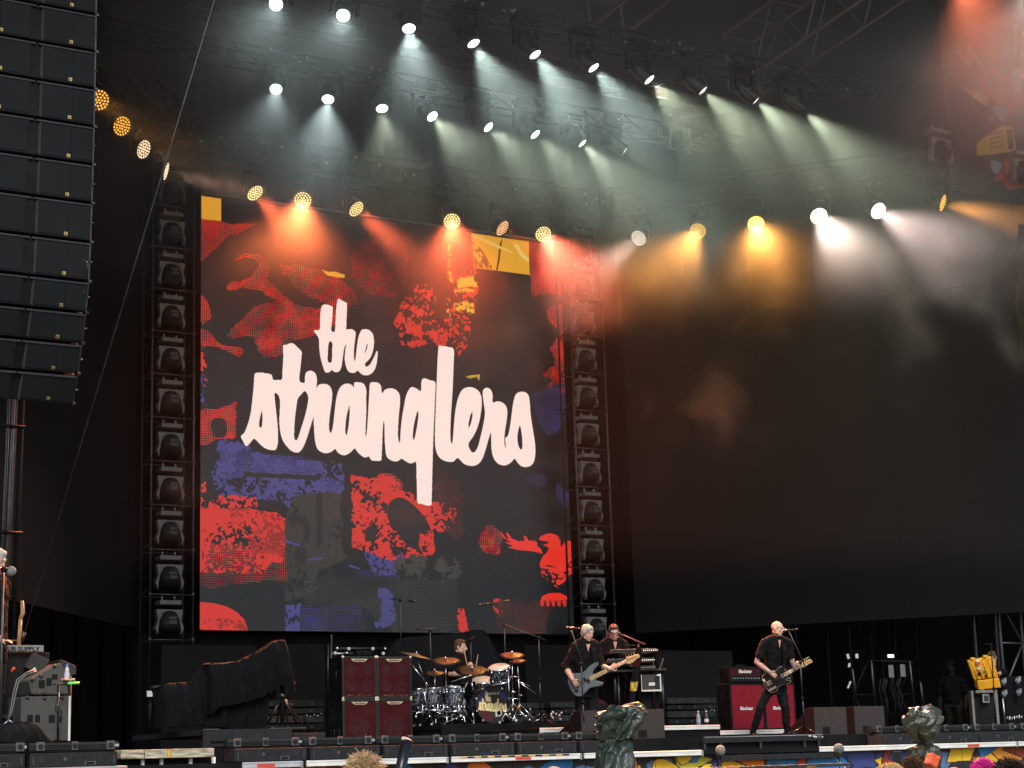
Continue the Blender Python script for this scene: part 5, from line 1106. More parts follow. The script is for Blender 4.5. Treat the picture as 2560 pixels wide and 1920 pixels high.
obj('barrel', MB().cyl(tb0 - (tb1 - tb0), tb1, .030, n=24), M_blackg, tu); obj('pale_cap', MB().lathe([(.0305, -.004), (.0305, .004), (.027, .006), (.0, .004)], tb1, (tb1 - tb0) + V((0, -.09, .02)), n=24), mat('pale_cap', (.55, .50, .42), .6, var=.1), tu)
# crew
stander('stage hand in a black tee behind the open yellow case', 2480, 1645, 35.2, cv(-.6, -.3, .7), 'short', H_brown, M_skin, M_shirt, M_jean, 1.95, True, arm={'lw': Pd(2497, 1684, 34.95), 'le': Pd(2512, 1680, 35.1)})
stander('dim figure in pale shorts standing back in the dark wing', 2376, 1668, 35.5, cv(-.4, -.1, .9), 'short', mat('hair_shaded', (.004, .004, .004), .9), mat('skin_shaded', (.012, .008, .006), .8), mat('shirt_shaded', (.002, .002, .002), .95), mat('khaki_shaded', (.011, .0105, .0095), .95), 1.95, False)  # the dark of the wing is put into his skin, hair and cloth colours
stander('white haired man in glasses at the edge, hand resting on the grey sign', -8, 1401, 22.9, cv(.85, -.25, .4), 'long', H_white, M_skin_g, M_shirt, M_jean, 2.35, True, arm={'rw': Pd(6, 1603, 22.5), 're': Pd(-48, 1560, 22.7), 'lw': Pd(-60, 1600, 23), 'le': Pd(-70, 1540, 23)}, s=1.15)
# ------------------------------------------------------------------ guitars
def gframe(body_px, head_px, D, roll=0.):
    o = Pd(body_px[0], body_px[1], D); h = Pd(head_px[0], head_px[1], D + .02); u = (h - o).normalized(); n = (N - u * N.dot(u)).normalized()
    n = (n + V((0, 0, 1)) * roll).normalized(); n = (n - u * n.dot(u)).normalized(); return o, u, n.cross(u).normalized(), n
def guitar(label, fr, outline, bm, scale, nut, headshape, board, cat, pickguard=None, hardware=None, nstr=6, frets=20, strap=None, edge=None, joint=.2):
    o, u, v, n = fr; P = smoothpoly(outline, 5); t = thing('guitar', label, cat, o)
    obj('body', MB().prism(P, o, u, v, n * -.042), bm, t, bevel=.007)
    if edge: obj('binding', MB().prism([(a * 1.012, b * 1.012) for a, b in P], o - n * .004, u, v, n * -.005), edge, t)
    if pickguard: obj('pickguard', MB().prism(smoothpoly(pickguard[0], 3), o + n * .0025, u, v, n * -.002), pickguard[1], t)
    w0, w1 = (.028, .021) if nstr == 6 else (.031, .022)
    obj('neck', MB().prism([(joint, -w0), (nut, -w1), (nut, w1), (joint, w0)], o + n * .006, u, v, n * -.022), M_maple, t, bevel=.004)
    fb = obj('fretboard', MB().prism([(joint, -w0), (nut, -w1), (nut, w1), (joint, w0)], o + n * .0125, u, v, n * -.006), board, t)
    L = nut - (-.08) ; fm = MB()
    for k in range(1, frets):
        x = nut - (nut + .06) * (1 - 2 ** (-k / 12))
        if x > joint: fm.box(o + u * x + n * .0135, (.0025, .052, .003), Matrix((u, v, n)).transposed())
    f = obj('fret', fm, M_alu, fb); f['kind'] = 'stuff'
    hs = obj('headstock', MB().prism(smoothpoly([(nut + a, b) for a, b in headshape], 4), o + n * .004, u, v, n * -.015), M_maple, t, bevel=.002)
    for k in range(nstr):
        p = o + u * (nut + .045 + .028 * k * (6 / nstr) * .95) + v * (.034 if nstr == 6 else .038); obj('tuner', MB().cyl(p - n * .01, p + v * .026 - n * .01, .0045).box(p + v * .03 - n * .01, (.014, .014, .008), Matrix((u, v, n)).transposed()), M_chrome, hs)
        p = o + u * (nut + .045 + .028 * k * (6 / nstr) * .95) + v * (.012 - .004 * k); obj('string_post', MB().cyl(p + n * .004, p + n * .014, .005 if nstr == 6 else .008, n=8), M_chrome if nstr == 6 else M_ink, hs)
    for a, b, da, db, m, nm in (hardware or ()):
        obj(nm, MB().box(o + u * a + v * b + n * .006, (da, db, .010), Matrix((u, v, n)).transposed()), m, t, bevel=.002)
    sm = MB()
    for k in range(nstr):
        q = (k - (nstr - 1) / 2) * (.0085 if nstr == 6 else .014); sm.cyl(o + u * -.075 + v * q + n * .016, o + u * (nut + .03) + v * q * .8 + n * .018, .0009 if nstr == 6 else .0014, n=4)
    s = obj('strings', sm, M_chrome, t); s['kind'] = 'stuff'
    if strap:
        m = MB(); pts = strap
        for i in range(len(pts) - 1):
            a, b = pts[i], pts[i + 1]; d = (b - a).normalized(); sd = d.cross(N).normalized() * .026
            m.add([a - sd, a + sd, b + sd, b - sd, a - sd - N * .004, a + sd - N * .004, b + sd - N * .004, b - sd - N * .004], [(0, 1, 2, 3), (7, 6, 5, 4), (0, 3, 7, 4), (1, 5, 6, 2)])
        obj('strap', m, M_cloth, t)
    return t
TELE = [(-.13,0),(-.128,.07),(-.105,.135),(-.05,.16),(.01,.152),(.06,.126),(.11,.115),(.16,.128),(.21,.14),(.25,.122),(.264,.075),(.262,.03),(.262,-.03),(.205,-.042),(.19,-.075),(.225,-.105),(.255,-.135),(.225,-.158),(.16,-.14),(.10,-.12),(.05,-.128),(0,-.158),(-.05,-.168),(-.10,-.145),(-.127,-.08)]
PBASS = [(-.20,0),(-.19,.09),(-.15,.15),(-.08,.168),(0,.145),(.06,.125),(.12,.138),(.20,.168),(.29,.178),(.335,.165),(.315,.125),(.24,.10),(.20,.055),(.195,-.045),(.215,-.085),(.26,-.12),(.275,-.145),(.22,-.16),(.13,-.135),(.06,-.125),(-.01,-.15),(-.09,-.175),(-.15,-.155),(-.19,-.09)]
TH = [(0,-.024),(.03,-.040),(.09,-.040),(.14,-.034),(.175,-.042),(.195,-.028),(.19,.005),(.16,.022),(.10,.026),(.05,.030),(.02,.024),(0,.024)]
BHS = [(0,-.024),(.03,-.05),(.08,-.058),(.14,-.045),(.185,-.03),(.215,-.034),(.228,-.012),(.215,.018),(.17,.030),(.10,.036),(.05,.045),(.02,.03),(0,.024)]
M_gblack = mat('guitar_black', (.012, .012, .013), .18, var=.2)
D0 = 29.03
gf = gframe((1931, 1703), (2045, 1641), D0)
lsx, = [G['ls']]
guitar('black single cutaway electric guitar with maple neck held by the bald man', gf, TELE, M_gblack, .65, .505, TH, mat('maple_board', (.55, .40, .20), .4, var=.15), 'guitar',
       ([(-.03,-.13),(.06,-.11),(.14,-.125),(.19,-.135),(.19,-.06),(.24,-.03),(.24,.03),(.18,.06),(.05,.07),(.03,.0),(-.02,-.03)], M_ink),
       [(-.062, .0, .085, .07, M_chrome, 'bridge_plate'), (-.06, -.105, .14, .032, M_chrome, 'control_plate'), (.17, 0, .022, .072, M_chrome, 'neck_pickup'), (-.045, .0, .02, .07, M_ink, 'bridge_pickup'), (-.11, .075, .035, .04, mat('sticker', (.6, .56, .45), .6), 'sticker')],
       strap=[gf[0] + gf[1] * .245 + gf[2] * .10 + gf[3] * .01, Pd(1962, 1660, 29.06), Pd(1962, 1625, 29.06), Pd(1959, 1611, 29.12), Pd(1956, 1602, 29.28)], edge=M_cream)
for a in range(3): pass
D0 = 27.25
bf = gframe((1456, 1706), (1597, 1638), D0)
guitar('slate grey electric bass guitar with a long maple neck', bf, PBASS, mat('slate_body', (.115, .135, .155), .4, var=.08), .86, .70, BHS, mat('maple_board_pale', (.58, .42, .20), .4, var=.15), 'bass guitar',
       ([(.0,-.10),(.10,-.115),(.20,-.135),(.19,-.05),(.20,.05),(.12,.09),(.02,.08),(-.02,.0)], mat('slate_guard', (.125, .145, .165), .35, var=.06)),
       [(-.10, 0, .05, .08, M_steel, 'bridge_plate'), (.05, .022, .03, .06, M_ink, 'pickup'), (.085, -.025, .03, .06, M_ink, 'pickup'), (-.05, -.115, .022, .022, M_chrome, 'knob'), (-.005, -.12, .022, .022, M_chrome, 'knob'), (-.13, -.075, .05, .03, M_ink, 'jack_plate')], 4, 20,
       strap=[bf[0] + bf[1] * .31 + bf[2] * .165 + bf[3] * .004, Pd(1489, 1655, 27.28), Pd(1484, 1625, 27.33), Pd(1480, 1611, 27.5)], joint=.12)
# ------------------------------------------------------------------ microphones on stands
def mic(label, p, d, L=.17):
    d = V(d).normalized(); p = V(p); t = thing('microphone', label, 'microphone', p)
    obj('grille', MB().ball(p, (.026, .026, .026), 12, 8), M_steel, t); obj('handle', MB().tube([p + d * .015, p + d * .04, p + d * L], [.024, .019, .012], 10), M_blackg, t); obj('plug', MB().cyl(p + d * L, p + d * (L + .05), .009), M_steel, t)
def stand(label, base, top, boom=None, m=M_steel, cable=None, tripod=True, r=.0105):
    base, top = V(base), V(top); t = thing('microphone_stand', label, 'microphone stand', base)
    lo = lerp(base, top, .5)
    obj('lower_pole', MB().cyl(base + V((0, 0, .05)), lo, r * 1.35), M_blackg, t); obj('upper_pole', MB().cyl(lo, top, r), m, t); obj('collar', MB().cyl(lerp(base, top, .48), lerp(base, top, .52), r * 2), M_black, t)
    if tripod:
        for k in range(3):
            a = k * 2.094 + .5; obj('leg', MB().cyl(base + V((0, 0, .13)), base + V((.3 * math.cos(a), .3 * math.sin(a), .012)), r * .9), M_blackg, t)
    else: obj('round_base', MB().lathe([(0, .03), (.02, .03), (.12, .018), (.13, .004), (.13, .0)], base, n=20), M_blackg, t)
    if boom:
        a, b = V(boom[0]), V(boom[1]); obj('boom', MB().cyl(a, b, r * .8), m, t); obj('boom_joint', MB().cyl(top - CX * .02, top + CX * .02, .024), M_black, t)
    if cable: obj('cable', MB().tube(cable, .0045, 6), M_black, t)
    return t
D = 28.7
gb = Pd(2012, 1835, D); gb.z = 1.953
stand('black stand with angled boom in front of the bald singer', gb, Pd(2001, 1656, D), (Pd(2016, 1672, D), Pd(1973, 1580, D)), M_steel, [Pd(1982, 1573, D), Pd(1989, 1580, D), Pd(1992, 1606, D), Pd(1999, 1640, D), Pd(2004, 1700, D), Pd(2011, 1800, D)])
mic('vocal microphone at the bald singer mouth', Pd(1961, 1577.5, D + .05), cv(.98, .14, -.1))
D = 26.9
gb = Pd(1461, 1850, D); gb.z = 1.953
stand('stand with angled boom in front of the bassist', gb, Pd(1453, 1660, D), (Pd(1462, 1672, D), Pd(1428, 1577, D)), M_steel, [Pd(1437, 1570, D), Pd(1443, 1580, D), Pd(1446, 1610, D), Pd(1455, 1650, D), Pd(1457, 1750, D)])
mic('vocal microphone beside the silver haired bassist', Pd(1418, 1570, D), cv(1, -.05, 0), .14)
D = 29.0
gb = Pd(1602, 1812, D); gb.z = 2.172
stand('boom stand reaching across to the keyboard player', gb, Pd(1596, 1606, D), (Pd(1613, 1610, D), Pd(1554, 1586, D - .1)), mat('reddish_boom', (.20, .12, .13), .4, .5), [Pd(1558, 1598, D), Pd(1564, 1611, D), Pd(1580, 1614, D), Pd(1596, 1612, D)])
mic('vocal microphone at the chin of the man in glasses', Pd(1547, 1584, D - .1), cv(.6, -.75, 0), .12)
D = 30.0
def dstand(lbl, bx_, by_, tx, ty, ba, bb2, D=30.0, z=2.302):
    b = Pd(bx_, by_, D); b.z = z; return stand(lbl, b, Pd(tx, ty, D), (Pd(*ba, D), Pd(*bb2, D)) if ba else None, M_steel)
dstand('tall overhead boom stand at the outer side of the drums', 1352, 1805, 1347, 1594, (1367, 1601), (1262, 1562))
mic('small overhead microphone left of the tall boom', Pd(1200, 1513, 30.4), cv(.9, .2, 0), .10)
dstand('long dark overhead stand by the maroon cabinets', 1083, 1805, 1075, 1577, (1090, 1571), (1040, 1573))
dstand('boom stand rising behind the drummer head', 1179, 1780, 1177, 1601, (1187, 1592), (1170, 1598), 31.2)
dstand('thin stand between the big cloth and the screen', 1266, 1790, 1261, 1562, (1275, 1500), (1196, 1514), 31.0)
dstand('thin vertical overhead stand above the cloth covered gear', 1003, 1780, 1001, 1500, (1040, 1504), (975, 1497), 30.8)
mic('tiny overhead microphone at the screen corner', Pd(1036, 1503, 30.8), cv(-1, .1, 0), .10)

# ------------------------------------------------------------------ drum kit
def shell_mat():
    m = bpy.data.materials.new('pearl_wrap'); m.use_nodes = True; n = m.node_tree; b = n.nodes['Principled BSDF']; tc = n.nodes.new('ShaderNodeTexCoord')
    nz = n.nodes.new('ShaderNodeTexNoise'); nz.inputs['Scale'].default_value = 17; nz.inputs['Detail'].default_value = 3; nz.inputs['Distortion'].default_value = 2.2
    rp = n.nodes.new('ShaderNodeValToRGB'); e = rp.color_ramp.elements
    e[0].position = .42; e[0].color = (.012, .015, .03, 1); e[1].position = .62; e[1].color = (.30, .33, .37, 1); x = e.new(.53); x.color = (.035, .042, .062, 1)
    n.links.new(tc.outputs['Object'], nz.inputs[0]); n.links.new(nz.outputs['Fac'], rp.inputs[0]); n.links.new(rp.outputs[0], b.inputs['Base Color']); b.inputs['Roughness'].default_value = .22; b.inputs['Metallic'].default_value = .2
    return m
M_pearl = shell_mat(); M_head = mat('drum_head', (.55, .53, .47), .5, var=.08); M_cym = mat('bronze_cymbal', (.13, .095, .045), .45, .4, var=.3, scale=20); M_cymd = mat('dark_cymbal', (.04, .034, .026), .5, .4, var=.3, scale=20); M_cymr = mat('reddish_cymbal', (.16, .07, .04), .45, .4, var=.2)
def drum(label, c, ax, r, h, nl, cat='drum', legs=0, badge=False, hoop=M_chrome, head=M_head, group='drums of the kit', floor=2.302):
    c, ax = V(c), V(ax).normalized(); b0 = V((c.x, c.y, floor if legs else c.z)); t = thing('drum', label, cat, b0, group)
    obj('shell', MB().lathe([(r * .985, -h), (r, -h + .01), (r, -.01), (r * .985, 0)], c, ax, 32), M_pearl, t)
    obj('head', MB().lathe([(.0005, .004), (r * .96, .003), (r * .99, -.004)], c, ax, 32), head, t); obj('bottom_head', MB().lathe([(r * .99, -h), (.0005, -h - .003)], c, ax, 24), head, t)
    for d in (-.012, -h + .012): obj('hoop', MB().lathe([(r * 1.005, d - .014), (r * 1.045, d - .014), (r * 1.045, d + .018), (r * 1.005, d + .018)], c, ax, 32), hoop, t)
    a = ax.orthogonal().normalized(); b2 = ax.cross(a)
    for k in range(nl):
        th = 6.283 * (k + .3) / nl; e = (a * math.cos(th) + b2 * math.sin(th)) * (r + .008); lg_ = obj('lug', MB().cyl(c + e - ax * (h * .28), c + e - ax * (h * .12), .014, n=8), M_chrome, t); obj('lug', MB().cyl(c + e - ax * (h * .88), c + e - ax * (h * .72), .014, n=8), M_chrome, t)
        obj('tension_rod', MB().cyl(c + e * 1.02 - ax * (h * .28), c + e * 1.02 + ax * .004, .0045, n=6), M_chrome, lg_)
    if legs:
        for k in range(legs):
            th = 6.283 * k / legs + .4; e = V((math.cos(th), math.sin(th), 0)) * (r + .02); p = V((c.x, c.y, c.z - h * .4)) + e; q = V((p.x + e.x * .12, p.y + e.y * .12, floor + .015))
            obj('leg', MB().cyl(p, q, .008), M_chrome, t); 
    if badge: obj('badge', MB().cyl(c - ax * (h * .5) + V((0, -r - .001, 0)), c - ax * (h * .5) + V((0, -r - .006, 0)), .026, n=14), M_gold, t)
    return t
D = 30.2
drum('tall floor tom in dark pearl wrap beside the maroon cabinets', Pd(1046, 1722, 30.5), (0, 0, 1), .165, .40, 8, legs=3)
drum('pearl wrapped floor tom with white rim, second from the cabinets', Pd(1083, 1720, 29.9), (0, 0, 1), .155, .37, 8, legs=3)
drum('pearl wrapped tom with a gold badge beside the bass drum', Pd(1135, 1718, 29.7), (0, 0, 1), .15, .40, 8, legs=3, badge=True)
drum('bright pearl rack tom tilted above the bass drum', Pd(1247, 1667, 29.9), cv(-.12, .97, .2), .165, .25, 8)
drum('snare drum with white head behind the bass drum', Pd(1207, 1699, 30.6), cv(-.02, .97, .2), .17, .13, 10, head=M_head)
# bass drum with its printed head
bc = Pd(1230, 1762, 30.2); bax = V((-.02, -1, 0)).normalized(); br = .30
bd_ = thing('bass_drum', 'bass drum with a dark front head carrying the cream brush script', 'drum', (bc.x, bc.y, 2.302), 'drums of the kit')
obj('shell', MB().lathe([(br * .985, -.42), (br, -.41), (br, -.01), (br * .985, 0)], bc, bax, 40), M_pearl, bd_)
obj('rear_head', MB().lathe([(br * .98, -.42), (.0005, -.422)], bc, bax, 30), M_head, bd_)
obj('hoop', MB().lathe([(br * 1.0, -.02), (br * 1.055, -.02), (br * 1.055, .028), (br * .99, .028)], bc, bax, 40), M_blackg, bd_); obj('hoop', MB().lathe([(br * 1.0, -.44), (br * 1.055, -.44), (br * 1.055, -.40), (br * 1.0, -.40)], bc, bax, 40), M_chrome, bd_)
HS = 420; HI = np.zeros((HS, HS, 3)); HI[:] = s2l((38, 37, 40)); hn = noise2(HS, HS, 40)
def hput(P, col, thr=.5): HI[inside(smoothpoly(P, 4), HS, HS) & (hn + .3 * (noise2(HS, HS, 6, 2) - .5) < thr)] = s2l(col)
hput([(20, 250), (120, 400), (180, 390), (150, 270), (60, 240)], (52, 48, 110), .62); hput([(280, 395), (400, 330), (405, 260), (330, 290)], (50, 46, 104), .6); hput([(40, 180), (60, 60), (200, 25), (190, 150)], (84, 34, 38), .62); hput([(330, 200), (400, 230), (390, 120), (300, 60)], (78, 32, 36), .55); hput([(120, 330), (200, 390), (270, 380), (240, 310)], (70, 30, 34), .5)
hput([(220, 120), (300, 140), (300, 60), (230, 40)], (52, 56, 58), .6)
HI[letter_mask(HS, HS, lambda a, b: (22 + (a - 62) / 2035 * 378, 342 - (b - 75) / 1430 * 268))] = s2l((250, 232, 168))
hm_ = print_mat('printed_drum_head', HI, rough=.45); ang = [2 * math.pi * k / 40 for k in range(40)]; bu, bv = V((0, 0, 1)).cross(bax).normalized(), V((0, 0, 1))
hmb = MB().add([bc + bax * .012] + [bc + bax * .012 + (bu * math.cos(a) + bv * math.sin(a)) * br * .99 for a in ang], [(0, k + 1, (k + 1) % 40 + 1) for k in range(40)])
ho = obj('front_head', hmb, hm_, bd_); uvl = ho.data.uv_layers.new(name='UVMap')
for p in ho.data.polygons:
    for li in p.loop_indices:
        co = ho.data.vertices[ho.data.loops[li].vertex_index].co + wloc(bd_) - bc; uvl.data[li].uv = (.5 + co.dot(bu) / br / 2, .5 + co.dot(bv) / br / 2)
lettering('Shepherd', .07, M_cream, ho, bc + bax * .0145 + bu * -.01 + bv * .185, bu, bv, shear=.3, bold=True)
pc = bc + bax * .015 + bu * .115 - bv * .135
obj('port_ring', MB().lathe([(.036, .0), (.036, .006), (.054, .006), (.056, 0)], pc, bax, 24), M_white, ho); obj('port_hole', MB().lathe([(.0005, .001), (.037, .001)], pc, bax, 20), M_ink, ho)
for k in range(10):
    th = 6.283 * (k + .5) / 10; e = (bu * math.cos(th) + bv * math.sin(th)) * br * 1.05; obj('claw', MB().box(bc + e + bax * .01, (.03, .06, .03), Matrix((bu, bax, bv)).transposed()), M_chrome, bd_, bevel=.004)
for s in (-1, 1): obj('spur', MB().cyl(bc + bu * (s * br * .9) - bv * .1 - bax * .1, bc + bu * (s * br * 1.35) - bv * (bc.z - 2.312) + bax * .1, .011), M_chrome, bd_)
# cymbals on stands
def cymbal(label, c, ax, r, m, base_px, D, hat=False, group='cymbals of the kit'):
    c, ax = V(c), V(ax).normalized(); b = Pd(base_px[0], base_px[1], D); b.z = 2.302; t = thing('cymbal', label, 'cymbal', b, group)
    prof = [(.0005, .028), (r * .10, .026), (r * .17, .008), (r * .6, -.004), (r, -.018), (r * .6, -.008), (.0005, .02)]
    obj('plate', MB().lathe(prof, c, ax, 36), m, t)
    if hat: obj('lower_plate', MB().lathe([(p[0], -p[1] - .03) for p in prof], c, ax, 36), m, t)
    obj('wing_nut', MB().cyl(c + ax * .02, c + ax * .06, .011).ball(c + ax * .035, .016, 8, 6), M_chrome, t)
    mid = lerp(b, c, .45); mid.x, mid.y = b.x, b.y
    obj('lower_tube', MB().cyl(b + V((0, 0, .1)), mid, .0135), M_chrome, t); obj('upper_tube', MB().cyl(mid, c - ax * .01, .009), M_chrome, t); obj('clamp', MB().cyl(mid - V((0, 0, .03)), mid + V((0, 0, .03)), .022).ball(mid + V((.025, -.02, 0)), .018, 8, 6), M_chrome, t)
    for k in range(3):
        a = k * 2.094 + b.x; f = b + V((.28 * math.cos(a), .28 * math.sin(a), .014)); l = obj('leg', MB().cyl(b + V((0, 0, .33)), f, .009).cyl(b + V((0, 0, .12)), lerp(b + V((0, 0, .33)), f, .6), .006), M_chrome, t); obj('rubber_foot', MB().ball(f, .02, 8, 6), M_black if k else M_white, l)
cymbal('big tilted crash cymbal sticking out past the maroon cabinets', Pd(1040, 1637, 30.4), cv(.22, .93, -.1), .30, M_cym, (1075, 1800), 30.4)
cymbal('dark reddish crash cymbal before the drummer chest', Pd(1114, 1651, 29.6), cv(-.02, .985, .15), .235, M_cymd, (1117, 1802), 29.6)
cymbal('hi hat pair low beside the drummer elbow', Pd(1087, 1681, 30.0), cv(0, .99, .12), .155, M_cym, (1088, 1802), 30.0, True)
cymbal('large dark ride cymbal between drummer and bass drum', Pd(1180, 1675, 29.9), cv(.03, .975, .2), .27, M_cymd, (1152, 1800), 29.7)
cymbal('reddish brown crash cymbal on the keyboard side of the drums', Pd(1280, 1636, 30.2), cv(.02, .985, .14), .20, M_cymr, (1284, 1804), 30.0)
cymbal('small china cymbal below the reddish brown crash', Pd(1293, 1651, 30.6), cv(-.1, .98, .1), .14, M_cymr, (1300, 1800), 30.6)
hw_ = thing('drum_hardware', 'tangle of chrome clamps and boom arms between the drums', 'drum hardware', Pd(1120, 1802, 29.6))
for a, b in (((1030, 1662), (1064, 1706)), ((1064, 1704), (1072, 1716)), ((1128, 1704), (1180, 1688)), ((1060, 1720), (1068, 1795)), ((1103, 1716), (1150, 1715)), ((1122, 1800), (1150, 1770)), ((1150, 1790), (1105, 1812)), ((1270, 1680), (1276, 1790)), ((1296, 1690), (1300, 1760)), ((1275, 1690), (1300, 1694)), ((1275, 1745), (1300, 1748)), ((1182, 1780), (1184, 1806)), ((1262, 1780), (1280, 1806)), ((1180, 1705), (1181, 1730)), ((1290, 1700), (1325, 1716)), ((1290, 1700), (1340, 1735)), ((1330, 1806), (1352, 1797))): obj('rod', MB().cyl(Pd(*a, 29.6), Pd(*b, 29.6), .008), M_chrome, hw_)
r5 = random.Random(4)
for k in range(26):
    p = Pd(1034 + r5.random() * 130, 1770 + r5.random() * 34, 29.5) if k < 15 else Pd(1262 + r5.random() * 70, 1770 + r5.random() * 34, 29.5); p.z = max(p.z, 2.33)
    obj('clamp', MB().ball(p, (.014 + .010 * r5.random(), .014, .012 + .012 * r5.random()), 8, 6), M_white if k % 3 == 0 else M_chrome, hw_)
# white plugs on the riser corner
pl_ = thing('plug_cluster', 'cluster of white connectors and a cable beside the first monitor wedge', 'cables', Pd(1392, 1806, 28.5))
for k in range(9):
    p = Pd(1378 + r5.random() * 26, 1782 + r5.random() * 22, 28.5); obj('connector', MB().tube([p, p + V((.02 * (r5.random() - .5), 0, .03))], .014, 8), M_white, pl_)
obj('cable', MB().tube([Pd(1392, 1806, 28.5), Pd(1375, 1806, 28.5), Pd(1366, 1800, 28.5), Pd(1392, 1815, 28.4), Pd(1390, 1840, 28.3)], .008, 6), M_black, pl_)

# ------------------------------------------------------------------ keyboards
D = 28.7
def slabpx(a, b, ya, yb, D, dep, m, t, nm, bevel=.004):
    p0, p1 = Pd(a, yb, D), Pd(b, yb, D); u = (p1 - p0); u.z = 0; L = u.length; u.normalize(); w = V((-u.y, u.x, 0)); h = Pd(a, ya, D).z - p0.z
    return obj(nm, MB().prism([(0, 0), (L, 0), (L, h), (0, h)], p0, u, V((0, 0, 1)), w * dep), m, t, bevel=bevel), p0, u, w, L, h
def keyboard(label, a, b, ya, yb, D, zt):
    o, p0, u, w, L, h = (None,) * 6
    t = thing('keyboard', label, 'keyboard', Pd((a + b) / 2, yb, D), 'keyboards on the stand')
    _, p0, u, w, L, h = slabpx(a, b, ya, yb, D, .34, M_steel, t, 'body')
    obj('rear_panel', MB().prism([(.01, .008), (L - .01, .008), (L - .01, h - .006), (.01, h - .006)], p0 - w * .003, u, V((0, 0, 1)), w * .002), M_bar, t)
    for k in range(8): obj('socket', MB().cyl(p0 + u * (L * .72 + .03 * k) + V((0, 0, h * .5)) - w * .008, p0 + u * (L * .72 + .03 * k) + V((0, 0, h * .5)), .009, n=8), M_chrome, t)
    kb = MB()
    for k in range(36): kb.prism([(0, 0), (.018, 0), (.018, .012), (0, .012)], p0 + u * (.05 + k * (L - .1) / 36) + w * .20 + V((0, 0, h)), u, V((0, 0, 1)), w * .13)
    ks = obj('keys', kb, M_white, t); ks['kind'] = 'stuff'
keyboard('upper keyboard of the rig, just below the man in glasses', 1526, 1642, 1624, 1633, 28.75, 0); keyboard('lower keyboard of the rig above the long table', 1518, 1634, 1648, 1658, 28.75, 0)
ks_ = thing('keyboard_stand', 'dark table and column stand carrying the keyboards', 'stand', (Pd(1590, 1810, D).x, Pd(1590, 1810, D).y, 2.17))
slabpx(1524, 1666, 1676, 1681, D, .45, M_bar, ks_, 'table_top')
for px, y1 in ((1535, 1624), (1630, 1626)):
    p = Pd(px, y1 + 8, D + .25); obj('column', MB().cyl((p.x, p.y, 2.172), (p.x, p.y, p.z - .05), .028), M_blackg, ks_)
for px in (1545, 1655): p = Pd(px, 1681, D + .1); obj('leg', MB().cyl((p.x, p.y, 2.172), (p.x, p.y, p.z - .002), .022), M_blackg, ks_)
mx_ = thing('mixer', 'small tilted mixer with many knobs on the keyboard table', 'mixer', Pd(1630, 1676, D))
_, p0, u, w, L, h = slabpx(1600, 1640, 1664, 1676, D - .02, .22, M_bar, mx_, 'body')
for k in range(12): obj('knob', MB().cyl(p0 + u * (.02 + .018 * k) + V((0, 0, h * .6)) - w * .012, p0 + u * (.02 + .018 * k) + V((0, 0, h * .6)), .005, n=6), M_white if k % 3 else M_tape_r, mx_)
lp_ = thing('laptop', 'open laptop seen edge on at the end of the keyboard table', 'laptop', Pd(1648, 1676, D))
q = Pd(1648, 1676, D); obj('screen', MB().prism([(0, 0), (.07, .19), (.085, .19), (.015, 0)], q, CX, V((0, 0, 1)), V((CF.x, CF.y, 0)) * .26), M_steel, lp_); obj('base', MB().prism([(-.16, 0), (.015, 0), (.015, .015), (-.16, .015)], q, CX, V((0, 0, 1)), V((CF.x, CF.y, 0)) * .26), M_bar, lp_)
rk = thing('equipment_rack', 'open rack box with bright edges below the keyboards', 'rack', (Pd(1628, 1729, D).x, Pd(1628, 1729, D).y, 2.17))
for a, b, ya, yb, nm, m in ((1604, 1606, 1686, 1729, 'edge', M_alu), (1651, 1654, 1684, 1729, 'edge', M_white), (1606, 1651, 1725, 1729, 'edge', M_white), (1642, 1651, 1686, 1690, 'edge', M_white)): slabpx(a, b, ya, yb, D - .012, .02, m, rk, nm, .002)
slabpx(1606, 1651, 1686, 1725, D + .02, .4, M_blackg, rk, 'body'); slabpx(1622, 1638, 1707, 1715, D + .01, .02, M_alu, rk, 'panel'); slabpx(1638, 1651, 1692, 1722, D + .005, .02, M_bar, rk, 'panel'); slabpx(1606, 1652, 1731, 1812, D + .05, .4, M_cloth, rk, 'lower_case')
sc = thing('scarf', 'long dark red and black scarf with a yellow printed end hanging on the microphone stand', 'scarf', Pd(1588, 1740, 28.4))
def ribbon(pts, ws, m, nm, D):
    L_, R_ = [], []
    mb = MB(); n = len(pts)
    for (x, y), w in zip(pts, ws): L_.append(Pd(x - w, y, D)); R_.append(Pd(x + w, y, D))
    vs = []
    for l, r_ in zip(L_, R_): vs += [l, lerp(l, r_, .5) - N * -.03, r_, r_ - N * .03, lerp(l, r_, .5) - N * .02, l - N * .03]
    mb.add(vs, [(i * 6 + k, i * 6 + (k + 1) % 6, (i + 1) * 6 + (k + 1) % 6, (i + 1) * 6 + k) for i in range(n - 1) for k in range(6)], True); return obj(nm, mb, m, sc)
ribbon([(1597, 1618), (1597, 1635), (1594, 1650)], [6, 9, 9], M_cloth, 'upper_cloth', 28.4); ribbon([(1594, 1650), (1592, 1664)], [9, 8], M_maroon, 'red_band', 28.4); ribbon([(1592, 1664), (1588, 1700), (1587, 1706)], [8, 9, 10], M_cloth, 'middle_cloth', 28.4)
ribbon([(1586, 1704), (1584, 1727)], [9, 8], mat('yellow_print', (.55, .42, .06), .7, var=.75, scale=22), 'yellow_end', 28.39); ribbon([(1582, 1727), (1579, 1775)], [8, 7], M_cloth, 'lower_cloth', 28.4)
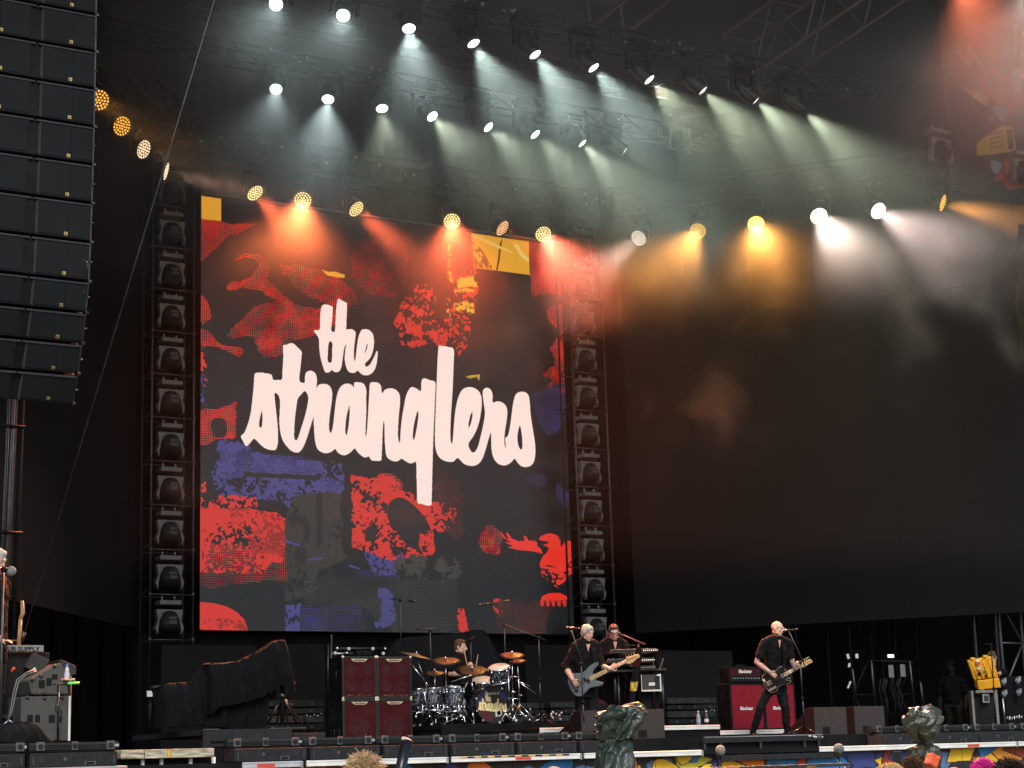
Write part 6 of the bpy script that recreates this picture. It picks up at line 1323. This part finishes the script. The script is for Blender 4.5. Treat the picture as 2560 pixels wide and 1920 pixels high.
for i, (px, c) in enumerate(((1747, (.25, .3, .33)), (1767, (.03, .03, .03)))):
    b = Py(px, 1812, 24.3); b.z = 2.172; t = thing('bottle', ('clear water bottle' if i == 0 else 'dark bottle with a pale label') + ' standing on the keyboard platform', 'bottle', b)
    obj('body', MB().lathe([(0, 0), (.032, 0), (.034, .02), (.034, .13), (.026, .17), (.013, .19), (.013, .21)], b, n=16), mat('bottle_%d' % i, c, .15, var=.05), t); obj('cap', MB().cyl(b + V((0, 0, .21)), b + V((0, 0, .228)), .015), M_white, t); obj('label', MB().lathe([(.0347, .05), (.0347, .10)], b, n=16), M_white if i else mat('blue_label', (.25, .4, .6), .5), t)
# ------------------------------------------------------------------ gear stacked behind the band
M_case = mat('dull_case', (.032, .035, .034), .6, .2, var=.3, scale=4)
M_cased = mat('dark_case', (.013, .0135, .0135), .65, var=.4, scale=4)
def bank(label, a, b, y, ztop, seed):
    x0, x1 = X(a, 1760, y), X(b, 1760, y); t = thing('gear_stack', label, 'stage gear', ((x0 + x1) / 2, y, 1.95), 'low dark stacks of gear behind the band'); r = random.Random(seed); z = 1.955; hs = [.17, .16, .12, .14, .11, .13]
    for k in range(6):
        h = hs[k]
        if z + h > ztop: h = ztop - z
        if h < .03: break
        last = z + h >= ztop - .02; o = .03 * r.random()
        sl = obj('case', MB().bb((x0 + o, y + o, z), (x1 - .02 * r.random(), y + .8, z + h - .022)), M_case if last or k == 3 else M_cased, t, bevel=.01)
        for q in range(3):
            xx = x0 + (x1 - x0) * (.15 + .3 * q + .1 * r.random()); obj('catch', MB().bb((xx, y + o - .012, z + .03), (xx + .05, y + o - .001, z + .07)), M_steel, sl)
        z += h
    for q in range(2):
        xx = x0 + (x1 - x0) * (.6 + .3 * r.random()); obj('cable', MB().tube([(xx, y - .03, 2.5), (xx + .1, y - .05, 2.35), (xx - .06, y - .05, 2.2), (xx - .25, y - .04, 2.18)], .012, 6), M_black, t)
    bolts = MB()
    for q in range(5): bolts.ball((x0 + (x1 - x0) * (.72 + .05 * q + .02 * r.random()), y - .02, 2.50 + .05 * r.random()), .013, 6, 5)
    o = obj('fittings', bolts, M_chrome, t); o['kind'] = 'stuff'
bank('dull grey gear stack between the tripod and the maroon cabinets', 640, 812, 27.6, 2.86, 1)
bank('dull grey gear stack behind the tall boom stand', 1275, 1372, 29.5, 2.78, 2)
bank('dull grey gear stack between drums and bassist', 1376, 1446, 29.3, 2.80, 3)
bank('dull grey gear stack between keyboards and red amplifiers', 1668, 1792, 28.0, 2.80, 4)
for a, b, yt, yb, y, lb in ((404, 640, 1612, 1740, 30.0, 'wide black masking flat behind the cloth covered heap'), (690, 812, 1610, 1722, 30.2, 'black masking flat beside the maroon cabinets'), (1312, 1440, 1612, 1740, 30.8, 'black masking flat behind the bassist'), (1640, 1830, 1626, 1740, 29.6, 'black masking flat behind the amplifier heads')):
    p, q = Py(a, yt, y), Py(b, yt, y); t = thing('masking_flat', lb, 'flat', ((p.x + q.x) / 2, y, 1.95), 'black masking flats'); obj('face', MB().bb((p.x, y, 1.952), (q.x, y + .05, p.z)), mat('flat_cloth', (.0105, .010, .0105), .9, var=.15, scale=.8), t); obj('frame', MB().bb((p.x, y + .051, 1.952), (p.x + .08, y + .1, p.z)), M_black, t); obj('frame', MB().bb((q.x - .08, y + .051, 1.952), (q.x, y + .1, p.z)), M_black, t)
bar = thing('fixture_bar', 'low bar of small dark fixtures with bright clamps above the maroon cabinets', 'stage light', Py(890, 1650, 28.8))
obj('upper_bar', MB().cyl(Py(843, 1621, 28.8), Py(966, 1621, 28.8), .018), M_steel, bar); obj('lower_bar', MB().cyl(Py(830, 1634, 28.8), Py(882, 1634, 28.8), .02), M_alu, bar)
for px in (820, 828): obj('upright', MB().cyl(Py(px, 1610 if px == 820 else 1586, 28.8), Py(px, 1740, 28.8), .018), M_steel, bar)
for px, py in ((843, 1621), (872, 1622), (932, 1622), (963, 1622), (838, 1633), (867, 1633), (992, 1631), (958, 1634)): obj('clamp', MB().ball(Py(px, py, 28.75), .032, 8, 6), M_chrome if px % 2 else M_white, bar)
for px in (898, 913, 926): obj('fixture', MB().cyl(Py(px, 1631, 28.7), Py(px, 1631, 28.9), .05), M_black, bar)
sp_ = thing('small_fixture', 'small grey box light with two pale labels at the foot of the first tower', 'stage light', Py(392, 1722, 28.0))
obj('housing', MB().box(Py(391, 1725, 28.0), (.16, .14, .13)), M_gray, sp_, bevel=.01); obj('arm', MB().cyl(Py(374, 1735, 28.0), Py(374, 1830, 28.0), .03), M_black, sp_)
for yy_ in (1731, 1738): obj('label', MB().box(Py(374, yy_, 27.9), (.09, .01, .045)), M_white, sp_)

# ------------------------------------------------------------------ grey speaker stack at the hanging speakers
ys = 22.75
def side_panel(label, P, dep, holes, corners, y, cat='speaker'):
    W_ = [Py(a, b, y) for a, b in P]; base = V((sum(p.x for p in W_) / len(W_), y, min(p.z for p in W_))); t = thing('front_fill_speaker', label, cat, base, 'grey speaker stack')
    obj('body', MB().prism([(p.x, p.z) for p in W_], (0, y, 0), (1, 0, 0), (0, 0, 1), (0, dep, 0)), mat('grey_speaker', (.085, .086, .078), .8, var=.15, scale=30, bump=.3, bscale=160), t, bevel=.022)
    for (a, b, c, d) in holes:
        p, q = Py(a, b, y), Py(c, d, y); h = obj('handle_pocket', MB().bb((min(p.x, q.x), y - .004, min(p.z, q.z)), (max(p.x, q.x), y + .01, max(p.z, q.z))), M_ink, t, bevel=.003)
    for (a, b) in corners: p = Py(a, b, y - .012); obj('fitting', MB().lathe([(0, .014), (.018, .012), (.024, 0), (.024, -.01)], p, (0, -1, 0), 12).cyl(p - V((0, .02, 0)), p, .008), M_steel, t)
    return t
t = side_panel('lower grey front fill speaker with cut out handles, under the tilted one', [(52, 1852), (52, 1745), (56, 1741), (170, 1739), (172, 1852)], .6, [(68, 1787, 82, 1806), (88, 1787, 100, 1806), (122, 1787, 137, 1807), (147, 1788, 154, 1806)], [(69, 1743), (112, 1745), (155, 1744)], ys)
p, q = Py(171, 1740, ys), Py(175, 1852, ys); obj('lit_edge_strip', MB().bb((p.x + .004, ys - .006, q.z), (q.x, ys + .015, p.z)), M_white, t)  # white strip painted in for the lit edge of the cabinet
side_panel('upper grey front fill speaker tilted up on the lower one', [(79, 1737), (70, 1700), (152, 1655), (163, 1678), (171, 1702), (171, 1737)], .55, [(97, 1700, 112, 1721), (116, 1695, 129, 1715), (130, 1686, 144, 1699)], [(80, 1699), (102, 1690), (136, 1665), (88, 1734), (112, 1733), (155, 1733)], ys)
w2 = thing('front_fill_speaker', 'dark wedge shaped cabinet behind the tilted grey speaker', 'speaker', Py(180, 1700, 23.4), 'grey speaker stack')
pw = [Py(a, b, 23.35) for a, b in ((150, 1650), (155, 1649), (191, 1665), (191, 1686), (172, 1691), (160, 1680))]; obj('body', MB().prism([(p.x, p.z) for p in pw], (0, 23.35, 0), (1, 0, 0), (0, 0, 1), (0, .5, 0)), M_gray, w2, bevel=.01); obj('support', MB().cyl(Py(172, 1690, 23.6), V((Py(172, 1690, 23.6).x, 23.6, 1.952)), .04), M_black, w2)
fc = thing('equipment_case', 'dark road case under the grey sign with pale tape labels', 'case', Py(60, 1700, 23.3))
p, q = Py(-60, 1630, 23.3), Py(122, 1760, 23.3); obj('body', MB().bb((p.x, 23.3, 1.952), (q.x, 24.0, p.z)), mat('case_black', (.02, .02, .0195), .7, var=.3), fc, bevel=.01)
for a, b, c, d in ((70, 1655, 76, 1660), (78, 1661, 91, 1665), (69, 1661, 74, 1665), (5, 1630, 12, 1638), (8, 1640, 14, 1643)): p, q = Py(a, b, 23.29), Py(c, d, 23.29); obj('label', MB().bb((p.x, 23.285, q.z), (q.x, 23.299, p.z)), M_white, fc)
obj('side_box', MB().box(Py(90, 1660, 23.2), (.22, .12, .22), Matrix.Rotation(.5, 3, 'Y')), M_gray, fc, bevel=.006); obj('socket', MB().lathe([(.012, 0), (.02, 0), (.02, .01), (.012, .01)], Py(86, 1673, 23.12), (0, -1, 0), 14), M_white, fc)
sg = thing('sign_board', 'grey sign board with cut out black slab letters on top of the road case', 'sign', Py(50, 1629, 23.2))
p, q = Py(-60, 1612, 23.2), Py(109, 1629, 23.2); sgb = obj('board', MB().bb((p.x, 23.2, q.z), (q.x, 23.23, p.z)), mat('sign_grey', (.26, .27, .25), .7, var=.2, scale=20), sg, bevel=.003)
lettering('OUR SUPPLY', (p.z - q.z) * .95, M_ink, sg, V((Py(52, 1620, 23.2).x, 23.197, (p.z + q.z) / 2 - .012)), (1, 0, 0), (0, 0, 1), bold=True, wide=1.12)
ms = thing('microphone_stand', 'dark vertical stand with clip in front of the grey speaker stack', 'microphone stand', V((Py(145, 1850, 22.55).x, 22.55, 1.95)))
obj('pole', MB().cyl(V((Py(145, 1850, 22.55).x, 22.55, 1.96)), Py(146, 1710, 22.55), .014), M_blackg, ms); obj('boom', MB().cyl(Py(133, 1711, 22.55), Py(162, 1711, 22.55), .009), M_blackg, ms); obj('clip', MB().box(Py(144, 1772, 22.5), (.05, .05, .08)).box(Py(150, 1784, 22.5), (.05, .05, .1)), M_blackg, ms, bevel=.008)
obj('holder', MB().box(Py(164, 1708, 22.5), (.05, .04, .06)), M_blackg, ms, bevel=.006)
single('green_rod', MB().cyl(Py(170, 1708, 22.4), Py(198, 1707, 22.4), .015), mat('bright_green', (.10, .55, .10), .4, var=.05, emit=(.1, .8, .15), es=.35), 'bright green rod sticking out beside the tilted grey speaker', 'rod', Py(170, 1708, 22.4))  # green rod, its material given a weak green emission
single('pink_connector', MB().tube([Py(152, 1699, 22.45), Py(160, 1699, 22.45), Py(172, 1700, 22.45)], [.016, .016, .008], 8), mat('pink_plastic', (.5, .12, .14), .4), 'small pink connector above the green rod', 'connector', Py(152, 1699, 22.45))
single('tan_connector', MB().tube([Py(172, 1700, 22.45), Py(186, 1698, 22.45), Py(186, 1702, 22.45)], .012, 8), mat('tan_plastic', (.45, .40, .28), .5), 'tan angled connector just above the green rod', 'connector', Py(172, 1700, 22.45))
wb_ = thing('bottle', 'water bottle with a blue cap beside the tilted grey speaker', 'bottle', Py(167, 1702, 22.7)); p0 = Py(167, 1703, 22.7)
obj('body', MB().lathe([(0, 0), (.03, 0), (.034, .02), (.034, .09), (.024, .12), (.026, .15), (.012, .17), (.012, .185)], p0, n=16), mat('bottle_clear', (.5, .55, .62), .12, var=.05), wb_); obj('cap', MB().cyl(p0 + V((0, 0, .185)), p0 + V((0, 0, .21)), .016), mat('blue_cap', (.05, .25, .6), .4), wb_)
cbs = thing('cable_bundle', 'two grey cables arching down from the tilted speaker to a small tripod', 'cables', Py(20, 1805, 22.6))
for k in range(2): obj('cable', MB().tube([Py(88 + 4 * k, 1673 + 4 * k, 22.6), Py(65, 1682 + 5 * k, 22.55), Py(42 + 4 * k, 1700 + 5 * k, 22.5), Py(33 + 6 * k, 1735, 22.5), Py(26 + 5 * k, 1775, 22.5), Py(20, 1800, 22.5)], .008, 6), mat('grey_cable', (.16, .16, .155), .5), cbs)
for a, b in (((22, 1800), (8, 1812)), ((22, 1800), (36, 1810))): obj('tripod_leg', MB().cyl(Py(*a, 22.5), Py(*b, 22.5), .01), M_alu, cbs)
rd = Py(28, 1680, 22.9); single('red_clip', MB().tube([rd, rd + V((.015, 0, .03)), rd + V((.04, 0, .05))], .018, 8), M_tape_r, 'small red clip on the road case', 'clip', rd)
gu = thing('guitar', 'guitar standing upright at the picture edge, only its tan neck showing', 'guitar', Py(47, 1620, 23.8))
obj('neck', MB().tube([Py(46, 1625, 23.8), Py(49, 1580, 23.8), Py(51, 1548, 23.8)], [.028, .026, .024], 8), M_maple, gu); obj('headstock', MB().tube([Py(51, 1548, 23.8), Py(57, 1532, 23.8), Py(55, 1502, 23.8)], [.024, .03, .022], 8), M_maple, gu); obj('body', MB().prism(smoothpoly([(a * .8, b * .8) for a, b in TELE]), Py(46, 1675, 23.8), (0, 0, 1), (1, 0, 0), (0, .045, 0)), M_gblack, gu)
yg = thing('guitar', 'yellow bodied guitar cut off by the picture edge', 'guitar', Py(-6, 1580, 23.9)); obj('body', MB().prism(smoothpoly([(a * .7, b * .7) for a, b in TELE]), Py(-28, 1570, 23.9), (0, 0, 1), (1, 0, 0), (0, .045, 0)), mat('yellow_gloss', (.6, .32, .05), .25), yg, bevel=.006); obj('neck', MB().cyl(Py(-28, 1560, 23.9), Py(-30, 1440, 23.9), .024), M_maple, yg)
gs = thing('microphone_stand', 'dark stand with boom carrying the round grey microphone at the edge', 'microphone stand', V((Py(5, 1700, 22.5).x, 22.5, 1.95))); obj('pole', MB().cyl(V((Py(3, 1700, 22.5).x, 22.5, 1.96)), Py(8, 1422, 22.5), .016), M_steel, gs); obj('boom', MB().cyl(Py(-40, 1410, 22.4), Py(20, 1425, 22.4), .014), M_blackg, gs)
fm = thing('microphone', 'round grey mesh microphone before the white haired man', 'microphone', Py(28, 1428, 22.4)); obj('grille', MB().ball(Py(28, 1428, 22.4), (.062, .06, .062), 16, 10), mat('grey_mesh', (.20, .21, .20), .8, var=.35, scale=120, bump=.4, bscale=200), fm); obj('handle', MB().cyl(Py(20, 1425, 22.4), Py(4, 1424, 22.4), .03), M_black, fm)
sf = thing('scaffold_tower', 'dark scaffold poles below the hanging speakers at the picture edge', 'scaffold', (5.6, 25.5, 1.95))
for px in (6, 14, 22, 40): a = Py(px, 1500, 25.5); obj('pole', MB().cyl((a.x, 25.5 + .2 * (px % 3), 1.952), (a.x + .12, 25.5 + .2 * (px % 3), 9), .03), M_steel if px < 30 else M_black, sf)
for z in (3.5, 5, 6.5): a = Py(-40, 1500, 25.5); obj('ledger', MB().cyl((a.x, 25.46, z), (a.x + .5, 25.46, z), .025), M_black, sf)

# ------------------------------------------------------------------ far wing: cases, crew, dolly, scaffold
M_yel = mat('yellow_plastic', (.78, .36, .012), .45, var=.08, scale=5, bump=.1, bscale=60)
yf = thing('flight_case', 'black flight case with aluminium edges under the yellow case', 'case', (25.2, 25.0, 1.95))
slabpx(2436, 2498, 1728, 1811, 34.0, .22, mat('case_laminate', (.010, .010, .011), .5, var=.2), yf, 'body')
M_dal = mat('dull_aluminium', (.17, .16, .145), .5, .5, var=.2)
for a, b, ya, yb in ((2434, 2440, 1726, 1811), (2493, 2500, 1725, 1811), (2440, 2493, 1726, 1733)): slabpx(a, b, ya, yb, 33.985, .24, M_dal, yf, 'edge', .003)
c = Pd(2465, 1746, 33.97); lt = obj('latch_plate', MB().box(c, (.17, .012, .16)), M_alu, yf, bevel=.006); obj('latch', MB().box(c - V((0, .01, 0)), (.10, .012, .10)), M_steel, lt)
yc = thing('equipment_case', 'open yellow hard case with ribbed lid and stickers', 'case', Py(2470, 1725, 25.1)); D = 34.05
def quadslab(P, D, th, m, t, nm, bevel=.01, push=0.): W_ = [Pd(a, b, D + push) for a, b in P]; n = (W_[1] - W_[0]).cross(W_[2] - W_[0]).normalized(); n = n if n.dot(N) > 0 else -n; mb = MB().add(W_ + [w - n * th for w in W_], [(0, 1, 2, 3), (7, 6, 5, 4), (0, 4, 5, 1), (1, 5, 6, 2), (2, 6, 7, 3), (3, 7, 4, 0)]); return obj(nm, mb, m, t, bevel=bevel)
lid = quadslab([(2419, 1652), (2478, 1641), (2491, 1693), (2436, 1701)], D, .10, M_yel, yc, 'lid', .02)
for k in range(4): f = (.14 + .24 * k); a, b = lerp(Pd(2419, 1652, D - .006), Pd(2478, 1641, D - .006), f), lerp(Pd(2436, 1701, D - .006), Pd(2491, 1693, D - .006), f); obj('rib', MB().cyl(lerp(a, b, .06), lerp(a, b, .94), .012), M_yel, lid)
quadslab([(2442, 1702), (2498, 1695), (2503, 1719), (2447, 1725)], D, .25, M_yel, yc, 'base', .015); quadslab([(2478, 1642), (2483, 1646), (2496, 1693), (2491, 1694)], D + .02, .02, M_yel, yc, 'lid_side')
for a, b in ((2432, 1647), (2463, 1641)): obj('clasp', MB().box(Pd(a, b, D), (.10, .04, .05)), M_yel, yc, bevel=.01)
for a, b, w_, h_, m in ((2446, 1657, .12, .07, mat('sticker_red', (.5, .08, .04), .5)), (2446, 1652, .10, .035, M_white), (2451, 1671, .15, .05, mat('sticker_grey', (.5, .45, .35), .5)), (2466, 1689, .06, .045, M_ink), (2461, 1680, .03, .04, mat('sticker_green', (.05, .12, .04), .5))): obj('sticker', MB().box(Pd(a, b, D - .012), (w_, .008, h_), Matrix.Rotation(-.12, 3, CF)), m, lid)
obj('sticker', MB().cyl(Pd(2448, 1685, D - .005), Pd(2448, 1685, D - .016), .035, n=16), M_ink, lid)
gb = Pd(2489, 1812, 33.6); gb.z = 1.953; stand('thin dark stand in front of the yellow case', gb, Pd(2478, 1611, 33.6), (Pd(2480, 1614, 33.6), Pd(2462, 1608, 33.6)), M_black)
dl_ = thing('dolly_stack', 'stack of upended black dollies with grey caster wheels at the picture edge', 'dolly', (26.1, 25.2, 1.95))
p, q = Py(2510, 1690, 25.3), Py(2600, 1800, 25.3); obj('board', MB().bb((p.x, 25.3, 1.952), (q.x, 25.5, p.z)), M_cloth, dl_, bevel=.01)
for a, b in ((2507, 1707), (2543, 1703), (2509, 1736), (2545, 1733), (2580, 1703), (2582, 1732)):
    c = Py(a, b, 25.15); w_ = obj('caster', MB().lathe([(.02, -.03), (.055, -.03), (.062, -.015), (.062, .015), (.055, .03), (.02, .03)], c, (1, -.5, .1), 18), mat('grey_rubber', (.14, .15, .18), .6), dl_); obj('hub', MB().cyl(c - V((.035, -.02, 0)), c + V((.04, -.02, 0)), .02), M_chrome, w_); obj('fork', MB().box(c + V((.05, .0, .04)), (.05, .06, .09)), M_alu, w_, bevel=.006)
obj('bright_post', MB().cyl(Py(2507, 1745, 25.1), Py(2513, 1809, 25.1), .018), M_alu, dl_)
for k in range(7): c = Py(2518 + 6 * k, 1796 + 5 * rng.random(), 24.9); obj('fitting', MB().tube([c, c + V((.01, 0, .06))], .014, 6), M_white if k % 2 else M_alu, dl_)
def lattice(label, a, b, y, z0, z1, m, rd=.03, st=.9):
    x0, x1 = X(a, 1600, y), X(b, 1600, y); t = thing('scaffold_tower', label, 'scaffold', ((x0 + x1) / 2, y, z0), 'dim steel towers in the far wing')
    for x in (x0, x1):
        for dy in (0, .7): obj('pole', MB().cyl((x, y + dy, z0), (x, y + dy, z1), rd), m, t)
    z = z0; k = 0
    while z < z1 - .1: obj('ledger', MB().cyl((x0, y, z), (x1, y, z), rd * .7), m, t); obj('brace', MB().cyl((x0 if k % 2 else x1, y, z), (x1 if k % 2 else x0, y, min(z + st, z1)), rd * .7), m, t); z += st; k += 1
lattice('grey steel tower behind the caster wheels at the picture edge', 2502, 2556, 27.0, 1.952, 6.5, mat('tower_grey', (.10, .11, .12), .5, .4))
lattice('dim steel tower between the bald guitarist and the yellow case', 2124, 2178, 29.5, 1.952, 6.5, M_black)
lattice('dim steel tower above the open equipment frame', 2236, 2290, 29.5, 1.952, 6.5, M_black)
ef = thing('open_rack', 'open steel frame with hanging cables and taped papers in the dark wing', 'rack', (23.3, 28.2, 1.95))
for a, b, c, d in ((2178, 1650, 2188, 1770), (2274, 1652, 2287, 1775), (2131, 1672, 2141, 1752), (2301, 1705, 2310, 1775)): obj('upright', MB().cyl(Pd(a, b, 36), Pd(c, d, 36), .022), M_steel, ef)
obj('top_bar', MB().cyl(Pd(2178, 1652, 36), Pd(2274, 1654, 36), .02), M_black, ef)
for a, b in ((2228, 1678), (2257, 1676)): obj('paper', MB().box(Pd(a, b, 36), (.13, .006, .24)), mat('dim_paper', (.16, .16, .15), .8, var=.2, scale=30), ef)
for k in range(9): a = 2196 + 62 * rng.random(); b = 1690 + 12 * rng.random(); obj('cable', MB().tube([Pd(a, b, 36), Pd(a + 8 * rng.random() - 12, b + 25, 36), Pd(a + 20 * rng.random() - 10, b + 50 + 20 * rng.random(), 36), Pd(a + 10 * rng.random(), 1790, 36)], .008 + .008 * rng.random(), 6), mat('dim_cable', (.02, .02, .02), .6), ef)
c = Pd(2227, 1640, 36.2); single('exit_light', MB().box(c, (.13, .04, .06)), mat('lit_white_sign', (.6, .6, .6), .5, var=0, emit=(.85, 1, .92), es=1.1), 'small lit white light box in the dark wing', 'light', c)
for i, (a, b, w_, h_) in enumerate(((2120, 1641, .06, .10), (2142, 1640, .07, .09), (2123, 1663, .05, .08), (2123, 1712, .04, .16))): obj('gap_panel', MB().box(Pd(a, b, 37.0), (w_, .01, h_), Matrix.Rotation(.3 * (i - 1), 3, 'Y')), M_white, ef)
single('fuzzy_microphone', MB().ball(Pd(2097, 1872, 26), (.075, .075, .075), 18, 12), mat('grey_fur', (.16, .16, .15), .95, var=.4, scale=60, bump=.8, bscale=90), 'round furry grey microphone below the deck corner', 'microphone', Pd(2097, 1872, 26))
single('fuzzy_microphone', MB().ball(Pd(1801, 1876, 26), (.07, .07, .075), 18, 12), mat('tan_fur', (.26, .24, .20), .95, var=.4, scale=60, bump=.8, bscale=90), 'round furry tan microphone at the end of the white strip', 'microphone', Pd(1801, 1876, 26))
for px, lb in ((2095, 'thin stand below the furry grey microphone'), (1800, 'thin stand below the furry tan microphone')):
    tp = Pd(px, 1885, 26); single('microphone_stand', MB().cyl((tp.x, tp.y, 0), tp, .016).box(tp, (.10, .08, .07)), M_blackg, lb, 'microphone stand', (tp.x, tp.y, 0))

# ------------------------------------------------------------------ printed banner in the far wing
by = 24.2; b0, b1 = Py(2379, 475, by), Py(2600, 475, by); bt = Py(2400, -120, by).z; bb0 = b0.z
BW2, BH2 = 520, int(520 * (bt - bb0) / (b1.x - b0.x)); BI = np.zeros((BH2, BW2, 3)); BI[:] = s2l((34, 33, 36))
def bpx(a, b): p = Py(2380 + a * .2894, b * .2894, by); return ((p.x - b0.x) / (b1.x - b0.x) * BW2, (p.z - bb0) / (bt - bb0) * BH2)
def bput(P, c, sm=False):
    Q = [bpx(*p) for p in P]; Q = smoothpoly(Q, 4) if sm else Q; BI[inside(Q, BW2, BH2)] = s2l(c)
bput([(20, 440), (60, 415), (130, 490), (125, 390), (150, 380), (300, 620), (270, 610), (180, 500), (175, 595), (150, 590)], (120, 126, 136))
bput([(530, 200), (575, 200), (580, 390), (540, 480), (530, 480)], (180, 140, 60)); bput([(585, 300), (700, 200), (700, 600), (600, 690), (590, 400)], (170, 130, 62))
bput([(250, 700), (270, 640), (330, 600), (370, 560), (420, 640), (520, 670), (620, 800), (610, 900), (545, 980), (490, 1010), (440, 930), (400, 940), (360, 860), (270, 790)], (150, 48, 40), True)
bput([(300, 690), (330, 650), (365, 680), (370, 740), (330, 760), (300, 740)], (60, 50, 52), True); bput([(390, 790), (440, 755), (485, 790), (485, 850), (440, 880), (400, 860)], (150, 90, 50), True)
bput([(520, 620), (590, 580), (600, 780), (570, 810), (530, 770)], (122, 126, 130), True); bput([(50, 735), (240, 800), (320, 840), (300, 920), (230, 880)], (176, 138, 52))
bput([(350, 920), (480, 940), (480, 980), (440, 1060), (400, 1010)], (120, 130, 140), True); bput([(210, 1270), (220, 1230), (430, 1080), (530, 1100), (555, 1290), (540, 1310), (230, 1345), (212, 1330)], (186, 150, 46))
bput([(470, 1120), (520, 1115), (535, 1285), (490, 1290)], (40, 38, 36))
for k in range(5):
    for j in range(4): bput([(330 + 24 * k, 1150 + 40 * j - 6 * k), (345 + 24 * k, 1146 + 40 * j - 6 * k), (345 + 24 * k, 1170 + 40 * j - 6 * k), (330 + 24 * k, 1174 + 40 * j - 6 * k)], (110, 86, 34))
bput([(40, 1220), (120, 1250), (190, 1400), (100, 1380), (50, 1300)], (70, 28, 32), True); bput([(60, 790), (180, 850), (250, 980), (190, 960), (130, 840)], (74, 36, 36)); bput([(100, 1130), (180, 1090), (190, 1150), (110, 1180)], (66, 34, 36))
bput([(335, 1400), (370, 1385), (430, 1420), (400, 1500), (350, 1480)], (112, 140, 164), True); bput([(360, 1560), (430, 1440), (470, 1360), (700, 1320), (700, 1560), (500, 1640), (430, 1560)], (160, 60, 36), True); bput([(460, 1420), (500, 1400), (510, 1480), (470, 1500)], (190, 140, 50), True)
bput([(300, 1020), (350, 990), (355, 1040), (320, 1045)], (120, 96, 76)); bput([(545, 960), (620, 890), (700, 880), (700, 1300), (560, 1290)], (24, 24, 32), True)
BI *= (.8 + .4 * noise2(BW2, BH2, 18))[..., None]
bn = thing('printed_banner', 'tall printed wing banner with grey, red and yellow abstract shapes', 'banner', (b0.x, by, bb0))
so = print_quad('cloth', (b0.x, by, bb0), (b1.x, by, bb0), (b1.x, by, bt), (b0.x, by, bt), print_mat('banner_print', np.clip(BI, 0, 1) * .75, rough=.8), bn); m_ = so.modifiers.new('thick', 'SOLIDIFY'); m_.thickness = .02; m_.offset = -1
obj('hem', MB().cyl((b0.x, by - .02, bb0), (b0.x, by - .02, bt), .025), M_steel, bn)
be = thing('printed_banner', 'narrow strip of yellow and brown banner hanging at the picture edge', 'banner', Py(2550, 1240, 24.5))
pts = [(2548, 560), (2541, 640), (2546, 700), (2540, 760), (2549, 830), (2553, 905)]; es_ = MB()
for i in range(len(pts) - 1):
    a, b = Py(*pts[i], 24.5), Py(*pts[i + 1], 24.5); es_.add([a, a + V((.5, 0, 0)), b + V((.5, 0, 0)), b, a + V((0, .03, 0)), a + V((.5, .03, 0)), b + V((.5, .03, 0)), b + V((0, .03, 0))], [(3, 2, 1, 0), (4, 5, 6, 7), (0, 4, 7, 3)])
obj('cloth', es_, mat('banner_brown', (.03, .02, .008), .8, var=.6, scale=3), be)
for a, b, lb in ((2346, 372, 'dark moving light hanging by the banner edge'), (2550, 425, 'dark moving light in front of the banner corner'), (1693, 345, 'small dark fixture with a pale plate hanging in the white beams')):
    p = Pz(a, b, 12.6); t = dup(tl0, p + V((0, 0, .3)), lb); t['group'] = 'dark moving lights under the roof'
for i, (a, b, c, d) in enumerate(((850, 205, 990, 232), (640, 200, 770, 222), (1000, 250, 1150, 280))): pass
tags = MB()
for k in range(66):
    y = [24.05, 27.5, 31.3][k % 3]; z = [13.6, 13.6, 13.35][k % 3] + .3 * (rng.random() - .5) - .1; xq = 11 + 11 * rng.random(); tags.box((xq, y - .2, z), (.02 + .04 * rng.random(), .01, .02 + .04 * rng.random()), rotz(.4 * rng.random()))
o = structure('cable_tag', tags, mat('pale_tag', (.35, .33, .26), .6, var=.4, scale=1.0)); o['kind'] = 'stuff'
